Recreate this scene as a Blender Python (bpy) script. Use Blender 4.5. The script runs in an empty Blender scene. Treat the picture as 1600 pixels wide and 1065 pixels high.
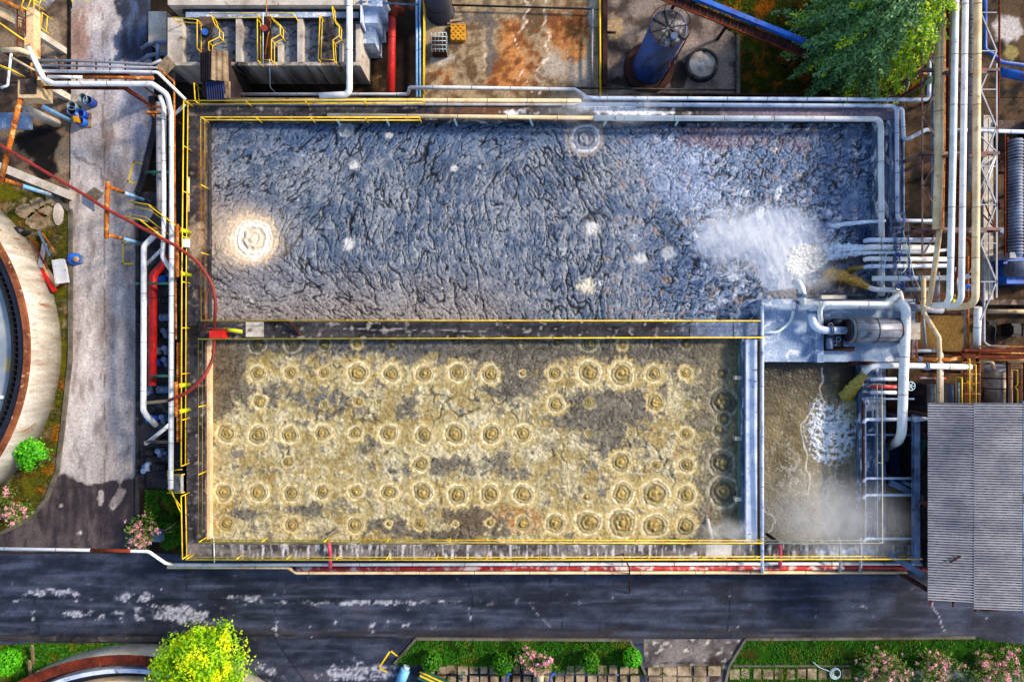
import bpy, math, random
import numpy as np
from mathutils import Vector

# ------------------------------------------------------------------ camera, light, exposure
SC = bpy.context.scene
H = 44.0            # height of the drone above the ground, metres
PXM = 24.0          # photograph pixels per metre at ground level
cam_d = bpy.data.cameras.new("camera")
cam_d.sensor_width = 36.0
cam_d.lens = 36.0 * H / (1600.0 / PXM)
cam_d.clip_end = 1000.0
cam = bpy.data.objects.new("camera", cam_d)
cam.location = (0, 0, H)
SC.collection.objects.link(cam)
SC.camera = cam

SUN_EL, SUN_AZ = 33.0, 68.0        # azimuth clockwise from the top of the picture (+Y)
w = bpy.data.worlds.new("World"); SC.world = w; w.use_nodes = True
wn = w.node_tree
sky = wn.nodes.new("ShaderNodeTexSky"); sky.sky_type = 'NISHITA'; sky.sun_disc = False
sky.sun_elevation = math.radians(SUN_EL); sky.sun_rotation = math.radians(SUN_AZ)
bg = wn.nodes["Background"]; bg.inputs[1].default_value = 0.14
wn.links.new(sky.outputs[0], bg.inputs[0])
sun_d = bpy.data.lights.new("sun", 'SUN'); sun_d.energy = 3.1; sun_d.angle = math.radians(8)
sun_d.color = (1.0, 0.84, 0.66)
sun = bpy.data.objects.new("sun", sun_d); SC.collection.objects.link(sun)
_el, _az = math.radians(SUN_EL), math.radians(SUN_AZ)
sdir = Vector((math.cos(_el) * math.sin(_az), math.cos(_el) * math.cos(_az), math.sin(_el)))
sun.rotation_euler = sdir.to_track_quat('Z', 'Y').to_euler()
sun.location = sdir * 80
SC.view_settings.view_transform = 'Standard'
SC.view_settings.look = 'None'
SC.view_settings.exposure = 0.88
SC.view_settings.gamma = 1.0
SC.cycles.volume_step_rate = 2.0
SC.cycles.max_bounces = 8
SC.cycles.volume_bounces = 4

# ------------------------------------------------------------------ helpers
random.seed(7)
RNG = np.random.default_rng(7)

def P(px, py, z=0.0):
    """a point of the photograph at height z -> metres"""
    k = (H - z) / H / PXM
    return Vector(((px - 800) * k, (532.5 - py) * k, z))

def inv(x, y, z):
    k = (H - z) / H / PXM
    return x / k + 800, 532.5 - y / k

def L(v): return ((v / 255.0 + 0.055) / 1.055) ** 2.4 if v > 10 else v / 255.0 / 12.92
def S(r, g, b):
    y = .3 * r + .59 * g + .11 * b          # paint and dirt colours, a little richer than the eye first reads them
    return tuple(L(min(255, max(4, (y + (c - y) * 1.12 - 118) * 1.10 + 113))) for c in (r, g, b))

def hashgrad(ix, iy, seed):
    h = (ix * 374761393 + iy * 668265263 + seed * 144269504) & 0xffffffff
    h = ((h ^ (h >> 13)) * 1274126177) & 0xffffffff
    h = (h ^ (h >> 16)) & 0xffffffff
    return h / 4294967296.0 * 2 * np.pi

def noise(x, y, seed=0):
    x = np.asarray(x, float); y = np.asarray(y, float)
    ix = np.floor(x).astype(np.int64); iy = np.floor(y).astype(np.int64)
    fx = x - ix; fy = y - iy
    u = fx * fx * fx * (fx * (fx * 6 - 15) + 10); v = fy * fy * fy * (fy * (fy * 6 - 15) + 10)
    def g(dx, dy):
        a = hashgrad(ix + dx, iy + dy, seed)
        return np.cos(a) * (fx - dx) + np.sin(a) * (fy - dy)
    n0 = g(0, 0) * (1 - u) + g(1, 0) * u
    n1 = g(0, 1) * (1 - u) + g(1, 1) * u
    return (n0 * (1 - v) + n1 * v) * 1.5

def fbm(x, y, octv=4, seed=0):
    t = 0.0; a = 0.5
    for k in range(octv):
        t = t + a * noise(x * 2 ** k + 17.3 * k, y * 2 ** k - 9.1 * k, seed + k * 7); a *= 0.5
    return t

def sm(a, b, x):
    t = np.clip((x - a) / (b - a), 0, 1); return t * t * (3 - 2 * t)

def mixc(A, B, t):
    return A + (B - A) * t[..., None]

def col(c, shape): return np.broadcast_to(np.array(c, float), shape + (3,)).copy()

W = {}      # world origin of every object built

def link(o, origin, parent=None):
    SC.collection.objects.link(o)
    if parent is not None:
        o.parent = parent
        o.location = Vector(origin) - W[parent.name]
    else:
        o.location = origin
    W[o.name] = Vector(origin)
    return o

def tag(o, label=None, cat=None, group=None, kind=None):
    if label: o["label"] = label
    if cat: o["category"] = cat
    if group: o["group"] = group
    if kind: o["kind"] = kind
    return o

def thing(name, label, cat, loc, group=None):
    o = bpy.data.objects.new(name, None); o.empty_display_size = 0.3
    link(o, Vector(loc)); return tag(o, label, cat, group)

def copy_tree(o, delta, parent=None, rz=0.0):
    c = o.copy(); SC.collection.objects.link(c)
    if parent is not None: c.parent = parent
    else:
        c.location = o.location + Vector(delta); c.rotation_euler.z += rz
    for ch in list(o.children): copy_tree(ch, delta, c)
    return c

class MB:
    def __init__(s): s.v = []; s.f = []; s.sm = []; s.mi = []
    def add(s, vs, fs, smooth=False, mi=0):
        o = len(s.v); s.v.extend([tuple(p) for p in vs])
        for f in fs:
            s.f.append(tuple(i + o for i in f)); s.sm.append(smooth); s.mi.append(mi)
        return s
    def box(s, lo, hi, mi=0):
        x0, y0, z0 = lo; x1, y1, z1 = hi
        if x0 > x1: x0, x1 = x1, x0
        if y0 > y1: y0, y1 = y1, y0
        vs = [(x0, y0, z0), (x1, y0, z0), (x1, y1, z0), (x0, y1, z0), (x0, y0, z1), (x1, y0, z1), (x1, y1, z1), (x0, y1, z1)]
        return s.add(vs, [(0, 3, 2, 1), (4, 5, 6, 7), (0, 1, 5, 4), (1, 2, 6, 5), (2, 3, 7, 6), (3, 0, 4, 7)], False, mi)
    def pbox(s, x0, y0, x1, y1, z0, z1, mi=0):
        """box whose TOP outline is given in photograph pixels"""
        a = P(x0, y0, z1); b = P(x1, y1, z1)
        return s.box((a.x, a.y, z0), (b.x, b.y, z1), mi)
    def bar(s, a, b, wd, ht=None, mi=0, up=(0, 0, 1)):
        a = Vector(a); b = Vector(b); ht = ht or wd
        d = (b - a).normalized(); u = Vector(up)
        if abs(d.dot(u)) > 0.95: u = Vector((1, 0, 0))
        r = d.cross(u).normalized() * wd / 2; t = r.cross(d).normalized() * ht / 2
        vs = [a - r - t, a + r - t, a + r + t, a - r + t, b - r - t, b + r - t, b + r + t, b - r + t]
        return s.add(vs, [(0, 1, 2, 3), (7, 6, 5, 4), (0, 4, 5, 1), (1, 5, 6, 2), (2, 6, 7, 3), (3, 7, 4, 0)], False, mi)
    def ibeam(s, a, b, wd, ht, mi=0):
        a = Vector(a); b = Vector(b); d = (b - a).normalized()
        up = Vector((0, 0, 1)) if abs(d.z) < 0.95 else Vector((0, 1, 0))
        t = (d.cross(up).normalized()).cross(d).normalized()
        th = ht * 0.14
        s.bar(a + t * (ht / 2 - th / 2), b + t * (ht / 2 - th / 2), wd, th, mi, up)
        s.bar(a - t * (ht / 2 - th / 2), b - t * (ht / 2 - th / 2), wd, th, mi, up)
        s.bar(a, b, wd * 0.16, ht - 2 * th - 0.004, mi, up); return s
    def prism(s, poly, z0, z1, mi=0):
        n = len(poly)
        ar = sum(poly[i][0] * poly[(i + 1) % n][1] - poly[(i + 1) % n][0] * poly[i][1] for i in range(n))
        if ar < 0: poly = poly[::-1]
        vs = [(p[0], p[1], z0) for p in poly] + [(p[0], p[1], z1) for p in poly]
        fs = [tuple(range(n))[::-1], tuple(range(n, 2 * n))] + [(i, (i + 1) % n, n + (i + 1) % n, n + i) for i in range(n)]
        return s.add(vs, fs, False, mi)
    def tube(s, pts, r, n=10, bend=None, mi=0, r1=None, caps=True):
        pts = [Vector(p) for p in pts]
        if bend is None: bend = r * 2.6
        out = [pts[0]]
        for i in range(1, len(pts) - 1):
            a, b, c = pts[i - 1], pts[i], pts[i + 1]
            d0 = (a - b); d1 = (c - b); l0 = d0.length; l1 = d1.length
            if l0 < 1e-5 or l1 < 1e-5: continue
            d0 /= l0; d1 /= l1
            ang = math.acos(max(-1, min(1, -d0.dot(d1))))
            if ang < 0.12 or bend <= 0: out.append(b); continue
            t = min(bend * math.tan(ang / 2), l0 * 0.48, l1 * 0.48)
            p0 = b + d0 * t; p1 = b + d1 * t; k = 6
            for j in range(k + 1):
                q = j / k
                out.append(p0 * (1 - q) ** 2 + b * 2 * q * (1 - q) + p1 * q * q)
        out.append(pts[-1])
        m = len(out); vs = []; prev = None
        for i, p in enumerate(out):
            d = (out[min(i + 1, m - 1)] - out[max(i - 1, 0)])
            if d.length < 1e-6: d = Vector((0, 0, 1))
            d.normalize()
            if prev is None:
                u = Vector((0, 0, 1)) if abs(d.z) < 0.9 else Vector((1, 0, 0))
                prev = d.cross(u).normalized()
            else:
                prev = (prev - d * prev.dot(d)).normalized()
            q = d.cross(prev)
            rr = r if r1 is None else r + (r1 - r) * i / (m - 1)
            for k in range(n):
                t = 2 * math.pi * k / n
                vs.append(p + prev * math.cos(t) * rr + q * math.sin(t) * rr)
        fs = []
        for i in range(m - 1):
            for k in range(n):
                k2 = (k + 1) % n
                fs.append((i * n + k, i * n + k2, (i + 1) * n + k2, (i + 1) * n + k))
        s.add(vs, fs, True, mi)
        if caps:
            o = len(s.v) - len(vs)
            s.f.append(tuple(o + k for k in range(n))[::-1]); s.sm.append(False); s.mi.append(mi)
            s.f.append(tuple(o + (m - 1) * n + k for k in range(n))); s.sm.append(False); s.mi.append(mi)
        return s
    def ring(s, c, d, r, wd, n=16, mi=0):
        c = Vector(c); d = Vector(d).normalized()
        return s.tube([c - d * wd / 2, c + d * wd / 2], r, n, mi=mi)
    def lathe(s, c, prof, n=32, mi=0, a0=0.0, a1=2 * math.pi, smooth=True):
        """prof: list of (r, z)"""
        c = Vector(c); full = abs(a1 - a0 - 2 * math.pi) < 1e-6
        m = len(prof); cols = n if full else n + 1
        vs = []
        for k in range(cols):
            t = a0 + (a1 - a0) * k / n
            for r, z in prof: vs.append((c.x + r * math.cos(t), c.y + r * math.sin(t), c.z + z))
        fs = []
        for k in range(n):
            k2 = (k + 1) % cols
            for i in range(m - 1):
                fs.append((k * m + i, k2 * m + i, k2 * m + i + 1, k * m + i + 1))
        return s.add(vs, fs, smooth, mi)
    def torus(s, c, R, r, n=24, mi=0, axis=(0, 0, 1)):
        ax = Vector(axis).normalized(); u = ax.orthogonal().normalized(); v = ax.cross(u); c = Vector(c); vs = []; fs = []
        for i in range(n):
            t = 2 * math.pi * i / n; d = u * math.cos(t) + v * math.sin(t)
            for k in range(6):
                q = 2 * math.pi * k / 6; vs.append(c + d * (R + r * math.cos(q)) + ax * r * math.sin(q))
        for i in range(n):
            for k in range(6):
                fs.append((i * 6 + k, ((i + 1) % n) * 6 + k, ((i + 1) % n) * 6 + (k + 1) % 6, i * 6 + (k + 1) % 6))
        return s.add(vs, fs, True, mi)
    def build(s, name, mats, parent=None, origin=None):
        if not isinstance(mats, (list, tuple)): mats = [mats]
        if origin is None:
            xs = [p[0] for p in s.v]; ys = [p[1] for p in s.v]; zs = [p[2] for p in s.v]
            origin = Vector(((min(xs) + max(xs)) / 2, (min(ys) + max(ys)) / 2, min(zs)))
        me = bpy.data.meshes.new(name)
        me.from_pydata([(p[0] - origin[0], p[1] - origin[1], p[2] - origin[2]) for p in s.v], [], s.f)
        for m in mats: me.materials.append(m)
        me.polygons.foreach_set("use_smooth", s.sm)
        if len(mats) > 1: me.polygons.foreach_set("material_index", s.mi)
        me.update()
        return link(bpy.data.objects.new(name, me), origin, parent)

def np_mesh(name, verts, faces, mat, parent=None, origin=(0, 0, 0), colors=None, smooth=True, extra=None):
    verts = np.asarray(verts, np.float32) - np.array(origin, np.float32)
    faces = np.asarray(faces, np.int32)
    me = bpy.data.meshes.new(name); nv = len(verts); nf, k = faces.shape
    me.vertices.add(nv); me.vertices.foreach_set("co", verts.ravel())
    me.loops.add(nf * k); me.loops.foreach_set("vertex_index", faces.ravel())
    me.polygons.add(nf); me.polygons.foreach_set("loop_start", np.arange(0, nf * k, k, dtype=np.int32))
    me.polygons.foreach_set("loop_total", np.full(nf, k, np.int32))
    me.polygons.foreach_set("use_smooth", np.full(nf, smooth))
    if colors is not None:
        a = me.color_attributes.new("Col", 'FLOAT_COLOR', 'POINT')
        c = np.ones((nv, 4), np.float32); c[:, :3] = np.clip(colors, 0, 1); a.data.foreach_set("color", c.ravel())
    for nm, arr in (extra or {}).items():
        a = me.attributes.new(nm, 'FLOAT', 'POINT'); a.data.foreach_set("value", np.asarray(arr, np.float32).ravel())
    me.materials.append(mat); me.update(calc_edges=True)
    return link(bpy.data.objects.new(name, me), Vector(origin), parent)

# ------------------------------------------------------------------ materials
def newmat(name):
    m = bpy.data.materials.new(name); m.use_nodes = True
    return m, m.node_tree, m.node_tree.nodes["Principled BSDF"]

def nz(nt, scale, detail=5, rough=0.6, vec=None, dist=0.0):
    n = nt.nodes.new("ShaderNodeTexNoise"); n.inputs["Scale"].default_value = scale
    n.inputs["Detail"].default_value = detail; n.inputs["Roughness"].default_value = rough
    n.inputs["Distortion"].default_value = dist
    if vec is not None: nt.links.new(vec, n.inputs["Vector"])
    return n.outputs["Fac"]

def ramp(nt, f, a, b, ca=(0, 0, 0), cb=(1, 1, 1)):
    r = nt.nodes.new("ShaderNodeValToRGB"); e = r.color_ramp.elements
    e[0].position = a; e[0].color = (*ca, 1); e[1].position = b; e[1].color = (*cb, 1)
    nt.links.new(f, r.inputs[0]); return r.outputs[0]

def mix(nt, f, a, b, mode='MIX'):
    m = nt.nodes.new("ShaderNodeMix"); m.data_type = 'RGBA'; m.blend_type = mode
    for inp, v in ((0, f), (6, a), (7, b)):
        if hasattr(v, 'is_output'): nt.links.new(v, m.inputs[inp])
        elif isinstance(v, (int, float)): m.inputs[inp].default_value = v
        else: m.inputs[inp].default_value = (*v, 1)
    return m.outputs[2]

def posvec(nt, stretch=None):
    g = nt.nodes.new("ShaderNodeNewGeometry")
    if stretch is None: return g.outputs["Position"]
    mp = nt.nodes.new("ShaderNodeMapping"); mp.inputs["Scale"].default_value = stretch
    nt.links.new(g.outputs["Position"], mp.inputs[0]); return mp.outputs[0]

def bumpn(nt, bs, f, strength, dist=0.05):
    b = nt.nodes.new("ShaderNodeBump"); b.inputs["Strength"].default_value = strength; b.inputs["Distance"].default_value = dist
    nt.links.new(f, b.inputs["Height"]); nt.links.new(b.outputs[0], bs.inputs["Normal"])

def mat(name, a, b=None, scale=0.8, stain=None, amt=0.5, sscale=1.2, speck=0.5, rough=0.8, bump=0.35, metal=0.0,
        stretch=None, fine=14.0, spec=0.5):
    """weathered surface: two tones, an optional patchy stain, fine speckle and a bump"""
    b = b or tuple(x * 0.6 for x in a)
    m, nt, bs = newmat(name); v = posvec(nt); v2 = posvec(nt, stretch) if stretch else v
    c = mix(nt, ramp(nt, nz(nt, scale, 6, 0.65, v2), 0.36, 0.64), a, b)
    if stain:
        lo = 0.72 - 0.4 * amt
        c = mix(nt, ramp(nt, nz(nt, sscale, 8, 0.7, v2, 0.6), lo, lo + 0.10), c, stain)
    f = nz(nt, fine, 4, 0.7, v)
    k = 1 - speck * 0.6
    c = mix(nt, 1.0, c, ramp(nt, f, 0.3, 0.7, (k, k, k), (1 + speck * .3,) * 3), 'MULTIPLY')
    nt.links.new(c, bs.inputs["Base Color"])
    bs.inputs["Roughness"].default_value = rough; bs.inputs["Metallic"].default_value = metal
    bs.inputs["Specular IOR Level"].default_value = spec if rough < .75 else .15
    if bump: bumpn(nt, bs, f, bump, 0.03)
    return m

def colmat(name, rough=0.85, fine=9.0, speck=0.6, bump=0.5, spec=0.5, dist=0.04):
    """colour from the mesh's own painted pattern plus fine grain"""
    m, nt, bs = newmat(name); v = posvec(nt)
    at = nt.nodes.new("ShaderNodeAttribute"); at.attribute_name = "Col"
    f = nz(nt, fine, 6, 0.75, v); k = 1 - speck * 0.6
    c = mix(nt, 1.0, at.outputs[0], ramp(nt, f, 0.3, 0.7, (k, k, k), (1 + speck * .5,) * 3), 'MULTIPLY')
    nt.links.new(c, bs.inputs["Base Color"]); bs.inputs["Roughness"].default_value = rough
    bs.inputs["Specular IOR Level"].default_value = spec
    if bump: bumpn(nt, bs, f, bump, dist)
    return m

def leafmat(name, a, b, c=None):
    m, nt, bs = newmat(name)
    g = nt.nodes.new("ShaderNodeNewGeometry"); r = g.outputs["Random Per Island"]
    cc = mix(nt, r, a, b)
    if c: cc = mix(nt, ramp(nt, nz(nt, 0.9, 2, 0.5, g.outputs["Position"]), 0.5, 0.68), cc, c)
    nt.links.new(cc, bs.inputs["Base Color"]); bs.inputs["Roughness"].default_value = 0.55
    bs.inputs["Specular IOR Level"].default_value = 0.3
    tr = nt.nodes.new("ShaderNodeBsdfTranslucent"); nt.links.new(cc, tr.inputs[0])
    ms = nt.nodes.new("ShaderNodeMixShader"); ms.inputs[0].default_value = 0.3
    nt.links.new(bs.outputs[0], ms.inputs[1]); nt.links.new(tr.outputs[0], ms.inputs[2])
    nt.links.new(ms.outputs[0], nt.nodes["Material Output"].inputs[0]); return m

M = {}
M['conc'] = mat("concrete_rim", S(96, 92, 90), S(46, 46, 50), 0.7, S(176, 172, 168), 0.44, 0.9, 1.0, bump=0.6, fine=7)
M['conc_light'] = mat("concrete_rim_light", S(140, 136, 132), S(78, 76, 78), 0.7, S(206, 202, 196), 0.46, 1.1, 1.0, bump=0.6, fine=7)
M['conc_brown'] = mat("concrete_brown", S(112, 98, 90), S(52, 48, 48), 0.7, S(160, 140, 122), 0.45, 0.9, 1.0, bump=0.6, fine=7)
M['conc_pale'] = mat("concrete_pale", S(205, 200, 192), S(160, 150, 138), 0.6, S(120, 100, 82), 0.38, 1.0, 0.6, bump=0.4)
M['conc_cream'] = mat("concrete_cream", S(226, 205, 170), S(190, 165, 130), 0.5, S(165, 110, 66), 0.42, 0.8, 0.6, bump=0.4)
M['conc_blue'] = mat("concrete_blue", S(170, 186, 206), S(118, 138, 166), 0.7, S(226, 230, 236), 0.46, 1.1, 0.9, bump=0.5)
M['conc_rimblue'] = mat("concrete_rim_lime", S(108, 122, 146), S(48, 58, 80), 0.9, S(206, 214, 226), 0.48, 1.6, 1.0, bump=0.6, stretch=(1.6, .5, 1))
M['conc_dark'] = mat("concrete_dark", S(78, 76, 78), S(44, 44, 48), 0.6, S(118, 110, 102), 0.4, 1.0, 0.9, bump=0.5)
M['conc_streak'] = mat("concrete_streaked", S(196, 186, 174), S(104, 100, 98), 1.1, S(44, 44, 48), 0.5, 1.0, 0.6, stretch=(1, 1, 0.12), bump=0.4)
M['white'] = mat("white_pipe_paint", S(230, 230, 228), S(196, 198, 200), 0.9, S(142, 122, 104), 0.34, 2.2, 0.25, rough=0.5, bump=0.1)
M['white_blue'] = mat("pale_blue_pipe_paint", S(214, 222, 234), S(166, 180, 204), 0.9, S(90, 96, 112), 0.38, 1.8, 0.35, rough=0.5, bump=0.15)
M['steelblue'] = mat("blue_grey_steel", S(122, 142, 172), S(68, 82, 108), 0.9, S(38, 42, 52), 0.4, 1.6, 0.4, rough=0.55, bump=0.15)
M['grey'] = mat("grey_pipe_paint", S(160, 162, 170), S(118, 120, 130), 0.9, S(84, 72, 66), 0.36, 2.0, 0.4, rough=0.55, bump=0.15)
M['cream'] = mat("cream_pipe_paint", S(226, 206, 172), S(192, 166, 128), 0.9, S(150, 92, 48), 0.34, 2.0, 0.35, rough=0.55, bump=0.15)
M['rustor'] = mat("orange_rust", S(184, 122, 66), S(122, 68, 38), 1.6, S(216, 176, 122), 0.45, 2.4, 0.6, rough=0.8, bump=0.3)
M['rust'] = mat("brown_rust", S(122, 62, 44), S(74, 42, 36), 1.2, S(160, 92, 52), 0.36, 2.4, 0.6, rough=0.85, bump=0.3)
M['rust_dark'] = mat("dark_rusted_steel", S(78, 54, 48), S(46, 38, 38), 1.2, S(128, 74, 46), 0.34, 2.0, 0.6, rough=0.8, bump=0.3)
M['red'] = mat("red_pipe_paint", S(196, 44, 34), S(140, 24, 24), 0.9, S(216, 120, 66), 0.30, 2.4, 0.4, rough=0.55, bump=0.15)
M['redworn'] = mat("worn_red_paint", S(182, 50, 48), S(140, 34, 36), 0.9, S(226, 200, 192), 0.56, 1.2, 0.5, rough=0.65, bump=0.2)
M['redbrown'] = mat("red_brown_paint", S(140, 46, 32), S(104, 34, 26), 1.0, S(70, 32, 26), 0.4, 2.0, 0.4, rough=0.6, bump=0.15)
M['yellow'] = mat("yellow_rail_paint", S(242, 210, 34), S(206, 168, 30), 1.6, S(138, 92, 40), 0.36, 3.0, 0.3, rough=0.5, bump=0.05)
M['yellow_pale'] = mat("faded_yellow_paint", S(206, 196, 150), S(170, 170, 160), 1.2, S(120, 100, 70), 0.3, 3.0, 0.3, rough=0.6, bump=0.05)
M['lime'] = mat("lime_post_paint", S(206, 214, 60), S(170, 176, 44), 1.2, S(110, 100, 40), 0.3, 3.0, 0.3, rough=0.5)
M['bluepost'] = mat("light_blue_paint", S(150, 196, 232), S(104, 150, 200), 1.0, S(228, 226, 214), 0.4, 1.6, 0.3, rough=0.5)
M['blue'] = mat("blue_drum_plastic", S(34, 78, 160), S(22, 50, 116), 1.0, S(90, 130, 190), 0.25, 2.5, 0.3, rough=0.4)
M['blue_tower'] = mat("blue_tower_paint", S(24, 68, 122), S(12, 30, 60), 0.7, S(14, 18, 28), 0.5, 1.0, 0.5, rough=0.5, stretch=(1, 1, 0.25))
M['blue_bright'] = mat("bright_blue_paint", S(40, 118, 206), S(18, 60, 130), 0.8, S(28, 40, 78), 0.4, 1.8, 0.4, rough=0.5)
M['navy'] = mat("navy_black_steel", S(38, 38, 52), S(22, 22, 30), 0.8, S(76, 58, 58), 0.35, 1.2, 0.4, rough=0.5, stretch=(1, 1, 0.25))
M['green'] = mat("green_steel_paint", S(52, 104, 92), S(34, 72, 66), 1.0, S(108, 92, 60), 0.3, 2.5, 0.4, rough=0.6)
M['green_drum'] = mat("grey_green_plastic", S(112, 140, 132), S(78, 100, 98), 1.0, None, 0, 1, 0.3, rough=0.5)
M['black'] = mat("black_iron", S(34, 34, 38), S(20, 20, 24), 1.5, S(70, 62, 58), 0.3, 3.0, 0.5, rough=0.6)
M['metal'] = mat("dull_metal_cladding", S(150, 154, 164), S(96, 98, 108), 0.9, S(58, 56, 60), 0.36, 1.1, 0.3, rough=0.42, metal=0.35, bump=0.1)
M['tankmetal'] = mat("stained_steel_tank", S(176, 160, 146), S(112, 98, 88), 0.9, S(64, 48, 42), 0.42, 1.4, 0.4, rough=0.45, metal=0.3, bump=0.1)
M['rusty_roof'] = mat("rusty_corrugated", S(176, 128, 96), S(120, 80, 58), 0.8, S(66, 52, 48), 0.42, 1.4, 0.5, rough=0.8, bump=0.3)
M['darkroof'] = mat("dark_sheet_roof", S(70, 60, 58), S(44, 42, 46), 0.8, S(110, 84, 66), 0.34, 1.4, 0.5, rough=0.8, bump=0.3)
M['bluetarp'] = mat("navy_roof_sheet", S(34, 56, 106), S(20, 32, 66), 1.0, S(60, 60, 70), 0.3, 2.0, 0.6, rough=0.7)
M['bark'] = mat("bark", S(92, 70, 52), S(58, 44, 34), 2.0, None, 0, 1, 0.6, bump=0.6)
M['wood'] = mat("weathered_wood", S(168, 150, 126), S(110, 94, 78), 1.4, S(80, 64, 52), 0.4, 2.0, 0.6, bump=0.3)
M['yellowplastic'] = mat("amber_grating", S(206, 158, 44), S(160, 112, 30), 1.5, S(90, 60, 30), 0.3, 3.0, 0.4, rough=0.6)
M['rim_rust'] = mat("rusty_rim_band", S(150, 100, 72), S(96, 58, 44), 0.8, S(206, 176, 140), 0.38, 1.6, 0.6, rough=0.85, bump=0.4)
M['tankwall'] = mat("lime_washed_wall", S(226, 222, 212), S(178, 170, 158), 1.3, S(176, 126, 84), 0.40, 1.5, 0.8, rough=0.85, bump=0.5, stretch=(.35, 1.3, 0.3))
M['hose'] = mat("white_hose", S(206, 222, 222), S(170, 196, 204), 1.0, None, 0, 1, 0.2, rough=0.5)
M['lblue'] = mat("pale_blue_plastic", S(140, 194, 222), S(96, 156, 196), 1.0, S(200, 214, 220), 0.3, 2.0, 0.2, rough=0.45)
M['pink_pipe'] = mat("pink_red_pipe", S(196, 84, 104), S(150, 56, 76), 1.0, S(222, 196, 196), 0.3, 2.0, 0.3, rough=0.5)
M['tile'] = mat("paving_block", S(178, 162, 138), S(96, 82, 66), 0.9, S(70, 74, 38), 0.46, 1.5, 0.7, bump=0.5)
M['kerb'] = mat("kerb_stone", S(122, 118, 108), S(82, 78, 72), 0.8, S(76, 84, 42), 0.40, 1.3, 0.8, bump=0.5)
M['soil'] = mat("dark_soil", S(64, 52, 40), S(28, 24, 22), 0.35, S(118, 92, 62), 0.36, 0.5, 0.9, bump=0.9, fine=5)
M['rack'] = mat("rack_steel", S(128, 104, 100), S(84, 70, 72), 1.0, S(130, 60, 40), 0.45, 1.6, 0.4, rough=0.7)
M['water_col'] = colmat("scum_surface", rough=0.45, fine=18, speck=0.5, bump=0.35, spec=.3)
M['liquor'] = colmat("frothy_liquor", rough=0.45, fine=22, speck=0.4, bump=0.25, dist=0.03, spec=.35)
M['ground_col'] = colmat("paved_surface", rough=0.85, fine=7, speck=0.85, bump=0.35, spec=.15)
M['asphalt_col'] = colmat("asphalt_surface", rough=0.6, fine=10, speck=0.85, bump=0.4, spec=0.25)
M['lawn_col'] = colmat("lawn_soil", rough=0.95, fine=10, speck=0.9, bump=0.8, spec=.1)
M['leaf_yellow'] = leafmat("lime_leaves", S(180, 212, 24), S(92, 150, 20), S(222, 228, 40))
M['leaf_green'] = leafmat("green_leaves", S(96, 156, 30), S(40, 88, 18))
M['leaf_bright'] = leafmat("bright_green_leaves", S(120, 200, 50), S(58, 136, 34))
M['leaf_fir'] = leafmat("blue_green_needles", S(138, 176, 120), S(52, 92, 58))
M['leaf_firsun'] = leafmat("sunlit_yellow_needles", S(214, 218, 50), S(104, 168, 40))  # fir needle colour with sunlight put in
M['leaf_dull'] = leafmat("dull_green_leaves", S(128, 152, 70), S(62, 86, 40))
M['pink'] = leafmat("pink_blossom", S(250, 200, 204), S(222, 150, 168))
M['blade'] = leafmat("grass_blades", S(84, 146, 32), S(38, 88, 18), S(110, 128, 40))
M['blade_dry'] = leafmat("dry_grass_blades", S(92, 96, 28), S(44, 58, 18), S(176, 112, 34))
M['soil_core'] = mat("inner_twigs", S(40, 48, 22), S(22, 28, 14), 2.0)
M['joint'] = mat("pipe_joint", S(128, 122, 118), S(84, 78, 76), 1.0)
M['blade_gold'] = leafmat("golden_grass_blades", S(120, 132, 34), S(76, 96, 24), S(206, 140, 44))
# ------------------------------------------------------------------ ground sheets
def inpoly(px, py, poly):
    c = np.zeros(px.shape, bool); n = len(poly)
    for i in range(n):
        x0, y0 = poly[i]; x1, y1 = poly[(i + 1) % n]
        if y0 == y1: continue
        t = ((y0 > py) != (y1 > py)) & (px < (x1 - x0) * (py - y0) / (y1 - y0) + x0)
        c ^= t
    return c

def blob(px, py, cx, cy, rx, ry=None, deg=0.0, p=1.0):
    ry = ry or rx; a = math.radians(deg); dx = px - cx; dy = py - cy
    u = (dx * math.cos(a) + dy * math.sin(a)) / rx; v = (-dx * math.sin(a) + dy * math.cos(a)) / ry
    return np.exp(-(u * u + v * v) ** p)

def grid(x0, x1, y0, y1, res):
    nx = max(2, int((x1 - x0) / res) + 1); ny = max(2, int((y1 - y0) / res) + 1)
    xs = np.linspace(x0, x1, nx); ys = np.linspace(y0, y1, ny)
    X, Y = np.meshgrid(xs, ys)
    i = np.arange(nx * ny).reshape(ny, nx)
    F = np.stack([i[:-1, :-1], i[:-1, 1:], i[1:, 1:], i[1:, :-1]], -1)
    return X, Y, F

def sheet(name, poly, z, fn, material, res=0.11, label=None, bumps=None):
    pts = [P(a, b, z) for a, b in poly]
    xs = [p.x for p in pts]; ys = [p.y for p in pts]
    X, Y, F = grid(min(xs), max(xs), min(ys), max(ys), res)
    k = (H - z) / H / PXM
    px = X / k + 800; py = 532.5 - Y / k
    cx = (px[:-1, :-1] + px[1:, 1:]) / 2; cy = (py[:-1, :-1] + py[1:, 1:]) / 2
    keep = inpoly(cx, cy, poly)
    C = fn(px, py, X, Y)
    Z = np.full(X.shape, z)
    if bumps is not None: Z = Z + bumps(px, py, X, Y)
    F = F[keep]
    used = np.unique(F); remap = np.zeros(X.size, np.int64); remap[used] = np.arange(len(used))
    V = np.stack([X, Y, Z], -1).reshape(-1, 3)[used]
    o = np_mesh(name, V, remap[F], material, None, (pts[0].x, pts[0].y, z), C.reshape(-1, 3)[used])
    return tag(o, label, None, None, "structure")

# base terrain: one sheet far past the frame
m = MB(); m.box((-140, -120, -0.6), (140, 120, -0.03)); g = m.build("ground", M['soil'])
tag(g, "dark bare soil ground under the whole plant", None, None, "structure")

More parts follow.
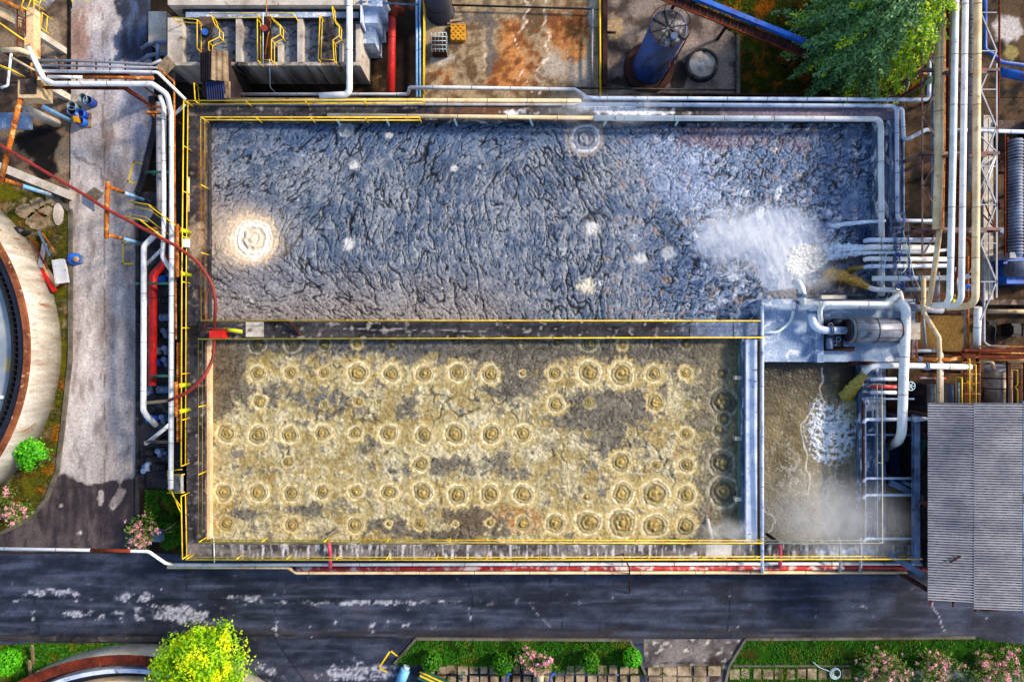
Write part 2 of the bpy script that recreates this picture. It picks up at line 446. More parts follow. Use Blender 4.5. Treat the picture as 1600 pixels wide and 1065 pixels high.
def crack(px, py, pts, wd=1.2, jit=3.0, seed=0):
    """thin line along a polyline (pixel space of the ground plan), slightly wandering"""
    d = np.full(px.shape, 1e9)
    qx = px + jit * noise(px / 22, py / 22, seed); qy = py + jit * noise(px / 22 + 50, py / 22, seed + 1)
    for (ax, ay), (bx, by) in zip(pts[:-1], pts[1:]):
        l2 = (bx - ax) ** 2 + (by - ay) ** 2
        t = np.clip(((qx - ax) * (bx - ax) + (qy - ay) * (by - ay)) / l2, 0, 1)
        d = np.minimum(d, np.hypot(qx - ax - t * (bx - ax), qy - ay - t * (by - ay)))
    return 1 - sm(wd * 0.5, wd * 1.3, d)

def f_road(px, py, X, Y):
    n1 = fbm(X / 3.0, Y / 6.0, 5, 3); n2 = fbm(X / .5, Y / 1.4, 4, 5); n3 = fbm(X / 0.22, Y / 0.22, 3, 9)
    c = mixc(col(S(150, 142, 138), px.shape), np.array(S(186, 180, 178)), sm(-.35, .4, n1 + .4 * n2))
    trk = blob(px, py, 138, 400, 16, 800) + blob(px, py, 186, 420, 18, 800)
    c = mixc(c, np.array(S(196, 192, 192)), np.clip(.5 * trk * (0.5 + n2), 0, 1))
    # brown-grey wear at the top left, cool tone at the top right
    c = mixc(c, np.array(S(140, 108, 92)), np.clip(sm(.0, .5, n2 + .9 * blob(px, py, 125, 55, 24, 70) - .25), 0, 1) * .8)
    c = mixc(c, np.array(S(128, 104, 92)), sm(.05, .5, n2 + .8 * blob(px, py, 170, 230, 12, 70) - .3) * .7)
    c = mixc(c, np.array(S(160, 178, 212)), .7 * np.clip(blob(px, py, 205, 170, 34, 60) + blob(px, py, 170, 90, 30, 40), 0, 1) * (0.6 + n1))
    c = mixc(c, np.array(S(112, 110, 118)), .65 * blob(px, py, 205, 430, 14, 190) * (0.7 + n2))
    c = mixc(c, np.array(S(120, 104, 94)), .5 * sm(.1, .5, n2 + .5 * blob(px, py, 118, 450, 10, 200) - .1))
    st = fbm(X / .9, Y / 2.2, 5, 37); c = mixc(c, np.array(S(108, 98, 92)), .6 * sm(.08, .4, st)); c = mixc(c, np.array(S(214, 208, 204)), .5 * sm(.12, .45, -st))
    c = mixc(c, np.array(S(96, 88, 86)), .6 * np.clip(crack(px, py, [(118, 240), (160, 262), (163, 300)], 2.5, 8, 38) + crack(px, py, [(150, 300), (168, 420), (170, 560)], 3, 10, 39) * sm(0, .3, n2), 0, 1))
    # dark wet asphalt patch at the top right
    e = px - 190 - 10 * fbm(X / 1.2, Y / 1.2, 4, 33) * 2 + 0.28 * np.abs(py - 30)
    dk = sm(-2, 2, e) * sm(-3, 3, 96 - py + 14 * n2)
    c = mixc(c, mixc(col(S(56, 60, 72), px.shape), np.array(S(84, 96, 120)), sm(-.3, .5, n2)), dk)
    # dark wet front at the bottom edge with pale islands
    lim = 738 + 16 * fbm(X / 1.3, Y / 1.3, 4, 21) + 12 * blob(px, py, 150, 748, 22, 30)
    wet = sm(-2.0, 2.0, py - lim - 8)
    isl = blob(px, py, 185, 778, 9, 22, 30) + blob(px, py, 157, 778, 6, 16) + .7 * blob(px, py, 95, 790, 6, 5) + .7 * blob(px, py, 126, 832, 6, 4) + .8 * blob(px, py, 190, 740, 18, 14)
    wet = wet * (1 - sm(.42, .55, isl + .5 * n2))
    c = mixc(c, mixc(col(S(58, 54, 58), px.shape), np.array(S(92, 84, 84)), sm(-.3, .5, n1 + n2)), wet)
    # construction joints
    j = crack(px, py, [(161, -60), (162, 240), (164, 500), (165, 760)], .9, 2.0, 4) * .65 + crack(px, py, [(88, 762), (215, 763)], .9, .6, 6)
    c = mixc(c, np.array(S(60, 52, 50)), np.clip(j, 0, 1) * .85)
    return np.clip(c * (1 + .35 * n3)[..., None], 0, 1)

sheet("road", [(112, -60), (235, -60), (236, 60), (243, 193), (222, 280), (214, 420), (214, 862), (-60, 862), (-60, 836), (0, 832), (40, 812), (70, 780), (88, 735), (97, 660), (108, 560), (108, 330), (110, 200)],
      0.0, f_road, M['ground_col'], label="pale worn concrete road beside the settling basin")

def f_asph(px, py, X, Y):
    n1 = fbm(X / 4.0, Y / 1.6, 5, 41); n2 = fbm(X / .8, Y / .5, 5, 43); n3 = fbm(X / .2, Y / .2, 3, 47)
    c = mixc(col(S(38, 42, 52), px.shape), np.array(S(70, 76, 92)), sm(-.4, .5, n1 + .5 * n2))
    c = mixc(c, np.array(S(92, 88, 88)), .6 * sm(.0, .6, n1 - .1) * sm(1100, 500, px))
    c = mixc(c, np.array(S(60, 56, 54)), .7 * sm(.0, .5, n2 + blob(px, py, 800, 990, 900, 12) - .4))
    st = fbm(X / 5, Y / .35, 4, 48); c = mixc(c, np.array(S(30, 34, 48)), .6 * sm(.0, .4, st)); c = mixc(c, np.array(S(96, 102, 122)), .4 * sm(.1, .45, -st))
    # white scuffed patches along the centre joint and the lower lane
    wv = .75 * blob(px, py, 90, 926, 55, 7) + .75 * blob(px, py, 215, 932, 40, 8) + .8 * blob(px, py, 560, 940, 160, 5) + .6 * blob(px, py, 380, 932, 50, 7) \
        + .55 * blob(px, py, 250, 958, 70, 16) + .8 * blob(px, py, 290, 960, 45, 12) + .6 * blob(px, py, 52, 965, 6, 26) + .6 * blob(px, py, 15, 935, 20, 8) \
        + .45 * blob(px, py, 130, 960, 60, 14) + .55 * blob(px, py, 432, 975, 5, 24) + .5 * blob(px, py, 590, 1045, 60, 16) + .7 * blob(px, py, 545, 1055, 50, 18) \
        + .4 * blob(px, py, 620, 975, 60, 12) + .35 * blob(px, py, 860, 940, 200, 2.5) + .55 * blob(px, py, 420, 1050, 30, 16)
    c = mixc(c, np.array(S(176, 178, 188)), .85 * sm(.36, .62, wv * (.85 + .5 * n1) + .9 * n2 + .35 * n3 - .08) * np.clip(.65 + 1.3 * n3 + .5 * st, .15, 1))
    jo = crack(px, py, [(-60, 932), (300, 936), (800, 943), (1300, 938), (1660, 934)], .8, 1.0, 51) * .9 + crack(px, py, [(-60, 990), (400, 992), (640, 996)], .9, 1, 53)
    for x, ya, yb, s in ((290, 895, 930, 1), (350, 930, 995, 2), (431, 935, 1000, 3), (733, 895, 985, 4), (877, 942, 985, 5), (1137, 895, 992, 6), (1272, 938, 975, 7), (1265, 900, 938, 8), (1360, 895, 930, 9), (52, 934, 995, 10), (860, 895, 940, 11)):
        jo = jo + crack(px, py, [(x, ya), (x + 3, yb)], .8, 5, 60 + s)
    jo = jo + crack(px, py, [(428, 995), (480, 1070)], 1.2, 1, 75) + crack(px, py, [(640, 998), (590, 1050)], .6, 1, 76)
    c = mixc(c, np.array(S(20, 20, 24)), np.clip(jo, 0, 1) * .8)
    li = crack(px, py, [(1141, 900), (1139, 985)], 1.0, 6, 91) * sm(.0, .3, n2) + crack(px, py, [(1455, 940), (1478, 988)], .9, 3, 92) + crack(px, py, [(1273, 940), (1275, 975)], 1.2, 5, 93) * sm(-.2, .2, n2) \
        + crack(px, py, [(828, 942), (845, 965), (865, 982)], .5, 3, 94) * .5 + crack(px, py, [(735, 940), (737, 980)], .8, 4, 95) * sm(-.1, .3, n2)
    c = mixc(c, np.array(S(176, 178, 186)), np.clip(li, 0, 1) * .75)
    return np.clip(c * (1 + .45 * n3)[..., None], 0, 1)

sheet("asphalt_road", [(-60, 864), (1700, 864), (1700, 1120), (-60, 1120)], -0.004, f_asph, M['asphalt_col'],
      label="dark blue-black asphalt road with white scuffs below the basin")

def f_patio(px, py, X, Y):
    qx = px + 16 * fbm(X / 1.5, Y / 1.5, 4, 101); qy = py + 16 * fbm(X / 1.5 + 9, Y / 1.5, 4, 102)
    n1 = fbm(X / 2.2, Y / 2.2, 5, 103); n2 = fbm(X / .5, Y / .5, 5, 104); n3 = fbm(X / .18, Y / .18, 3, 105)
    c = mixc(col(S(158, 142, 118), px.shape), np.array(S(98, 84, 68)), sm(-.35, .4, n1 + .9 * n2))
    rust = blob(qx, qy, 805, 105, 42, 34) + blob(qx, qy, 885, 50, 36, 40) + .9 * blob(qx, qy, 800, 55, 22, 30) + .7 * blob(qx, qy, 900, 75, 16, 40) + .6 * blob(qx, qy, 690, 120, 22, 24) + .6 * blob(qx, qy, 785, 130, 34, 14)
    c = mixc(c, mixc(col(S(190, 134, 82), px.shape), np.array(S(124, 82, 52)), sm(-.35, .35, 1.3 * n2 + n1)), .85 * sm(.2, .85, rust + .8 * n2 + .3 * n1))
    c = mixc(c, np.array(S(172, 164, 152)), .8 * sm(.4, .7, blob(qx, qy, 905, 115, 26, 28) + blob(qx, qy, 860, 100, 18, 26) + .4 * n2))
    c = mixc(c, np.array(S(100, 96, 94)), .75 * sm(.35, .6, blob(qx, qy, 765, 65, 10, 60) + blob(qx, qy, 720, 30, 40, 12) + .3 * n2))
    c = mixc(c, np.array(S(92, 72, 52)), .8 * sm(.4, .6, blob(qx, qy, 735, 105, 14, 22) + blob(qx, qy, 672, 128, 12, 14) + .4 * n2))
    c = mixc(c, np.array(S(206, 200, 190)), .5 * sm(.45, .7, blob(qx, qy, 690, 95, 24, 10) + blob(qx, qy, 928, 20, 8, 30) + .5 * n2))
    w = crack(qx, qy, [(820, -30), (822, 40), (806, 52), (799, 62), (806, 74), (818, 84), (821, 110), (826, 148)], 1.3, 9, 110) + crack(qx, qy, [(842, -30), (845, 20), (850, 42), (858, 62), (856, 86), (848, 104), (842, 148)], 2.0, 9, 111) * .9 + .6 * crack(qx, qy, [(755, 70), (757, 110)], 2, 2, 112)
    c = mixc(c, np.array(S(224, 208, 190)), np.clip(w * (.7 + 1.6 * n2), 0, .9))
    return np.clip(c * (1 + .55 * n3)[..., None], 0, 1)
sheet("patio", [(664, -60), (935, -60), (935, 186), (664, 186)], 0.0, f_patio, M['ground_col'], label="rust-stained concrete yard above the basin")

def f_pad(px, py, X, Y):
    n1 = fbm(X / 1.4, Y / 1.4, 5, 123); n2 = fbm(X / .45, Y / .45, 5, 124); n3 = fbm(X / .18, Y / .18, 3, 125)
    c = mixc(col(S(132, 122, 114), px.shape), np.array(S(74, 66, 62)), sm(-.25, .35, n1 + .3 * n2))
    c = mixc(c, np.array(S(172, 148, 112)), .7 * sm(.4, .6, blob(px, py, 960, 45, 16, 22) + .5 * n2))
    c = mixc(c, np.array(S(150, 134, 128)), .8 * sm(.3, .7, blob(px, py, 1130, 115, 18, 26) + blob(px, py, 1080, 70, 16, 14) + .5 * n2))
    c = mixc(c, np.array(S(44, 38, 36)), .85 * sm(.4, .6, blob(px, py, 985, 128, 40, 10) + blob(px, py, 1060, 115, 18, 30) + .5 * n2))
    return np.clip(c * (1 + .55 * n3)[..., None], 0, 1)
sheet("pavement", [(947, -60), (980, -60), (1152, 55), (1152, 150), (947, 150)], 0.0, f_pad, M['ground_col'], label="stained concrete pad round the blue column")
m = MB()
for a, b in (((1153, 55), (1153, 150)),):
    A = P(*a, .1); B = P(*b, .1); m.bar(A, B, .22, .2)
tag(m.build("kerb", M['kerb']), "raised pale edge of the concrete pad", None, None, "structure")

def f_lefttop(px, py, X, Y):
    n1 = fbm(X / 1.6, Y / 1.6, 5, 133); n2 = fbm(X / .5, Y / .5, 5, 134); n3 = fbm(X / .18, Y / .18, 3, 135)
    c = mixc(col(S(128, 112, 96), px.shape), np.array(S(70, 60, 54)), sm(-.3, .35, n1 + .3 * n2))
    c = mixc(c, np.array(S(26, 24, 26)), .95 * sm(.35, .5, blob(px, py, 60, 220, 40, 26) + blob(px, py, 70, 265, 24, 16) + .3 * n2))
    c = mixc(c, np.array(S(158, 142, 122)), .7 * sm(.4, .6, blob(px, py, 100, 245, 16, 30) + blob(px, py, 80, 60, 18, 40) + .4 * n2))
    c = mixc(c, np.array(S(24, 24, 24)), sm(4, 2.5, np.abs(px - 108 + 2 * n2)) * sm(185, 170, py))
    return np.clip(c * (1 + .5 * n3)[..., None], 0, 1)
sheet("plinth_yard", [(-60, -60), (111, -60), (109, 330), (60, 285), (-60, 290)], 0.0, f_lefttop, M['ground_col'], label="stained concrete yard under the corner staircase tower")

def f_bottomyard(px, py, X, Y):
    n1 = fbm(X / 1.6, Y / 1.6, 5, 143); n2 = fbm(X / .5, Y / .5, 5, 144); n3 = fbm(X / .18, Y / .18, 3, 145)
    c = mixc(col(S(126, 120, 116), px.shape), np.array(S(80, 76, 76)), sm(-.3, .35, n1 + .3 * n2))
    c = mixc(c, np.array(S(196, 190, 180)), .8 * sm(.18, .42, n2 + .2 * n1))
    c = mixc(c, np.array(S(52, 42, 32)), .8 * sm(.4, .6, blob(px, py, 1115, 1045, 16, 24) + .4 * n2))
    c = mixc(c, np.array(S(50, 48, 48)), crack(px, py, [(1010, 1036), (1170, 1036)], 1.0, 1, 147))
    return np.clip(c * (1 + .5 * n3)[..., None], 0, 1)
sheet("pavement", [(1006, 998), (1165, 998), (1130, 1066), (1130, 1120), (1012, 1120)], 0.004, f_bottomyard, M['ground_col'], label="worn concrete apron between the two lower lawns")

def f_lawn(ca, cb, cc, amt):
    def f(px, py, X, Y):
        n1 = fbm(X / 1.4, Y / 1.4, 5, 153); n2 = fbm(X / .4, Y / .4, 4, 154); n3 = fbm(X / .15, Y / .15, 2, 155)
        c = mixc(col(ca, px.shape), np.array(cb), sm(-.3, .35, n1 + .4 * n2))
        c = mixc(c, np.array(cc), amt * sm(.05, .35, n1 * 1.2 - .3 * n2))
        return np.clip(c * (1 + .7 * n3)[..., None], 0, 1)
    return f
LAWNS = {}
def lawn(poly, ca, cb, cc, amt, label, z=0.05):
    sheet("lawn", poly, z, f_lawn(ca, cb, cc, amt), M['lawn_col'], label=label)
lawn([(1155, -60), (1445, -60), (1445, 150), (1155, 150), (1155, 60), (1110, 25), (1040, -60)], S(66, 74, 26), S(34, 40, 18), S(132, 92, 36), .5, "dark shaded lawn under the blue-green tree", 0.0)
BED_L = [(-60, 300), (0, 285), (60, 285), (108, 330), (108, 560), (97, 660), (88, 735), (70, 780), (40, 812), (0, 832), (-60, 836)]
lawn(BED_L, S(92, 92, 34), S(70, 60, 36), S(172, 156, 128), .5, "mossy verge round the big round tank")
BED_S = [(228, 765), (280, 765), (284, 866), (262, 862), (228, 830)]
lawn(BED_S, S(44, 66, 22), S(30, 30, 18), S(90, 64, 38), .6, "small dark lawn below the metal stairs")
BED_A = [(650, 999), (985, 1001), (1008, 1052), (1006, 1054), (616, 1036)]
lawn(BED_A, S(44, 70, 16), S(28, 48, 12), S(70, 78, 28), .4, "lawn strip with the round clipped bushes")
BED_B = [(1165, 1000), (1524, 997), (1640, 1012), (1640, 1100), (1134, 1100), (1140, 1040)]
lawn(BED_B, S(48, 82, 20), S(32, 58, 14), S(84, 70, 36), .4, "lawn strip with the pink flowering shrubs")
BED_C = [(-60, 1006), (240, 1004), (400, 1052), (420, 1110), (-60, 1110)]
lawn(BED_C, S(66, 104, 24), S(44, 66, 18), S(160, 118, 60), .5, "lawn round the half-hidden lower tank")

def kerb(pts, label, z0=0.0, h=.14, wd=.16, mt='kerb'):
    m = MB(); q = [P(a, b, h) for a, b in pts]
    for a, b in zip(q[:-1], q[1:]): m.bar((a.x, a.y, h / 2), (b.x, b.y, h / 2), wd, h + .02)
    tag(m.build("kerb", M[mt]), label, None, None, "structure")
kerb([(60, 284), (109, 330), (109, 560), (98, 660), (89, 735), (71, 781), (41, 813), (0, 833), (-60, 837)], "mossy kerb curving round the verge of the round tank", wd=.24)
kerb([(616, 1036), (650, 998), (985, 1000), (1009, 1053)], "kerb round the lawn with clipped bushes")
kerb([(1134, 1066), (1140, 1040), (1165, 999), (1524, 996)], "kerb round the lawn with pink shrubs")
kerb([(-60, 996), (280, 999)], "kerb along the lower edge of the asphalt road", wd=.3, mt='conc_dark')
kerb([(236, 150), (243, 193), (222, 280), (214, 302)], "dark slanting edge of the road beside the strip's top", wd=.4, mt='conc_dark')
kerb([(214, 300), (214, 862)], "thin dark edge between road and pipe strip", wd=.2, mt='conc_dark')
kerb([(1145, 1040), (1330, 1040)], "low edging under the lawn with pink shrubs", wd=.12)

# ------------------------------------------------------------------ the basin
ZR, ZW = 3.0, 2.35
basin = thing("settling_basin", "large concrete settling basin split by a middle walkway", "basin", P(800, 520, 0))
def wall(x0, y0, x1, y1, mt='conc', z1=ZR, name="wall"):
    return MB().pbox(x0, y0, x1, y1, 0.0, z1).build(name, M[mt], basin)
wall(292, 163, 1412, 188, 'conc')                  # top
wall(292, 188.3, 321, 849.7, 'conc_brown')         # left
wall(292, 850, 1440, 873, 'conc_light')                  # bottom
wall(1370, 188.3, 1412, 470, 'conc_rimblue')          # right of the upper basin
wall(321.3, 502, 1190, 529, 'conc')                # middle walkway
wall(1160, 529.3, 1194, 849.7, 'conc_rimblue')        # divider
wall(1347, 565.3, 1384, 849.7, 'conc_rimblue')        # right of the small basin
wall(1190.3, 467, 1430, 565, 'conc_blue', ZR + .15, "platform")
MB().pbox(321.5, 190, 327, 497, 0, ZR - .25).build("ledge", M['conc_dark'], basin)
MB().pbox(321.5, 531, 328, 842, 0, ZR - .2).build("ledge", M['conc_cream'], basin)
MB().pbox(1103, 850.5, 1143, 868, ZR, ZR + .02).build("slab", M['conc_pale'], basin)
MB().pbox(384, 503, 412, 526, ZR, ZR + .03).build("slab", M['conc_pale'], basin)
for y in (590, 685, 780): MB().pbox(1149, y - 3, 1160, y + 3, ZR - .5, ZR - .1).build("ledge_bracket", M['conc_pale'], basin)
MB().pbox(1155, 531, 1160, 848, ZR - .6, ZR - .3).build("ledge", M['green_drum'], basin)
for k, x in enumerate(range(300, 1420, 80)):
    MB().bar(P(x, 873.5, 2.2), P(x, 895, 2.1), .08, .12).build("pipe_bracket", M['rust_dark'], basin)
def f_rim(px, py, X, Y):
    n1 = fbm(X / 2.4, Y / 1.2, 5, 601); n2 = fbm(X / .5, Y / .4, 5, 602); n3 = fbm(X / .16, Y / .16, 3, 603); v = fbm(X / .25, Y / 1.6, 4, 604)
    c = mixc(col(S(74, 72, 74), px.shape), np.array(S(42, 42, 46)), sm(-.3, .35, n1 + .6 * n2))
    low = sm(845, 852, py)
    c = mixc(c, mixc(col(S(126, 120, 116), px.shape), np.array(S(76, 72, 72)), sm(-.3, .35, n1 + .8 * n2)), low)
    c = mixc(c, np.array(S(206, 202, 198)), low * .85 * sm(.12, .42, v + .3 * n2 + .1) * sm(300, 420, px))
    c = mixc(c, np.array(S(158, 150, 146)), (1 - low) * .6 * sm(.12, .5, n2 + .4 * v))
    c = mixc(c, np.array(S(112, 84, 64)), .75 * sm(.4, .75, blob(px, py, 760, 170, 90, 16) + .7 * blob(px, py, 318, 300, 20, 240) + .7 * n2 + .2 * n1))
    c = mixc(c, np.array(S(30, 26, 26)), .8 * sm(.35, .6, blob(px, py, 880, 164, 26, 8) + blob(px, py, 300, 520, 14, 20) + .5 * n2))
    c = mixc(c, np.array(S(226, 230, 236)), .92 * sm(.35, .75, blob(px, py, 915, 162, 40, 8) + .9 * blob(px, py, 985, 174, 70, 9) + .7 * blob(px, py, 810, 176, 30, 8) + .7 * n2))
    c = mixc(c, np.array(S(142, 132, 146)), .7 * sm(1060, 1200, px) * (py < 300))
    c = mixc(c, np.array(S(186, 164, 138)), .6 * sm(.35, .8, blob(px, py, 305, 375, 16, 40) + .5 * n2) * (px < 330))
    mw = (py > 480) * (py < 540) * (px > 325)
    c = mixc(c, np.array(S(120, 134, 158)), .8 * mw * sm(1040, 1130, px + 40 * n2)); c = mixc(c, np.array(S(168, 162, 158)), .5 * mw * sm(.2, .45, n2 + .3 * n1))
    c = mixc(c, np.array(S(24, 24, 28)), mw * np.clip(crack(px, py, [(1075, 500), (1077, 530)], .6, 2, 610) + crack(px, py, [(1146, 500), (1146, 530)], .5, 1, 611), 0, 1))
    c = mixc(c, np.array(S(190, 186, 184)), mw * .5 * crack(px, py, [(470, 513), (760, 517)], .5, 2, 612))
    c = mixc(c, np.array(S(200, 206, 216)), low * .8 * sm(.3, .7, blob(px, py, 1320, 862, 60, 10) + .7 * n2) * (px > 1200)); c = mixc(c, np.array(S(40, 46, 62)), low * .6 * sm(1190, 1260, px) * sm(.0, .4, n1 + n2))
    return np.clip(c * (1 + .6 * n3)[..., None], 0, 1)
for poly in ([(293, 164), (1411, 164), (1411, 187.5), (293, 187.5)], [(293, 188), (320.5, 188), (320.5, 850), (293, 850)], [(293, 850.5), (1439, 850.5), (1439, 872.5), (293, 872.5)], [(321, 502.5), (1189, 502.5), (1189, 528.5), (321, 528.5)]):
    o = sheet("rim_surface", poly, ZR + .006, f_rim, M['ground_col'], .07); del o["kind"]; o.parent = basin; o.location = W[o.name] - W[basin.name]
# conduit channel on the divider
m = MB().pbox(1166, 531, 1183, 848, ZR, ZR + .25).build("channel", M['white_blue'], basin)

# --- upper liquid: wrinkled grey scum
def water(name, x0, y0, x1, y1, z, fn, material, res, label):
    a = P(x0, y1, z); b = P(x1, y0, z)
    X, Y, F = grid(a.x, b.x, a.y, b.y, res)
    k = (H - z) / H / PXM
    Z, C = fn(X / k + 800, 532.5 - Y / k, X, Y)
    V = np.stack([X, Y, z + Z], -1).reshape(-1, 3)
    o = np_mesh(name, V, F.reshape(-1, 4), material, None, (a.x, a.y, z), C.reshape(-1, 3))
    return tag(o, label, None, None, "structure")

def boil(px, py, Z, C, x, y, r, ring=1.0, halo=None, mound=None, inner=None, seed=0, rc=S(232, 226, 212), hr=1.55):
    """a bubbling spot: mound, dimpled ring of froth, calm halo round it"""
    i0 = (np.abs(px - x) < r * 2.6) & (np.abs(py - y) < r * 2.6)
    if not i0.any(): return
    dx = px[i0] - x; dy = py[i0] - y; a = np.arctan2(dy, dx)
    off = .16 * math.sin(seed * 5.1); wob = 1 + .15 * noise(np.cos(a) * .8 + seed * 3.1, np.sin(a) * .8 + seed * 1.7, seed) + .05 * noise(np.cos(a) * 1.7 + seed, np.sin(a) * 1.7 + .4, seed + 5)
    d = np.hypot(dx, dy) / r / wob * (1 + .06 * noise(dx / 3.2, dy / 3.2, seed + 2))
    n = noise(dx / 8.5 + seed, dy / 8.5, seed + 9); n2 = noise(dx / 5 + seed, dy / 5, seed + 11)
    c = C[i0]; z = Z[i0]
    if halo is not None:
        t = sm(hr, hr - .3, d * (1 + .25 * n2)) * .85
        c = mixc(c, np.array(halo), t); z = z * (1 - t)
        rip = sm(hr, 1.05, d) * sm(1.0, 1.1, d); z = z + .02 * rip * np.sin(d * 22 + n2)
    ins = sm(1.0, .88, d)
    if inner is not None: c = mixc(c, np.array(inner), ins * .85); z = z * (1 - ins * .7)
    z = z + ins * .035 * np.sin(d * 19 + 2 * n)
    if mound is not None:
        dm = np.hypot(dx / r - off, dy / r + off * .6); t = sm(.52, .2, dm + .3 * n + .2 * n2); c = mixc(c, np.array(mound), t); z = z + .07 * t * (1 + .9 * n)
        c = mixc(c, np.array(inner) * .5, sm(.12, .0, np.abs(d - .5 + .12 * n)) * .5)
    rg = np.exp(-((d - 1) / .105) ** 2) * np.clip(.85 + .9 * n + .35 * n2, .08, 1) * ring
    rg2 = np.exp(-((d - .78) / .05) ** 2) * np.clip(.3 + .9 * n2, 0, 1) * ring * .7 + np.exp(-((d - 1.25) / .06) ** 2) * np.clip(n, 0, 1) * ring * .35
    c = mixc(c, np.array(rc), np.clip(.85 * rg + .8 * rg2, 0, 1)); z = z + .03 * rg
    C[i0] = c; Z[i0] = z

CTRL = [(345, 220, 45), (430, 215, 45), (520, 225, 52), (640, 230, 60), (760, 210, 20), (720, 240, 50), (600, 300, 115), (480, 300, 30), (345, 300, 35), (400, 300, 30), (470, 390, 80),
        (560, 380, 85), (640, 330, 72), (640, 420, 78), (700, 380, 86), (780, 360, 95), (840, 330, 112), (840, 400, 92), (880, 290, 130), (760, 450, 118), (690, 480, 148),
        (600, 480, 150), (540, 440, 140), (480, 470, 168), (400, 470, 172), (360, 440, 150), (350, 360, 75), (820, 480, 100), (920, 420, 88)]
def f_top(px, py, X, Y):
    qx = px + 22 * fbm(X / 2.5, Y / 2.5, 3, 200); qy = py + 22 * fbm(X / 2.5 + 40, Y / 2.5, 3, 201)
    A = np.zeros(px.shape); Bv = np.zeros(px.shape)
    for x, y, d in CTRL:
        wgt = np.exp(-((qx - x) ** 2 + (qy - y) ** 2) / (2 * 55 ** 2)) + 1e-6
        A += wgt * math.cos(2 * math.radians(d)); Bv += wgt * math.sin(2 * math.radians(d))
    th = np.arctan2(Bv, A)
    iso = sm(930, 1050, px + 30 * fbm(X / 2, Y / 2, 3, 209))
    wx = X + .35 * fbm(X / 1.2, Y / 1.2, 3, 202); wy = Y + .35 * fbm(X / 1.2 + 30, Y / 1.2, 3, 203)
    hsum = 0; wsum = 0; csum = 0
    gate = fbm(X / 1.8, Y / 1.8, 3, 260); gate2 = np.clip(fbm(X / 1.3 + 5, Y / 1.3, 3, 261), -.5, 1)
    def bil(u, v, s): return np.abs(noise(u, v, s)) * 1.35
    for k in range(6):
        a = math.radians(30 * k)
        wk = np.clip(np.cos(th - 2 * a), 0, 1) ** 7 + 1e-4
        u = wx * math.cos(a) + wy * math.sin(a); v = -wx * math.sin(a) + wy * math.cos(a)
        n1_ = bil(u / 4.2, v / .85, 210 + k); n2_ = bil(u / 1.7 + 7, v / .42, 220 + k); n3_ = bil(u / .62, v / .2, 230 + k)
        hsum = hsum + wk * (.40 * n1_ + .36 * n2_ + .24 * n3_); wsum = wsum + wk
        csum = csum + wk * np.minimum(np.minimum(n1_ / .075, n2_ / (.10 + .09 * gate)), n3_ / (.09 + .12 * gate2))
    h = hsum / wsum; ck = csum / wsum
    sx_ = wx + .5 * fbm(X / .8, Y / .8, 4, 263); sy_ = wy + .5 * fbm(X / .8 + 20, Y / .8, 4, 264); ux = .85 * sx_ + .52 * sy_; uy = -.52 * sx_ + .85 * sy_
    m1_ = bil(ux / 2.4, uy / .85, 240); m2_ = bil(ux / 1.1, uy / .42, 241); m3_ = bil(ux / .5, uy / .24, 242)
    hi = .4 * m1_ + .34 * m2_ + .26 * m3_; ci = np.minimum(np.minimum(m1_ / .075, m2_ / (.09 + .1 * gate)), m3_ / (.09 + .12 * gate2))
    h = h * (1 - iso) + hi * iso; ck = ck * (1 - iso) + ci * iso
    h = np.clip(h * 1.5, 0, 1) ** .75
    fine = noise(X / .13, Y / .13, 250)
    big = fbm(X / 3, Y / 3, 4, 251); mid = fbm(X / .6, Y / .6, 3, 252)
    tear = sm(1.0, .3, ck + .35 * mid)
    fi2 = fbm(X / .16, Y / .16, 2, 253); Z = .075 * h + .025 * mid + .016 * fi2 - .06 * tear
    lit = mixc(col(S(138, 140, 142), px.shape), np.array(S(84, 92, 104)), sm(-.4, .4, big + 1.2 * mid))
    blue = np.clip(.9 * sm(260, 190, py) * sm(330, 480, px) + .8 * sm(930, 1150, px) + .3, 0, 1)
    lit = mixc(lit, np.array(S(88, 116, 152)), blue * .62)  # blue sky reflection and shade tinted into the scum colour
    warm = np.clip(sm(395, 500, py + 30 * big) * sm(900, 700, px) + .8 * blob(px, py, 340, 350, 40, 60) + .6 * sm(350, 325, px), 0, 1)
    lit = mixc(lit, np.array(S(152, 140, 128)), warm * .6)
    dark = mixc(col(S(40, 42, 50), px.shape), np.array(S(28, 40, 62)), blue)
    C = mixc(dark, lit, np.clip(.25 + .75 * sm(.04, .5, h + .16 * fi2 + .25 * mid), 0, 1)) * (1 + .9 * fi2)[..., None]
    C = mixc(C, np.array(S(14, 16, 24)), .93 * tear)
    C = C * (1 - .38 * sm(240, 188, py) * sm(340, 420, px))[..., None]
    # pale frothy flecks, spreading over the right half
    fl = .8 * fbm(ux / .6, uy / .3, 4, 255) + .5 * fbm(X / 1.2, Y / 1.2, 3, 256)
    amt = .75 * sm(960, 1130, px) * (1 - .75 * blob(px, py, 1240, 260, 80, 60)) + .5 * blob(px, py, 985, 360, 40, 30) + .4 * blob(px, py, 930, 440, 40, 30) - .1
    C = mixc(C, np.array(S(198, 206, 220)), .7 * sm(.36, .95, fl + amt * .8) * (1 - .8 * tear))
    tan = fbm(X / .7, Y / .7, 4, 257)
    C = mixc(C, np.array(S(150, 130, 116)), .6 * sm(.22, .4, tan) * sm(880, 1000, px) * sm(1380, 1200, px))
    C = mixc(C, np.array(S(116, 104, 118)), .65 * sm(.35, .6, .8 * blob(px, py, 1120, 215, 90, 26) + .5 * blob(px, py, 1250, 230, 40, 30) + .4 * tan))
    C = mixc(C, np.array(S(168, 180, 205)), .4 * sm(.3, .9, blob(px, py, 1080, 300, 60, 36) + blob(px, py, 1040, 250, 60, 40) + .9 * fl))
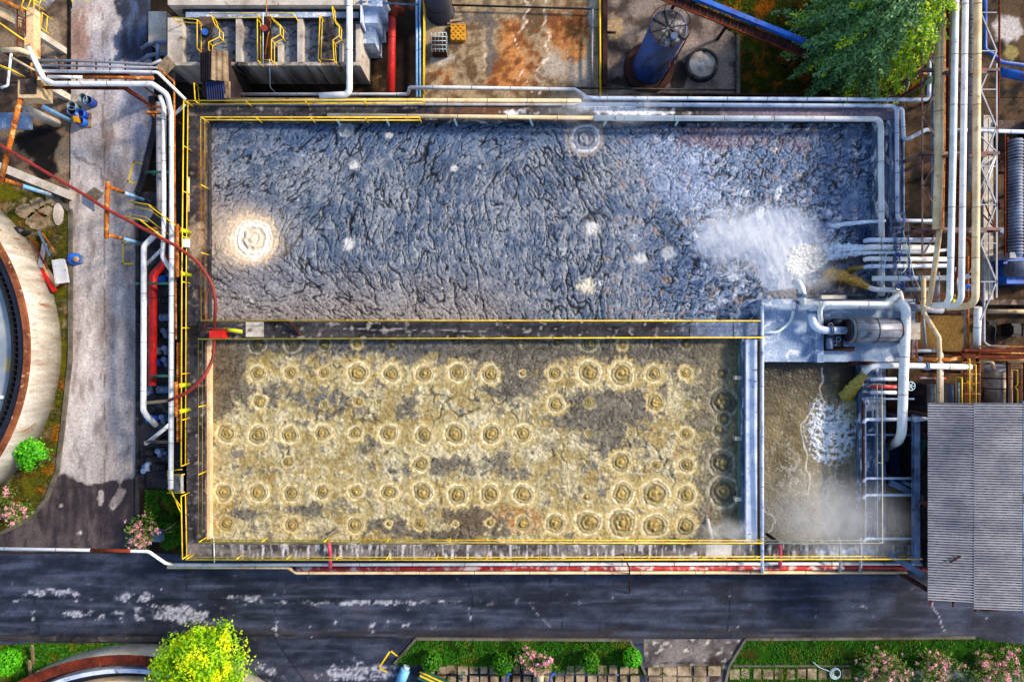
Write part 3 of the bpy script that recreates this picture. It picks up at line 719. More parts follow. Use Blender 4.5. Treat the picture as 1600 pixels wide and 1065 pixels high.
    # calm milky water in front of the inlets
    ed = .35 * fbm(X / 1.1, Y / 1.1, 4, 258)
    milk = np.clip(blob(px, py, 1215, 372, 66, 52, 0, 2) + blob(px, py, 1130, 375, 50, 36, 0, 1.6) + blob(px, py, 1220, 430, 34, 40, 0, 2), 0, 1)
    ed = ed + .35 * fbm((X + .4 * Y) / .35, (Y - .4 * X) / .9, 4, 262); t = sm(.22, .78, milk + ed)
    C = mixc(C, mixc(col(S(138, 152, 176), px.shape), np.array(S(186, 192, 204)), sm(-.3, .4, big + 1.6 * fbm((X + .3 * Y) / .3, Y / 1.0, 4, 265))), t * .8); Z = Z * (1 - .85 * t)
    fo = sm(.45, .7, blob(px, py, 1262, 405, 34, 26, 0, 1.5) + blob(px, py, 1310, 392, 46, 10) + .6 * blob(px, py, 1240, 420, 20, 18) + .5 * fl)
    C = mixc(C, np.array(S(222, 220, 210)), fo * .85 * np.clip(.7 + 1.2 * fi2, .2, 1)); Z = Z + fo * .06 * (1 + fine)
    C = mixc(C, np.array(S(88, 82, 80)), .75 * sm(.4, .7, blob(px, py, 1330, 405, 40, 12) + blob(px, py, 1320, 448, 60, 16) + blob(px, py, 1240, 460, 50, 10) + .4 * fl) * (1 - fo))
    C = mixc(C, np.array(S(44, 66, 106)), .7 * sm(.3, .9, blob(px, py, 1350, 370, 22, 40) + .3 * tan))
    for x, y, rx, ry in ((1187, 332, 7, 10), (1145, 434, 8, 6), (1150, 455, 5, 10), (1160, 446, 4, 3), (1132, 470, 5, 4), (1215, 300, 5, 12), (1180, 485, 8, 6)):
        t = sm(.3, .6, blob(px, py, x, y, rx, ry, 20) + .5 * tan + .2 * fi2); C = mixc(C, np.array(S(196, 204, 214)), t * .85); Z = Z + .02 * t
    # bubbling spots
    t = sm(.2, .9, 1.05 * blob(px, py, 378, 370, 60, 50) + .3 * big); C = mixc(C, np.array(S(186, 170, 150)), t * .65); Z = Z * (1 - .5 * t)
    boil(px, py, Z, C, 395, 373, 29, .35, S(206, 184, 154), S(208, 196, 176), S(206, 196, 180), 1, S(250, 246, 238), 1.5)
    t = sm(.25, .8, np.exp(-((np.hypot(px - 396, py - 373) - 24 - 9 * mid) / 8) ** 2) * (.75 + fi2 * .9 + .5 * mid)); C = mixc(C, np.array(S(246, 242, 234)), t * .9); t = .55 * np.clip(blob(px, py, 395, 373, 48, 42) * (.9 + 1.2 * mid), 0, 1); C = mixc(C, np.array(S(222, 206, 184)), t)
    boil(px, py, Z, C, 914, 216, 21, 1.0, S(150, 144, 138), S(150, 152, 156), S(116, 124, 136), 2, S(222, 226, 232), 1.6)
    boil(px, py, Z, C, 540, 203, 11, .6, S(140, 148, 158), S(176, 180, 182), S(150, 156, 162), 3, S(190, 200, 212), 1.3)
    for i, (x, y, r) in enumerate(((552, 258, 9), (545, 381, 11), (925, 357, 13), (915, 447, 15), (710, 264, 6), (608, 212, 6), (1045, 395, 12), (1000, 405, 10))):
        t = .85 * sm(.25, .85, blob(px, py, x, y, r * 1.15, r, 0, 1) + .55 * fl + .35 * mid); C = mixc(C, np.array(S(206, 206, 204) if i != 3 else S(214, 208, 190)), t * .92); Z = Z * (1 - .5 * t) + .05 * t
    boil(px, py, Z, C, 1215, 201, 10, .8, None, None, S(110, 118, 136), 4, S(206, 216, 230))
    boil(px, py, Z, C, 1333, 208, 12, .6, S(80, 96, 120), None, S(84, 104, 130), 5, S(160, 178, 200), 1.3)
    boil(px, py, Z, C, 1334, 323, 18, .55, S(104, 122, 148), S(132, 142, 158), S(112, 126, 148), 6, S(168, 182, 206), 1.3)
    boil(px, py, Z, C, 1138, 216, 8, .5, None, None, None, 7, S(180, 190, 210))
    return Z, np.clip(C * (1 + .22 * fine)[..., None], 0, 1)
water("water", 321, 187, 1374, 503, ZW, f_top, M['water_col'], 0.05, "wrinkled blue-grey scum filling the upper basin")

# --- lower liquid: tan froth with rows of bubbling rings
RINGS = [(403, 538, 13, .6), (458, 535, 13, .6), (507, 537, 9, .6), (558, 536, 8, .8), (613, 537, 8, .3), (870, 535, 7, .3), (920, 536, 13, .5), (973, 537, 8, .7), (1026, 535, 7, .3), (1072, 536, 9, .3),
         (403, 583, 12, .9), (454, 582, 11, .8), (507, 582, 9, .6), (560, 583, 14, 1), (612, 584, 12, 1), (663, 584, 13, 1), (715, 582, 14, 1), (766, 584, 14, 1), (817, 583, 5, .8), (868, 583, 10, .7), (920, 582, 16, 1), (971, 584, 17, .9), (1022, 584, 13, .9), (1072, 582, 10, .6), (1129, 583, 9, .2),
         (406, 627, 10, .8), (507, 632, 6, .4), (560, 627, 7, .4), (868, 631, 13, 1), (1025, 628, 14, .4), (1130, 627, 21, .3), (1130, 654, 10, .3),
         (354, 677, 13, .9), (403, 679, 14, 1), (453, 679, 13, 1), (504, 676, 13, 1), (556, 676, 11, .9), (607, 678, 14, 1), (663, 679, 13, 1), (711, 678, 15, 1), (768, 678, 15, 1), (817, 677, 14, 1), (1072, 678, 11, .8), (1123, 672, 9, .3),
         (451, 721, 8, .5), (658, 724, 11, .9), (971, 722, 15, .7), (1026, 727, 8, .5), (1072, 726, 13, 1), (1127, 723, 19, .5),
         (351, 769, 13, 1), (404, 769, 13, 1), (456, 770, 12, .9), (504, 768, 12, 1), (556, 768, 12, 1), (608, 768, 13, .9), (661, 769, 15, 1), (715, 773, 14, 1), (766, 772, 14, .9), (817, 772, 15, 1), (917, 776, 6, .4), (972, 770, 17, 1), (1023, 771, 20, 1), (1073, 773, 13, .9), (1130, 768, 21, .6),
         (354, 817, 12, .2), (457, 819, 12, .6), (556, 820, 13, .7), (608, 818, 5, .9), (657, 818, 9, .2), (712, 818, 4, .9), (766, 816, 6, .6), (818, 817, 12, .5), (867, 817, 16, 1), (919, 817, 18, 1), (972, 817, 20, 1), (1024, 820, 17, 1), (1072, 821, 14, .8)]
def f_low(px, py, X, Y):
    n1 = fbm(X / 2.2, Y / 2.2, 5, 300); n2 = fbm(X / .6, Y / .6, 4, 301); fine = noise(X / .12, Y / .12, 302); f2 = noise(X / .24, Y / .24, 303)
    wx = X + .5 * fbm(X / .9, Y / .9, 3, 304); wy = Y + .5 * fbm(X / .9 + 9, Y / .9, 3, 305)
    def bil(u, v, s): return np.abs(noise(u, v, s)) * 1.35
    wr = np.clip(1.5 * (.45 * bil(wx / .8, wy / .8, 306) + .35 * bil(wx / .38, wy / .38, 307) + .2 * bil(wx / .18, wy / .18, 308)), 0, 1) ** .75
    # how much liquid is free of froth
    dk = .95 * blob(px, py, 345, 590, 30, 60) + .55 * blob(px, py, 340, 560, 45, 40) + .8 * blob(px, py, 600, 540, 330, 13) + .9 * blob(px, py, 815, 565, 30, 42) + .85 * blob(px, py, 775, 605, 26, 20) \
        + .95 * blob(px, py, 935, 645, 62, 30) + .8 * blob(px, py, 985, 630, 24, 24) + .9 * blob(px, py, 790, 545, 90, 16) + .75 * blob(px, py, 985, 550, 70, 16) + .9 * blob(px, py, 1100, 545, 70, 22) \
        + .9 * blob(px, py, 735, 810, 42, 18) + .7 * blob(px, py, 690, 835, 70, 10) + .6 * blob(px, py, 600, 820, 40, 12) + .55 * blob(px, py, 515, 632, 50, 20) + .5 * blob(px, py, 630, 640, 20, 30) \
        + .55 * blob(px, py, 400, 735, 30, 12) + .5 * blob(px, py, 500, 795, 60, 12) + .5 * blob(px, py, 390, 800, 40, 12) + .55 * blob(px, py, 700, 725, 80, 14) + .5 * blob(px, py, 1105, 640, 26, 60) \
        + .7 * blob(px, py, 1125, 830, 40, 24) + .45 * blob(px, py, 440, 610, 60, 16) + .5 * blob(px, py, 575, 705, 20, 26) + .55 * blob(px, py, 1128, 745, 30, 50) + .4 * blob(px, py, 960, 700, 30, 20)
    n4 = fbm(wx / 1.1 + .5 * n1, wy / 1.1, 5, 311); d = sm(.12, .66, dk + .62 * n2 + .45 * n1 + .85 * n4 + .11 + .1 * sm(620, 900, px) + .25 * sm(600, 530, py) + .2 * sm(1060, 1160, px))
    tan = mixc(col(S(158, 144, 104), px.shape), np.array(S(196, 188, 156)), sm(-.3, .4, n1 + .5 * n2))
    tan = mixc(tan, np.array(S(146, 122, 72)), .6 * sm(.0, .4, fbm(X / 1.3, Y / 1.3, 4, 310)))
    tan = mixc(tan, np.array(S(154, 108, 58)), .6 * sm(.45, .8, blob(px, py, 815, 815, 40, 26) + .5 * blob(px, py, 680, 800, 160, 24) + .4 * blob(px, py, 860, 550, 16, 20) + .3 * n2))
    wr2 = sm(.05, .5, wr + .25 * fine)
    gry = mixc(col(S(44, 42, 38), px.shape), np.array(S(128, 122, 108)), wr2 * (.7 + .6 * n2))
    gry = mixc(gry, np.array(S(104, 108, 118)), .45 * sm(.4, .8, .8 * blob(px, py, 560, 545, 220, 30) + .7 * blob(px, py, 510, 625, 60, 24) + .4 * n2))
    gry = mixc(gry, np.array(S(104, 88, 62)), .6 * np.clip(blob(px, py, 340, 590, 40, 70) + blob(px, py, 735, 812, 60, 24), 0, 1))
    C = mixc(tan, gry, d)
    Z = .02 + .02 * (f2 * .5 + fine * .5) * (1 - d) + .06 * wr * d * (.4 + .6 * sm(-.2, .3, n2))
    # pale curdled edges and folds
    vein = np.minimum(bil(wx / .55, wy / .45, 330) / .14, bil(wx / .26, wy / .22, 331) / .16); tr = sm(.9, .25, vein + .9 * n4)
    C = mixc(C, C * .38, tr * (.35 + .5 * d)); Z = Z - .03 * tr
    ed = np.exp(-((d - .45) / .22) ** 2) * sm(-.1, .3, n2 + .5 * f2)
    C = mixc(C, np.array(S(204, 194, 162)), .5 * ed); Z = Z + .03 * ed
    fold = np.abs(noise(wx / 1.1, wy / 1.1, 315)); cr = sm(.10, .02, fold) * sm(.1, .4, fbm(X / 2.6, Y / 2.6, 3, 316) + .35 * blob(px, py, 920, 715, 90, 40) + .3 * blob(px, py, 600, 640, 160, 40))
    C = mixc(C, np.array(S(72, 66, 60)), .75 * cr); Z = Z - .05 * cr
    pale = sm(.1, .35, fbm(X / 1.5, Y / 1.5, 4, 317) + .5 * blob(px, py, 700, 720, 120, 22) + .4 * blob(px, py, 890, 700, 50, 24) + .3 * blob(px, py, 770, 650, 40, 14) - .1)
    C = mixc(C, np.array(S(196, 188, 162)), .7 * pale * (1 - d))
    Z = Z + pale * .05 * wr * (1 - d)
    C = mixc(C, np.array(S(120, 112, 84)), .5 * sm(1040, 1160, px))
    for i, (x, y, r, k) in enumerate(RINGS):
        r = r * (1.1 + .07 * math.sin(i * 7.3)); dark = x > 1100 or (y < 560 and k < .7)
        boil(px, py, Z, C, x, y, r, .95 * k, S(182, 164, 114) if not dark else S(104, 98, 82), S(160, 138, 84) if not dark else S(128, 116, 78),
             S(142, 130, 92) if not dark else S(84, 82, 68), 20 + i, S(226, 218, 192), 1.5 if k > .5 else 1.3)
    for i, (x, y, r) in enumerate(((920, 629, 10), (920, 677, 7), (1075, 632, 9), (816, 536, 4), (507, 632, 5), (592, 627, 5), (460, 630, 3), (918, 722, 5), (1027, 678, 6))):
        boil(px, py, Z, C, x, y, r, .6, None, None, S(140, 130, 86), 120 + i, S(212, 202, 168))
    return Z, np.clip(C * (1 + .30 * fine + .3 * f2 + .3 * n4)[..., None], 0, 1)
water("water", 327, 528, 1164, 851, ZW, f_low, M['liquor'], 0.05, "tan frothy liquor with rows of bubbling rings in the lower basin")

def f_small(px, py, X, Y):
    n1 = fbm(X / 1.6, Y / 1.6, 5, 400); n2 = fbm(X / .5, Y / .5, 4, 401); fine = noise(X / .1, Y / .1, 402)
    C = mixc(col(S(122, 112, 86), px.shape), np.array(S(88, 80, 58)), sm(-.3, .4, n1 + .5 * n2))
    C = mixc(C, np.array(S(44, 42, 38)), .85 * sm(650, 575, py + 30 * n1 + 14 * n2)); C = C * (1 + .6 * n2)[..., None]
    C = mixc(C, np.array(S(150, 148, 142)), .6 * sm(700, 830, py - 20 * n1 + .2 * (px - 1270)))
    qx = X + .25 * n2; qy = Y + .25 * n1
    lace = np.abs(noise(qx / .42, qy / .42, 405)) * .4 + np.abs(noise(qx / .2, qy / .2, 406)) * .35 + np.abs(noise(X / .1, Y / .1, 407)) * .25
    fo = np.clip(blob(px, py, 1302, 672, 40, 48, 0, 2) + .8 * blob(px, py, 1290, 700, 30, 30) + .5 * blob(px, py, 1275, 640, 16, 40), 0, 1)
    t = sm(.34, .08, lace - .3 * (fo - .6) + .2 * n2) * sm(.22, .75, fo + .5 * n2)
    C = mixc(C, np.array(S(206, 214, 222)), np.clip(t * 1.1, 0, .9))
    tr = np.abs(noise((px - 1290) / 26 + n1, (py - 700) / 60 + n2, 415)); C = mixc(C, np.array(S(176, 178, 172)), .45 * sm(.16, .02, tr) * sm(.2, .7, blob(px, py, 1270, 720, 70, 100) + .4 * n2))
    C = mixc(C, np.array(S(176, 168, 130)), .5 * sm(.5, .2, np.abs(lace)) * sm(.4, .8, blob(px, py, 1325, 640, 20, 30)))
    for pts, s in (([(1288, 575), (1283, 630), (1250, 665), (1258, 700), (1264, 770)], 410), ([(1196, 790), (1212, 815), (1198, 840)], 411)):
        l = crack(px, py, pts, 1.2, 6, s); C = mixc(C, np.array(S(196, 196, 184)), l * .75)
    Z = .03 * fine + .06 * t * (1 + fine) + .04 * n2
    return Z, np.clip(C * (1 + .34 * fine)[..., None], 0, 1)
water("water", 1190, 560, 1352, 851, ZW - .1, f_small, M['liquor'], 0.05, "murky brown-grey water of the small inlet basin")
# ------------------------------------------------------------------ builders for pipes and rails
def rad(d, z): return d / 2 / PXM * (H - z) / H

def pipe(label, pts, d, mt, cat="pipe", name="pipe", bands=2.4, bend=None, n=12, group=None, flanges=(), fmt=None, caps=None):
    """pts: (px, py, z) in the photograph; d: diameter in photograph pixels"""
    r = rad(d, pts[0][2]); q = [P(*p) for p in pts]
    m = MB(); m.tube(q, r, n, bend)
    if bands:
        acc = bands * .6
        for a, b in zip(q[:-1], q[1:]):
            l = (b - a).length; dv = (b - a).normalized(); t = acc
            while t < l:
                if t > r * 3 and l - t > r * 3: m.ring(a + dv * t, dv, r * 1.035, .035, n, 1)
                t += bands
            acc = max(t - l, .2)
    o = m.build(name, [M[mt], M['rust_dark' if mt in ('rust', 'redbrown', 'rustor', 'red', 'black') else 'joint']])
    tag(o, label, cat, group)
    for (px, py, z, dx, dy, dz) in flanges:
        f = MB(); c = P(px, py, z); dv = Vector((dx, dy, dz)).normalized()
        f.ring(c - dv * .05, dv, r * 1.4, .06, 16); f.ring(c + dv * .05, dv, r * 1.4, .06, 16)
        for k in range(6):
            u = dv.orthogonal().normalized(); v = dv.cross(u); a = k * math.pi / 3
            e = c + (u * math.cos(a) + v * math.sin(a)) * r * 1.2; f.tube([e - dv * .12, e + dv * .12], .025, 5)
        f.build("flange", M[fmt or 'steelblue'], o)
    return o

def railing(label, path, z0, mt='yellow', hgt=1.05, gap=3.0, r=.037, cat="railing", mid=True, rise=None, name="railing", group=None):
    """path: pixels of the TOP rail; feet at z0 (or rise: list of z0 per point)"""
    zs = rise or [z0] * len(path)
    q = [P(p[0], p[1], z + hgt) for p, z in zip(path, zs)]
    root = thing(name, label, cat, q[0] - Vector((0, 0, hgt)), group)
    up = Vector((0, 0, 1))
    MB().tube(q, r, 6, 0.0).build("top_rail", M[mt], root)
    if mid: MB().tube([p - up * hgt * .5 for p in q], r * .85, 6, 0.0).build("mid_rail", M[mt], root)
    done = []
    for i, (a, b) in enumerate(zip(q[:-1], q[1:])):
        l = (b - a).length; k = max(1, round(l / gap))
        for j in range(k + 1):
            p = a + (b - a) * (j / k)
            if any((p - e).length < .35 for e in done): continue
            done.append(p); MB().tube([p - up * hgt, p], r * .9, 6).build("post", M[mt], root)
    return root

# --- rails round the basin
railing("double yellow railing along the basin's outer left edge, from top corner to stairs", [(287, 157), (284, 440), (283, 728)], ZR)
railing("short yellow railing along the outer left edge below the stairs, ending at the bottom corner", [(283, 775), (285, 873)], ZR)
railing("yellow railing round the upper scum basin's left and lower sides, beside the middle walkway", [(655, 183.5), (314, 183), (314, 500.5), (1188, 501)], ZR, gap=3.6)
railing("yellow railing round the tan frothy basin, from the middle walkway to the bottom rim", [(1194, 527), (310, 529.5), (310, 847), (1192, 848)], ZR, gap=3.6)
railing("pale yellow railing round the small inlet basin's bottom right corner", [(1196, 848), (1379, 848), (1378, 600)], ZR, 'yellow_pale', gap=4)
railing("yellow railing along the outer top edge of the basin beside the cream pipe", [(290, 157.5), (661, 156)], ZR, gap=3.5)
railing("yellow railing climbing away from the basin along the left edge of the rusty yard", [(661, 153), (662, 60), (662, -30)], .8, gap=5)
railing("long yellow railing along the outer bottom edge of the basin above the red pipe", [(290, 874), (760, 874.5), (1441, 873)], ZR, gap=3.2)

# --- pipes of the top edge
pipe("white pipe across the rusty yard's lower part, ending in a bend by the splash", [(640, 137, 2.2), (700, 137, 2.2), (898, 140, 2.2), (914, 150, 2.2), (914, 156, 1.6)], 6, 'white')
pipe("slim white pipe under the streaked tank wall between hut and rusty yard", [(345, 147.5, 1.6), (638, 147.5, 1.6), (640, 137, 2.2)], 5, 'white')
pipe("cream pipe along the basin's outer top edge left of the white splash", [(352, 156, 3.15), (908, 157.5, 3.15)], 6, 'cream')
pipe("thin pale pipe just inside the cream pipe on the basin's top rim", [(290, 163, 3.1), (905, 163.5, 3.1)], 4, 'grey')
pipe("long white pipe from the splash to the right corner, turning up by the fir", [(912, 152, 3.3), (930, 153.5, 3.3), (1451, 156, 3.3), (1453, 92, 3.3)], 6, 'white_blue')
pipe("blue-white pipe along the top rim that turns down the basin's right rim", [(905, 163, 3.3), (1396, 165.5, 3.3), (1401, 172, 3.3), (1402, 344, 3.3), (1420, 345, 3.3), (1462, 345, 3.5)], 6, 'white_blue')
pipe("cream pipe lying along the inner top edge of the upper basin", [(512, 180, 3.4), (930, 184.3, 3.4)], 6, 'cream', bands=3)
pipe("thick pale pipe along the inner top right corner of the upper basin", [(928, 184.4, 3.4), (1376, 186, 3.4), (1378, 462, 3.4)], 8.5, 'white', bands=3)
pipe("thin dark-banded pipe on the right rim between two pale pipes", [(1383, 192, 3.15), (1391, 200, 3.15), (1392, 462, 3.15)], 4, 'steelblue')
pipe("slim blue pipe on the outermost right rim of the basin", [(1411, 178, 3.0), (1411.5, 465, 3.0)], 4, 'steelblue')
pipe("white pipe zigzagging from the basin's right rim under the tall pipe rack", [(1401, 170, 3.3), (1410, 171, 3.3), (1412, 217, 3.3), (1420, 217, 3.6), (1446, 203, 3.6), (1520, 204, 3.6), (1640, 207, 3.6)], 6, 'white_blue')
for i, (x, a) in enumerate(((529, 8), (606, 6), (712, 5), (830, 5), (946, -6), (1058, -7))):
    o = MB().tube([P(x - a * .4, 186, 3.0), P(x + a * .4, 196, 2.5)], .07, 8).build("drain_spout", M['hose'])
    tag(o, ["fat white spout hanging over the scum beside the upper left bubbling spot", "white spout over the scum, second from the left along the top edge", "white spout over the scum, third from the left along the top edge",
            "white spout over the scum, fourth from the left along the top edge", "white spout over the scum just right of the big upper bubbling spot", "white spout over the scum, rightmost along the top edge"][i], "spout", "spouts along the top edge of the basin")
# splash of white lime where the pipes meet
# --- pipes of the bottom edge
pipe("white pipe along the basin's outer bottom edge", [(268, 882, 2.7), (1440, 880, 2.7)], 5, 'white', bands=3.2)
pipe("thick worn red pipe along the basin's outer bottom edge", [(465, 888, 2.45), (1318, 886, 2.45)], 8, 'redworn', bands=3.4)
pipe("cream pipe along the outer bottom edge, lowest of the three beside the asphalt road", [(262, 885.5, 2.3), (450, 886, 2.3), (463, 894.5, 2.3), (1416, 893.5, 2.3)], 5, 'cream', bands=3.4)
pipe("bare red pipe end continuing the bottom pipes towards the corrugated roof", [(1318, 885, 2.45), (1395, 885, 2.45), (1450, 890, 2.3)], 7, 'red', bands=3)
pipe("white overhead pipe spanning the dark road at the lower left", [(-40, 856, 4.4), (142, 859, 4.4), (232, 861, 4.4), (258, 879, 3.6), (270, 882, 2.7)], 5, 'white', bands=3)
pipe("short rust-red sleeve on the overhead white pipe above the road", [(142, 859, 4.4), (205, 860.5, 4.4)], 5.6, 'rust', bands=0)
MB_ = MB(); MB_.tube([P(207, 862, 0), P(207, 862, 4.35)], .05, 8); MB_.bar(P(203, 861, 4.32), P(214, 861, 4.32), .06)
tag(MB_.build("pipe_support", M['rustor']), "thin rusty post holding up the overhead white pipe beside the pink shrub", "pipe support")
pipe("small pink-red pipe bending over the bottom pipes near the red pipe's left end", [(513, 846, 3.4), (515, 856, 3.5), (516, 884, 2.9), (516, 887, 2.5)], 6, 'pink_pipe', bands=0)
pipe("pink-red pipe bending over the bottom pipes right of the divider", [(1216, 850, 3.3), (1219, 854, 3.6), (1219, 882, 3.2), (1219, 886, 2.5)], 6, 'pink_pipe', bands=0)
pipe("rusty elbow dipping into the small basin at its bottom left", [(1198, 834, 2.4), (1210, 842, 3.2), (1216, 847, 3.3)], 5, 'rust_dark', bands=0)
pipe("white upright rail pipe along the divider's right edge, hooked over the bottom pipes", [(1191, 478, 3.6), (1191, 700, 3.6), (1191, 885, 3.5), (1191, 893, 2.4)], 5, 'white_blue', bands=3)
pipe("grey pipe hooked over the bottom pipes at the middle of the small basin's lower rim", [(1306, 838, 3.2), (1312, 843, 3.5), (1313, 885, 3.3), (1311, 893, 2.4)], 4, 'grey', bands=0)
pipe("grey pipe hooked over the bottom pipes at the small basin's lower right corner", [(1345, 840, 3.5), (1345, 886, 3.3), (1342, 893, 2.4)], 4, 'grey', bands=0)
pipe("dark cable run beside the divider channel", [(1186, 532, 3.1), (1186, 850, 3.1), (1187, 872, 3.1)], 4, 'black', bands=1.5)
o = MB(); o.tube([P(973, 865, 3.0), P(974, 866, 3.5), P(983, 886, 3.3), P(984, 898, 2.2), P(984, 926, .06)], .045, 8, .3)
tag(o.build("hose_pipe", M['rust_dark']), "thin brown standpipe drooping from the rim down to the asphalt road", "hose")
o = MB(); o.tube([P(333, 836, 2.9), P(334, 842, 3.1), P(335, 874, 3.1), P(335, 879, 2.8)], .03, 8)
tag(o.build("hose_pipe", M['white']), "thin white tube crossing the rim at the lower left corner of the frothy basin", "hose")
pipe("sloping grey stick leaning into the froth near the lower right corner", [(1104, 805, 2.3), (1112, 842, 3.0)], 6, 'conc_pale', cat="strut", name="strut", bands=0)
m = MB(); a0, a1, b0, b1 = P(508, 842, 3.1), P(526, 826, 2.5), P(513, 846, 3.1), P(532, 829, 2.5)
m.bar(a0, a1, .05); m.bar(b0, b1, .05)
for k in range(7): t = k / 6.5 + .03; m.bar(a0.lerp(a1, t), b0.lerp(b1, t), .05, .03)
tag(m.build("ladder", M['wood']), "short pale ladder leaning from the bottom rim into the froth", "ladder")
pipe("brown bent pipe lying across the left end of the middle walkway", [(418, 502, 3.1), (448, 501, 3.3), (462, 514, 3.3), (476, 533, 2.6)], 5, 'rust_dark', bands=0)
m = MB(); m.tube([P(1190, 520, 3.4), P(1215, 519, 3.3), P(1236, 502, 3.3), P(1240, 484, 3.3)], .09, 8, .8)
tag(m.build("hose_pipe", M['hose']), "pale hose curving over the blue-white platform", "hose")

# --- left pipe strip
pipe("white pipe running down the left strip next to the basin, longest of the strip", [(45, 75, 5.2), (57, 100, 5.2), (69, 124, 5.2), (84, 131, 5.2), (238, 131, 5.2), (261, 147, 5.0), (268, 178, 4.2), (268.5, 300, 3.6), (267, 763, 3.4)], 8, 'white', bands=2.2)
pipe("white pipe with bent top beside the longest strip pipe, ending at the footbridge", [(250, 150, 3.9), (256, 168, 3.9), (256, 366, 3.4), (254, 402, 3.2), (268, 423, 3.2)], 7, 'white', bands=2.4)
pipe("wide grey pipe low in the left strip behind the white ones", [(248, 160, 1.6), (249, 330, 1.6), (256, 352, 1.4)], 8, 'grey', bands=2.4)
pipe("thick white pipe with an elbow halfway down the left strip", [(262, 360, 1.8), (246, 364, 2.4), (225, 384, 2.4), (224, 640, 2.4), (228, 648, 2.4), (244, 664, 1.6)], 8.5, 'white', bands=3)
pipe("fat red pipe standing between two white pipes in the left strip", [(263, 400, 1.2), (256, 412, 1.4), (239, 430, 1.5), (238, 602, 1.5)], 12, 'red', bands=5)
pipe("short slanting white pipe at the lower end of the left strip", [(228, 693, 1.4), (264, 664, 2.6)], 6, 'white', bands=0)
pipe("short slanting white pipe beside the valve near the strip's elbow", [(228, 414, 1.8), (252, 390, 2.8)], 5, 'white', bands=0)
pipe("thin orange conduit running beside the outer left railing", [(247, 106, 4.4), (272, 128, 4.4), (273, 300, 3.6), (275, 530, 3.2)], 3, 'rustor', bands=0)
pipe("rusty brown pipe stub low beside the strip's elbow", [(224, 358, 1.2), (262, 356, 1.2)], 6, 'rustor', bands=0)
pipe("cream pipe crossing under the strip near its lower elbow", [(229, 629, .9), (270, 625, 1.1)], 5, 'cream', bands=0)
# pipe bridge over the left road
pipe("thin grey pipe, uppermost on the pipe bridge over the road", [(60, 94, 5.1), (150, 96, 5.1), (236, 101, 5.1), (252, 94, 5.1)], 4, 'grey')
pipe("thin grey pipe, second from the top on the pipe bridge", [(64, 102, 5.1), (246, 106, 5.1)], 3.5, 'grey')
pipe("white pipe, middle of the pipe bridge, slanting down to the basin corner", [(68, 111, 5.1), (246, 113, 5.1), (290, 156, 4.0)], 5, 'white')
pipe("part white part orange rusted pipe on the pipe bridge", [(75, 120, 5.1), (130, 121, 5.1)], 5, 'white')
pipe("orange rusted end of the pipe on the pipe bridge", [(130, 121, 5.1), (240, 122, 5.1)], 5, 'rustor', bands=3)
pipe("short grey pipe slanting from the basin corner to the strip pipe", [(289, 163, 3.9), (264, 188, 3.5)], 5, 'grey', bands=0)
br = thing("pipe_bridge", "brown steel bridge frame carrying five pipes over the left road", "pipe bridge", P(150, 120, 0))
MB().ibeam(P(68, 116, 4.9), P(200, 117, 4.9), .12, .22).build("girder", M['rust'], br)
MB().ibeam(P(68, 137, 4.9), P(198, 138, 4.9), .12, .22).build("girder", M['rust'], br)
for x in (92, 120, 150, 172, 196): MB().bar(P(x, 93, 4.99), P(x, 137, 4.99), .07, .05).build("crossbar", M['rust'], br)
MB().bar(P(198, 137, 4.9), P(238, 166, 3.2), .12).build("brace", M['rust'], br)
MB().bar(P(200, 116, 4.9), P(244, 150, 3.2), .1).build("brace", M['rust_dark'], br)
for x, y in ((196, 112), (74, 128)): pass
MB().bar(P(230, 166, 3.2), P(262, 168, 3.2), .14).build("brace", M['rustor'], br)
for (x, y) in ((72, 118), (72, 136), (236, 165)): MB().bar(P(x, y, 0), (P(x, y, 0).x, P(x, y, 0).y, 4.8 if x < 100 else 3.2), .16).build("leg", M['rust'], br)
# cross supports of the strip
for i, (y, x0, x1, mt, lb) in enumerate(((269, 229, 272, 'green', "greenish cross support under the strip pipes near its top"), (443, 213, 276, 'green', "pale green cross support under the strip pipes beside the red pipe"),
                                     (587, 238, 274, 'green', "pale green cross support at the lower end of the red pipe"), (690, 226, 272, 'conc_dark', "dark cross support at the lower end of the strip"), (176, 228, 262, 'rustor', "orange cross support where the pipe bridge meets the strip"))):
    m = MB(); z = 2.2; m.ibeam(P(x0, y, z), P(x1, y, z), .14, .2)
    for x in (x0 + 4, x1 - 4):
        t = P(x, y, z); m.bar((t.x, t.y, 0), (t.x, t.y, z - .1), .12)
    tag(m.build("pipe_support", M[mt]), lb, "pipe support")
# dark pit strip itself
m = MB(); m.pbox(216, 300, 288, 764, -.02, .03); tag(m.build("pavement", M['conc_dark']), "dark oily floor of the pipe strip", None, None, "structure")
m = MB(); m.pbox(229, 690, 286, 762, .03, .25); tag(m.build("pavement", M['conc_dark']), "raised dark concrete at the strip's lower end", None, None, "structure")
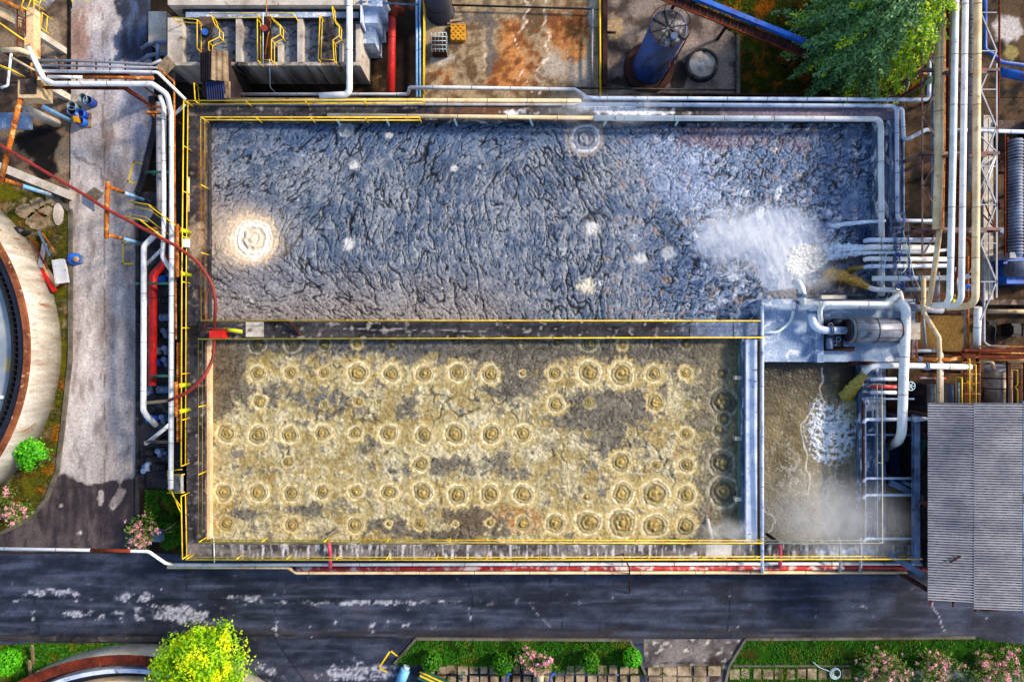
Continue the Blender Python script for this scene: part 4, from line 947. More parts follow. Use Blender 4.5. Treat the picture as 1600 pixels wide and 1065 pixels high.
# pumps in the strip
def pump(x, y, mt, label, rz=0.0, s=1.0):
    c = P(x, y, .3); t = thing("pump", label, "pump", (c.x, c.y, .03), "pumps in the pipe strip")
    ca, sa = math.cos(rz), math.sin(rz)
    def q(a, b, h): return Vector((c.x + (a * ca - b * sa) * s, c.y + (a * sa + b * ca) * s, h))
    m = MB(); m.prism([(q(a, b, 0).x, q(a, b, 0).y) for a, b in ((-.85, -.3), (.75, -.3), (.75, .3), (-.85, .3))], .03, .16); m.build("base_plate", M['conc_dark'], t)
    m = MB(); m.tube([q(-.75, 0, .48), q(.05, 0, .48)], .24 * s, 14)
    for k in range(7): m.ring(q(-.65 + k * .09, 0, .48), q(1, 0, 0) - q(0, 0, 0), .265 * s, .02, 14)
    m.bar(q(-.45, 0, .7), q(-.2, 0, .7), .2, .14); m.build("motor", M[mt], t)
    m = MB(); m.tube([q(.05, 0, .48), q(.3, 0, .48)], .07, 8); m.build("shaft", M['black'], t)
    m = MB(); m.tube([q(.3, 0, .48), q(.42, 0, .48), q(.55, 0, .48)], .3 * s, 16); m.tube([q(.5, 0, .48), q(.78, 0, .48)], .13 * s, 10); m.tube([q(.44, .2, .5), q(.44, .2, 1.0)], .1 * s, 10); m.ring(q(.44, .2, 1.0), (0, 0, 1), .17 * s, .05)
    m.build("volute", M['steelblue'], t); return t
for x, y, mt, lb in ((253, 470, 'black', "dark pump in the strip, uppermost beside the red pipe"), (254, 496, 'steelblue', "grey-blue pump in the strip, second from the top beside the red pipe"), (253, 522, 'black', "dark pump in the strip, third from the top"),
                     (254, 548, 'grey', "grey pump in the strip, fourth from the top"), (254, 566, 'blue_bright', "bright blue pump beside the lower end of the red pipe"), (250, 654, 'blue_bright', "bright blue pump next to the thick white elbow"),
                     (250, 608, 'steelblue', "grey-blue pump between the cream pipe and the red pipe's end"), (244, 706, 'black', "dark pump beside the short slanting white pipe"), (244, 728, 'black', "dark pump on the raised floor above the metal stairs"), (262, 436, 'blue_bright', "blue pump half under the strip's elbow")):
    pump(x, y, mt, lb, rz=random.choice((0, math.pi)) + random.uniform(-.05, .05))
# ladder-like cable tray along the wall
ct = MB(); a = P(277, 535, 2.6); b = P(277, 690, 2.6); c_ = P(284, 535, 2.6); d_ = P(284, 690, 2.6)
ct.bar(a, b, .04, .08); ct.bar(c_, d_, .04, .08)
for k in range(46): t = (k + .5) / 46; ct.bar(a.lerp(b, t), c_.lerp(d_, t), .04, .03)
tag(ct.build("cable_tray", M['rustor']), "orange ladder-like cable tray along the basin's left wall", "cable tray")
tag(MB().tube([P(294, 277, 3.15), P(294, 331, 3.15)], .09, 10).build("pipe", M['cream']), "short cream pipe lying on the basin's left rim", "pipe")
# stairs by the lower left rim
st = thing("metal_stairs", "small metal stairs with yellow handrails climbing to the basin's left rim", "stairs", P(275, 752, 0))
for k in range(8):
    x = 264 + k * 2.6; m = MB(); z = .5 + k * .33; m.pbox(x, 742, x + 4, 768, z - .05, z); m.build("tread", M['conc_pale'], st)
MB().bar(P(263, 741, .3), P(286, 741, 2.95), .05, .2).build("stringer", M['yellow'], st); MB().bar(P(263, 769, .3), P(286, 769, 2.95), .05, .2).build("stringer", M['yellow'], st)
for y in (733, 762):
    m = MB(); m.tube([P(262, y, 1.4), P(283, y - (0 if y < 750 else -30), 4.0)] if y > 750 else [P(262, 735, 1.4), P(284, 733, 4.0)], .03, 6); m.build("handrail", M['yellow'], st)
m = MB(); m.tube([P(262, 735, .1), P(262, 735, 1.4)], .03, 6); m.build("post", M['yellow'], st)
m = MB(); m.tube([P(262, 735, 1.4), P(263, 755, 1.4), P(282, 800, 4.0)], .03, 6, 0); m.build("handrail", M['yellow'], st)

# --- red sludge line on its portals
def portal(label, top_a, top_b, zt, feet_z, rb, mt_beam, mt_post, dp=6, ext=0):
    A = P(*top_a, zt); B = P(*top_b, zt); t = thing("pipe_portal", label, "portal frame", (A.x, A.y, feet_z))
    dv = (B - A).normalized()
    MB().tube([A - dv * .25, B + dv * .25], rb, 10).build("crossbeam", M[mt_beam], t)
    r = rad(dp, zt)
    for q in (A, B): MB().tube([(q.x, q.y, feet_z), (q.x, q.y, zt - rb * .9)], r, 10).build("post", M[mt_post], t)
    for q in (A, B):
        MB().tube([(q.x, q.y, zt - (1.6 if zt - feet_z > 3 else .25)), (q.x, q.y, zt - rb * .9)], r * 1.06, 10).build("sleeve", M['rustor'], t)
    return t
portal("orange rusty portal with pale blue posts standing on the left road", (168, 291), (166, 366), 4.6, 0.0, .13, 'rustor', 'bluepost')
portal("orange rusty portal with pale blue posts at the left edge beside the corner tower", (33, 150), (2, 280), 4.6, 0.0, .15, 'rustor', 'bluepost', 7)
def shortportal(label, xt, ya, yb):
    t = portal(label, (xt, ya), (xt, yb), 4.55, ZR, .1, 'rustor', 'lime', 7)
    return t
shortportal("rusty crossbar with two lime posts on the left rim beside the yellow footbridge", 277, 357, 426)
shortportal("rusty crossbar with two lime posts on the lower left rim", 275, 603, 644)
pipe("long red-brown sludge pipe crossing the left road on portals", [(-30, 203, 4.9), (8, 232, 4.9), (128, 302, 4.9), (165, 326, 4.8), (275, 384, 4.75), (310, 410, 4.6), (330, 440, 4.5), (337, 470, 4.3), (335, 512, 3.9)], 5, 'redbrown', bands=0, bend=1.6)
pipe("red-brown pipe curving from the red gearbox back to the lower left rim", [(335, 528, 3.9), (333, 560, 4.2), (318, 592, 4.6), (290, 615, 4.7), (262, 626, 4.6)], 5, 'redbrown', bands=0, bend=2.0)
gb = thing("gearbox", "red gearbox with a spindle standing on the left end of the middle walkway", "gearbox", P(337, 521, ZR))
MB().pbox(327, 516, 348, 528, ZR, 3.75).build("housing", M['red'], gb)
MB().tube([P(313, 514.5, 3.55), P(356, 514.5, 3.55)], .06, 8).build("spindle", M['rust'], gb)
MB().tube([P(350, 514.5, 3.4), P(378, 518, 3.4)], .12, 10).build("motor", M['lime'], gb)
o = MB(); o.tube([P(326, 450, 3.2), P(320, 480, 3.2), P(322, 500, 3.1), P(316, 516, 3.1)], .03, 6, .5)
tag(o.build("cable", M['redbrown']), "thin red-brown cable hanging beside the curved sludge pipe", "cable")
sb = thing("sheet_hood", "tilted rusty sheet-metal hood hung on the sludge pipe over the road", "hood", P(144, 308, 4.2))
m = MB(); q = [P(133, 303, 4.7), P(147, 292, 5.1), P(162, 302, 5.0), P(147, 318, 4.6)]
m.add(q + [p - Vector((0, 0, .05)) for p in q], [(0, 1, 2, 3), (7, 6, 5, 4), (0, 4, 5, 1), (1, 5, 6, 2), (2, 6, 7, 3), (3, 7, 4, 0)]); m.build("top_sheet", M['wood'], sb)
m = MB(); q = [P(128, 301, 4.68), P(132.5, 303.5, 4.7), P(146.5, 318.5, 4.6), P(147, 331, 4.0), P(128, 318, 4.0)]
m.add(q + [p + Vector((.03, .03, 0)) for p in q], [(0, 1, 2, 3, 4), (9, 8, 7, 6, 5)] + [(i, i + 5, (i + 1) % 5 + 5, (i + 1) % 5) for i in range(5)]); m.build("side_sheet", M['grey'], sb)
fb = thing("footbridge", "narrow footbridge with yellow handrails from the road to the basin's left rim", "footbridge", P(210, 335, 0))
q0, q1, q2 = P(207, 330, .4), P(238, 336, 2.4), P(286, 372, ZR + .03)
def strip(a, b, wd, th=.06):
    a = Vector(a); b = Vector(b); d = (b - a); d.z = 0; d.normalize(); s = Vector((-d.y, d.x, 0)) * wd / 2; u = Vector((0, 0, th))
    return [a - s, a + s, b + s, b - s], u
for a, b, mt, nm in ((q0, q1, 'grey', "ramp"), (q1, q2, 'black', "deck")):
    k, u = strip(a, b, .9); MB().add(k + [p - u for p in k], [(3, 2, 1, 0), (4, 5, 6, 7), (0, 1, 5, 4), (1, 2, 6, 5), (2, 3, 7, 6), (3, 0, 4, 7)]).build(nm, M[mt], fb)
for s in (-1, 1):
    off = Vector((.25, .45 * s, 1.0)) if s > 0 else Vector((-.25, -.45, 1.0))
    MB().tube([q0 + off, q1 + off, q2 + off], .035, 6, 0).build("handrail", M['yellow'], fb)
    MB().tube([q0 + off * .5, q1 + off * .5, q2 + off * .5], .028, 6, 0).build("mid_rail", M['yellow'], fb)
    for t in (q0, q0.lerp(q1, .5), q1, q1.lerp(q2, .5), q2): MB().tube([t + Vector((off.x, off.y, -.02)), t + off], .03, 6).build("post", M['yellow'], fb)
MB().bar((q1.x, q1.y, 0), q1 - Vector((0, 0, .08)), .12).build("leg", M['rust'], fb)
lamp = thing("wall_lamp", "small white box lamp on the left rim by the footbridge", "lamp", P(289, 377, ZR))
MB().tube([P(289, 380, ZR), P(289, 380, ZR + .5)], .04, 6).build("stem", M['rust'], lamp); MB().pbox(284, 373, 294, 386, ZR + .5, ZR + .75).build("housing", M['white'], lamp)

# --- yellow painted outlines on the ground
def outline(pts, label):
    m = MB(); q = [P(a, b, .008) for a, b in pts]
    for a, b in zip(q[:-1], q[1:]): m.bar(a + (a - b).normalized() * .05, b + (b - a).normalized() * .05, .1, .006)
    tag(m.build("floor_marking", M['yellow']), label, "floor marking")
outline([(225, 257), (209, 253), (200, 283), (216, 288)], "open yellow outline painted on the road beside the strip's top")
outline([(208, 378), (192, 379), (192, 412), (208, 412)], "open yellow outline painted on the road below the orange portal")
outline([(626, 1028), (610, 1016), (592, 1043), (604, 1049)], "open yellow outline painted on the asphalt beside the clipped-bush lawn")
outline([(113, 2), (113, -6), (135, -6), (135, 2)], "yellow outline painted at the very top of the left road")

# --- round tanks
def round_tank(label, cx, cy, Rb, hgt, rim, a0, a1, n, ch, wz, name="round_tank"):
    t = thing(name, label, "tank", (cx, cy, 0))
    c = (cx, cy, 0)
    MB().lathe(c, [(Rb - .5, 0), (Rb, 0), (Rb, hgt - .25)], n).build("wall", M['tankwall'], t)
    MB().lathe(c, [(Rb - .02, hgt - .25), (Rb + rim, hgt - .2), (Rb + rim, hgt), (Rb - .26, hgt), (Rb - .26, wz - .3)], n, smooth=False).build("rim", M['rim_rust'], t)
    return t
rt = round_tank("big round whitewashed settling tank with a rusty rim at the left edge", -41.6, -.52, 12.3, 3.1, .06, 0, 0, 96, 1, 2.5)
m = MB(); m.lathe((-41.6, -.52, 0), [(12.03, 2.3), (12.03, 2.95), (11.62, 2.95), (11.62, 2.3)], 96, smooth=False); m.build("weir", M['navy'], rt)
m = MB(); m.lathe((-41.6, -.52, 0), [(11.3, 2.3), (11.3, 2.9), (11.14, 2.9), (11.14, 2.3)], 96, smooth=False)
for k in range(200):
    a = (k + .5) / 200 * 2 * math.pi
    if abs(math.atan2(math.sin(a), math.cos(a))) < .75: m.bar((-41.6 + 11.32 * math.cos(a), -.52 + 11.32 * math.sin(a), 2.88), (-41.6 + 11.6 * math.cos(a), -.52 + 11.6 * math.sin(a), 2.88), .06, .05)
m.build("launder", M['black'], rt)
def f_tankw(px, py, X, Y):
    n1 = fbm(X / 2, Y / 2, 5, 500); n2 = fbm(X / .5, Y / .5, 4, 501)
    c = mixc(col(S(132, 142, 150), px.shape), np.array(S(166, 170, 170)), sm(-.3, .4, n1 + .5 * n2))
    c = mixc(c, np.array(S(178, 156, 84)), .8 * sm(.45, .75, blob(px, py, 15, 568, 9, 18) + .5 * n2))
    return c
ang = np.linspace(-math.pi, math.pi, 80)[:-1]
sheet("water", [inv(-41.6 + 11.95 * math.cos(a), -.52 + 11.95 * math.sin(a), 2.5) for a in ang], 2.5, f_tankw, M['liquor'], .14, "pale grey water inside the big round tank")
pipe("short white pipe end floating in the round tank at the left edge", [(-20, 619, 2.62), (11, 621, 2.62)], 6, 'white', bands=0)
c2 = P(216, 1376, 0)
R2 = 350 / PXM * (H - 2) / H; c2 = P(195, 1376, 2.0)
lt = round_tank("half-visible round tank with rust-red rim plates under the lime-green tree", c2.x, c2.y, R2, 2.0, .05, 0, 0, 120, 1, 1.4, "round_tank")
m = MB(); m.lathe((c2.x, c2.y, 0), [(R2 - .75, 1.2), (R2 - .75, 1.95), (R2 - 1.0, 1.95), (R2 - 1.0, 1.2)], 120, smooth=False); m.build("launder", M['white_blue'], lt)
m = MB(); m.lathe((c2.x, c2.y, 0), [(R2 - 1.5, 1.2), (R2 - 1.5, 1.9), (R2 - 1.75, 1.9), (R2 - 1.75, 1.2)], 120, smooth=False); m.build("weir", M['cream'], lt)
m = MB()
for k in range(26):
    a = math.radians(60 + k * 2.4); b = a + math.radians(2.3)
    p = [(c2.x + rr * math.cos(t), c2.y + rr * math.sin(t)) for rr, t in ((R2 - .45, a), (R2 + .16, a), (R2 + .16, b), (R2 - .45, b))]
    m.prism(p, 2.005 + .012 * (k % 2), 2.05 + .012 * (k % 2))
m.build("rim_plate", M['rust'], lt)
m = MB(); m.lathe((c2.x, c2.y, 0), [(.1, 1.3), (R2 - .3, 1.3)], 96); tag(m.build("water", M['navy']), "dark water inside the lower round tank", None, None, "structure")
# ------------------------------------------------------------------ streaked cell tank at the top
ct = thing("cell_tank", "streaked concrete tank with four open cells above the basin's left half", "tank", P(415, 70, 0))
ZT = 3.0
def tw(x0, y0, x1, y1, mt, nm="wall", z1=ZT): return MB().pbox(x0, y0, x1, y1, 0, z1).build(nm, M[mt], ct)
tw(262, 28, 285, 96.7, 'conc_pale'); tw(262, 97, 563, 102.5, 'conc_streak'); tw(556, 38, 563, 96.7, 'conc_pale'); tw(262, -40, 575, 8, 'conc_pale', "roof_slab", ZT + .5); tw(285.3, 8.3, 563, 28, 'conc_dark')
for x in (370, 466): tw(x - 1.5, 28.3, x + 7, 96.7, 'conc_pale', "dividing_wall")
tw(434, 66, 440, 96.7, 'conc_pale', "dividing_wall"); tw(530, 62, 534, 96.7, 'conc_pale', "dividing_wall")
for k, (x0, x1, mt) in enumerate(((311, 331, 'conc_brown'), (405, 423, 'rust_dark'), (501, 521, 'conc'))):
    MB().pbox(x0, 26, x1, 95, ZT + .02, ZT + .14).build("walkway", M[mt], ct)
MB().pbox(290, 19, 560, 27.5, ZT + .02, ZT + .1).build("walkway", M['conc_blue'], ct)
MB().pbox(262, 103, 580, 128, 0, .12).build("footing", M['conc_brown'], ct)
for x, y in ((512, 51), (508, 75), (513, 60)):
    MB().tube([P(x, y, ZT + .14), P(x, y, ZT + .3)], .12, 12).build("port", M['black'], ct)
def f_cell(px, py, X, Y):
    qx = X + .3 * fbm(X, Y, 3, 520); qy = Y + .3 * fbm(X + 9, Y, 3, 521)
    h = np.clip(1.6 * (.6 * np.abs(noise(qx / .8, qy / .5, 522)) + .5 * np.abs(noise(qx / .3, qy / .25, 523))), 0, 1) ** .8
    return mixc(col(S(34, 38, 46), px.shape), np.array(S(116, 122, 132)), sm(.05, .6, h + .1 * noise(X / .1, Y / .1, 524)))
sheet("water", [(284, 27), (564, 27), (564, 98), (284, 98)], 2.5, f_cell, M['water_col'], .06, "grey wrinkled sludge in the four cells of the streaked tank", lambda px, py, X, Y: .08 * np.abs(noise(X / .5, Y / .4, 525)))
for i, (pts, lb) in enumerate((([(308, 76), (308, 31), (270, 27)], "yellow railing left of the first cell walkway"), ([(331, 26), (336, 40), (343, 46), (343, 58), (326, 66), (326, 78)], "kinked yellow railing right of the first cell walkway"),
                               ([(327, 22), (402, 21), (406, 29)], "yellow railing along the top walkway between the first two cells"), ([(402, 30), (402, 94), (424, 94), (424, 62), (438, 54), (438, 40), (424, 28)], "yellow railing looping round the middle cell walkway"),
                               ([(420, 21), (458, 21), (462, 28)], "short yellow railing on the top walkway beside the third cell"), ([(500, 24), (497, 92), (522, 94), (520, 63), (530, 56), (530, 40), (521, 30), (519, 10)], "yellow railing looping round the right cell walkway"))):
    railing(lb, pts, ZT, gap=2.2, r=.034, group="railings on the cell tank")
def mixer(x, y, mt, lb):
    t = thing("mixer_drive", lb, "mixer", P(x, y, ZT + .14)); MB().tube([P(x, y, ZT + .14), P(x, y, ZT + .4)], .3, 14).build("gearbox", M['rust_dark'], t)
    MB().tube([P(x, y, ZT + .4), P(x, y, ZT + 1.0)], .2, 14, r1=.18).build("motor", M[mt], t); MB().ring(P(x, y, ZT + .45), (0, 0, 1), .36, .06).build("flange", M['black'], t)
mixer(320, 50, 'blue_bright', "small blue mixer drive on the first cell walkway"); mixer(413, 44, 'redbrown', "red-brown mixer drive on the middle cell walkway")
ls = thing("side_slab", "pale sloping slab beside the cell tank's left wall", "slab", P(246, 43, 0))
MB().pbox(232, 18, 260, 67, 0, 1.6).build("block", M['conc_pale'], ls)
for k, (y, r) in enumerate(((66, 30), (84, 34))):
    o = MB(); o.tube([P(222, y + 10, 1.0), P(232, y + 3, 1.4), P(252, y, 1.6), P(262, y, 1.6)], .12, 10, .6)
    tag(o.build("pipe", M['steelblue']), ["curved blue-grey pipe under the pale side slab, upper of two", "curved blue-grey pipe under the pale side slab, lower of two"][k], "pipe")
pipe("upright blue-grey pipe left of the cell tank's corner", [(247, 70, 1.9), (247, 105, 1.9)], 6, 'steelblue', bands=0)
sx = thing("side_box", "pale blue-white concrete box and chute on the cell tank's right side", "concrete box", P(580, 35, 0))
MB().pbox(566, -20, 597, 10, 0, 3.4).build("block", M['conc_blue'], sx); MB().pbox(570, 10.4, 590, 36, 0, 2.8).build("chute", M['white_blue'], sx); MB().pbox(564, 38, 586, 68, 0, 2.2).build("step", M['conc_blue'], sx)
MB().pbox(563, -20, 565.4, 36, 0, 3.5).build("fin", M['white_blue'], sx)
pipe("thick white pipe over the cell tank's right end, bending along the basin's top", [(546, -30, 3.5), (546, 142, 3.4), (541, 148, 3.3), (500, 150, 3.3)], 10, 'white', bands=2.6)
pipe("fat bright red pipe in the gap beside the rusty yard", [(622, 14, 1.0), (613, 22, 1.2), (611, 145, 1.2)], 12, 'red', bands=3.5)
pipe("rusty bend on top of the bright red pipe", [(628, 18, .8), (616, 17, 1.25), (613, 27, 1.25)], 13, 'rust', bands=0)
for i, x in enumerate((651, 656)):
    pipe(["slim blue-white pipe running up beside the yellow yard railing, left of two", "slim blue-white pipe running up beside the yellow yard railing, right of two"][i], [(x, -30, .6), (x, 152, .6)], 3.5, 'bluepost', bands=0)
pipe("thin pipes across the cell tank's upper right corner", [(560, 3, 3.6), (655, 8, 2.4)], 3, 'steelblue', bands=0)
# hut with two rusty roofs
hut = thing("rusty_hut", "small hut with rust-brown and navy sheet roofs at the basin's top left corner", "hut", P(335, 120, 0))
m = MB(); m.pbox(316, 84, 354, 150, 0, 3.7); m.build("wall", M['darkroof'], hut)
def slope(pts, zs, nm, mt, ribs=9):
    A, B, C, D = [P(p[0], p[1], z) for p, z in zip(pts, zs)]; m = MB(); vs = []; n = ribs * 4
    for i in range(n + 1):
        t = i / n; h = Vector((0, 0, .05 * math.sin(t * ribs * 2 * math.pi)))
        a = A.lerp(B, t) + h; d = D.lerp(C, t) + h; vs += [a, d, a - Vector((0, 0, .03)), d - Vector((0, 0, .03))]
    fs = []
    for i in range(n):
        o = i * 4; fs += [(o, o + 1, o + 5, o + 4), (o + 2, o + 6, o + 7, o + 3)]
    fs += [(0, 2, 3, 1), (n * 4, n * 4 + 1, n * 4 + 3, n * 4 + 2)]
    m.add(vs, fs, True); m.build(nm, M[mt], hut)
slope([(330, 78), (356, 80), (357, 127), (329, 125)], [4.6, 4.3, 4.3, 4.6], "roof_sheet", 'wood', 3)
slope([(312, 82), (329.5, 79), (329, 125), (313, 128)], [4.1, 4.55, 4.55, 4.1], "roof_sheet", 'darkroof', 5)
slope([(321, 127), (350, 127), (353, 158), (324, 159)], [4.2, 4.2, 3.75, 3.75], "roof_sheet", 'bluetarp', 8)
MB().pbox(350.5, 126.5, 358, 153, 3.7, 3.9).build("eave_board", M['wood'], hut)
railing("short yellow railing beside the hut's navy roof", [(303, 130), (305, 158)], ZR - .2, gap=1.2)
o = MB(); o.tube([P(411, 100, ZT + .2), P(411, 20, ZT + 1.2)], .03, 6); o.tube([P(421, 93, 3.2), P(422, 136, 1.2), P(431, 146, .6)], .04, 6, 0)
tag(o.build("cable", M['hose']), "thin pale cable hanging down the streaked wall from the middle walkway", "cable")
o = MB(); o.tube([P(417, -5, 4.2), P(416, 26, 3.8), P(424, 33, 3.4), P(418, 60, 3.3), P(414, 86, 3.2)], .035, 6, .5)
tag(o.build("cable", M['rustor']), "thin orange and pale cable looping over the middle cell walkway", "cable")
# clutter between strip top and hut
o = MB(); o.bar(P(250, 113, 3.0), P(268, 94, 3.2), .8, .06); tag(o.build("tilted_board", M['wood']), "pale tilted board at the top of the pipe strip beside the hut", "board")
for k, (x, y) in enumerate(((284, 108), (292, 118))):
    t = MB(); c = P(x, y, 0); t.lathe(c, [(.0, 1.0), (.38, 1.0), (.42, .5), (.38, 0), (0, 0)], 16)
    tag(t.build("drum", M['green' if k == 0 else 'black']), ["dark green drum in the corner between cell tank and hut", "black drum in the corner between cell tank and hut"][k], "drum")

# ------------------------------------------------------------------ rusty yard things
def drum(x, y, hgt, r, mt, lb, name="drum", rim='black', group=None, open_top=True):
    c = P(x, y, 0); t = thing(name, lb, "drum", c, group)
    prof = [(0, 0), (r, 0), (r * 1.0, hgt * .32), (r * 1.04, hgt * .34), (r, hgt * .36), (r, hgt * .64), (r * 1.04, hgt * .66), (r, hgt * .68), (r, hgt)]
    if open_top: prof += [(r * .93, hgt), (r * .9, hgt * .35), (0, hgt * .35)]
    else: prof += [(0, hgt)]
    MB().lathe(c, prof, 24).build("body", M[mt], t); MB().torus(c + Vector((0, 0, hgt)), r, .025).build("rim", M[rim], t); return t
for x, y, mt, lb, rim in ((138, 158, 'green_drum', "grey-green open drum, upper of the drums on the left road", 'grey'), (146, 162, 'blue', "blue open drum touching the upper grey-green drum on the road", 'steelblue'),
                      (121, 170, 'green_drum', "grey-green open drum beside the dark gutter", 'grey'), (121, 178, 'navy', "dark navy drum below the grey-green one by the gutter", 'blue_bright'), (134, 182, 'blue', "blue drum near the amber box on the road", 'blue_bright'), (133, 193, 'blue_bright', "bright blue drum, lowest of the drums on the road", 'blue')):
    drum(x, y, .62, .28, mt, lb, rim=rim, group="drums on the left road")
o = MB(); o.pbox(114, 181, 122, 191, 0, .7); o.pbox(115.5, 182.5, 120.5, 189.5, .705, .74); tag(o.build("amber_box", M['yellowplastic']), "amber-yellow box at the foot of the pale blue post", "box")
o = MB(); o.pbox(124, 176, 142, 199, .0, .1); tag(o.build("wooden_pallet", M['wood']), "low pallet under the lowest blue drums", "pallet")
fp = thing("fan_unit", "round blue fan unit with a pale hub on the left road's edge", "fan", P(119, 405, 0))
MB().lathe(P(119, 405, 0), [(0, .5), (.12, .5), (.34, .42), (.40, .2), (.4, 0)], 24).build("housing", M['blue_bright'], fp); MB().lathe(P(119, 405, .45), [(0, .16), (.16, .14), (.2, 0)], 18).build("hub", M['wood'], fp); MB().pbox(108, 399, 128, 411, 0, .18).build("foot", M['steelblue'], fp)
# dark column cut by the top edge
dt = thing("dark_column", "navy-black upright steel column cut by the top edge over the rusty yard", "column tank", P(688, 18, 0))
MB().lathe(P(688, 18, 0), [(0, 0), (.95, 0), (.95, .1), (.83, .12), (.83, 5), (0, 5.05)], 32).build("shell", M['navy'], dt)
for z in (1.5, 3.2): MB().torus(P(688, 18, 0) + Vector((0, 0, z)), .84, .03, 32).build("hoop", M['rust_dark'], dt)
cg = thing("cage_box", "wire cage with a rusty block inside on the rusty yard", "cage", P(686, 66, 0))
MB().pbox(675, 57, 698, 82, .05, .8).build("block", M['rust_dark'], cg); m = MB()
A = P(674, 51, 1.2); B = P(697, 77, 1.2)
for k in range(5):
    x = A.x + (B.x - A.x) * k / 4; y = A.y + (B.y - A.y) * k / 4
    m.tube([(x, A.y, .0), (x, A.y, 1.2), (x, B.y, 1.2), (x, B.y, 0)], .02, 5, 0); m.tube([(A.x, y, .0), (A.x, y, 1.2), (B.x, y, 1.2), (B.x, y, 0)], .02, 5, 0)
m.build("wire_frame", M['hose'], cg)
o = MB(); A = P(704, 37, .35); B = P(727, 62, .35); o.box((A.x, B.y, 0), (B.x, A.y, .3))
for i in range(6):
    for j in range(6):
        if (i + j) % 2: x = A.x + (B.x - A.x) * (i + .5) / 6; y = A.y + (B.y - A.y) * (j + .5) / 6; o.tube([(x, y, .3), (x, y, .36)], .06, 8)
tag(o.build("amber_crate", M['yellowplastic']), "amber-yellow studded crate on the rusty yard", "crate")
for i, (a, b) in enumerate((((699, 37), (723, 28)), ((703, 33), (722, 31)), ((704, 39), (726, 36)))):
    o = MB(); o.bar(P(*a, .12 + i * .07), P(*b, .12 + i * .07), .14, .05)
    tag(o.build("plank", M['wood']), ["broken pale plank leaning up by the dark column, topmost", "broken pale plank by the dark column, thinnest", "broken pale plank by the amber crate, lowest"][i], "plank", "broken planks on the rusty yard")
pipe("thin black pipe across the top of the rusty yard", [(700, 8, .4), (915, 14, .4), (926, 15, .4), (937, 15, .4)], 3, 'black', bands=0)
pipe("slim grey pipe running down the right side of the rusty yard", [(926, 15, .5), (925, 80, .5), (925, 148, .5)], 3.5, 'grey', bands=2)
pipe("yellow pole along the yard's right edge", [(937, -30, 1.2), (938, 156, 1.2)], 3, 'yellow', cat="pole", name="pole", bands=0)
o = MB(); o.ibeam(P(945, -30, .5), P(945, 135, .5), .3, .4); tag(o.build("steel_beam", M['rust_dark']), "dark brown steel beam lying between rusty yard and concrete pad", "beam")
pipe("short black pipe stub beside the brown beam", [(948, 51, .3), (962, 51, .3)], 4, 'black', bands=0)
pipe("thin dark pipe along the pad's lower edge", [(800, 137, 1.0), (945, 138, 1.0), (1150, 141, 1.0)], 3, 'black', bands=2)
pipe("second thin dark pipe below the pad's lower edge", [(950, 147, 1.2), (1400, 150, 1.2)], 4, 'rust_dark', bands=2)
# blue tower
bt = thing("blue_tower", "tall blue steel tower with a radial-ribbed grey top on the concrete pad", "tower", P(1013, 108, 0))
c = P(1013, 108, 0); HT = 5.7
MB().lathe(c, [(0, 0), (1.62, 0), (1.62, .35), (1.45, .4), (0, .4)], 40).build("plinth", M['rust_dark'], bt)
MB().lathe(c, [(1.12, .4), (1.14, .5), (1.07, .55), (1.07, HT), (1.0, HT)], 40).build("shell", M['blue_tower'], bt)
MB().lathe(c, [(0, HT + .10), (.5, HT + .06), (1.06, HT - .03)], 40).build("top", M['conc'], bt)
for k in range(8):
    a = k * math.pi / 4 + .2; MB().bar(c + Vector((.1 * math.cos(a), .1 * math.sin(a), HT + .13)), c + Vector((1.1 * math.cos(a), 1.1 * math.sin(a), HT + .03)), .05, .06).build("rib", M['black'], bt)
MB().torus(c + Vector((0, 0, HT + .45)), 1.15, .025, 40).build("guard_ring", M['rust_dark'], bt)
for k in range(8):
    a = k * math.pi / 4 + .2; e = c + Vector((1.15 * math.cos(a), 1.15 * math.sin(a), HT - .02)); MB().tube([e, e + Vector((0, 0, .48))], .02, 5).build("guard_post", M['rust_dark'], bt)
MB().tube([c + Vector((.25, -.55, HT)), c + Vector((.25, -.55, HT + .35))], .2, 14).build("nozzle", M['steelblue'], bt)
m = MB()
for s in (-.2, .2): m.bar(c + Vector((.95 + s * .5, -.72 + s, .3)), c + Vector((.95 + s * .5, -.72 + s, HT + .5)), .04)
for k in range(20): z = .5 + k * .28; m.bar(c + Vector((.85, -.92, z)), c + Vector((1.05, -.52, z)), .03)
m.build("ladder", M['rust_dark'], bt)
MB().tube([c + Vector((.6, -1.25, 0)), c + Vector((.6, -1.25, 3.4)), c + Vector((.5, -.9, 3.6))], .04, 8).build("downpipe", M['rust'], bt)
mh = thing("round_pit", "low round concrete pit with a crumpled pale cover on the pad", "pit", P(1095, 104, 0)); c = P(1095, 104, 0)
MB().lathe(c, [(1.08, 0), (1.02, .45), (.86, .45), (.84, .2)], 36).build("wall", M['conc_dark'], mh)
xs = []
n = 26; vs = [(c.x, c.y, .42)]; fs = []
for r_ in range(1, 6):
    for k in range(n):
        a = 2 * math.pi * k / n; rr = .86 * r_ / 5; vs.append((c.x + rr * math.cos(a), c.y + rr * math.sin(a), .40 - .02 * r_ + .16 * float(noise(math.cos(a) * rr * 3.1, math.sin(a) * rr * 2.2, 77)) + .1 * abs(float(noise(rr * math.cos(a) * 6, rr * math.sin(a) * 3, 78)))))
for k in range(n): fs.append((0, 1 + k, 1 + (k + 1) % n))
for r_ in range(4):
    for k in range(n): fs.append((1 + r_ * n + k, 1 + (r_ + 1) * n + k, 1 + (r_ + 1) * n + (k + 1) % n, 1 + r_ * n + (k + 1) % n))
MB().add(vs, fs, True).build("cover", M['conc_pale'], mh)
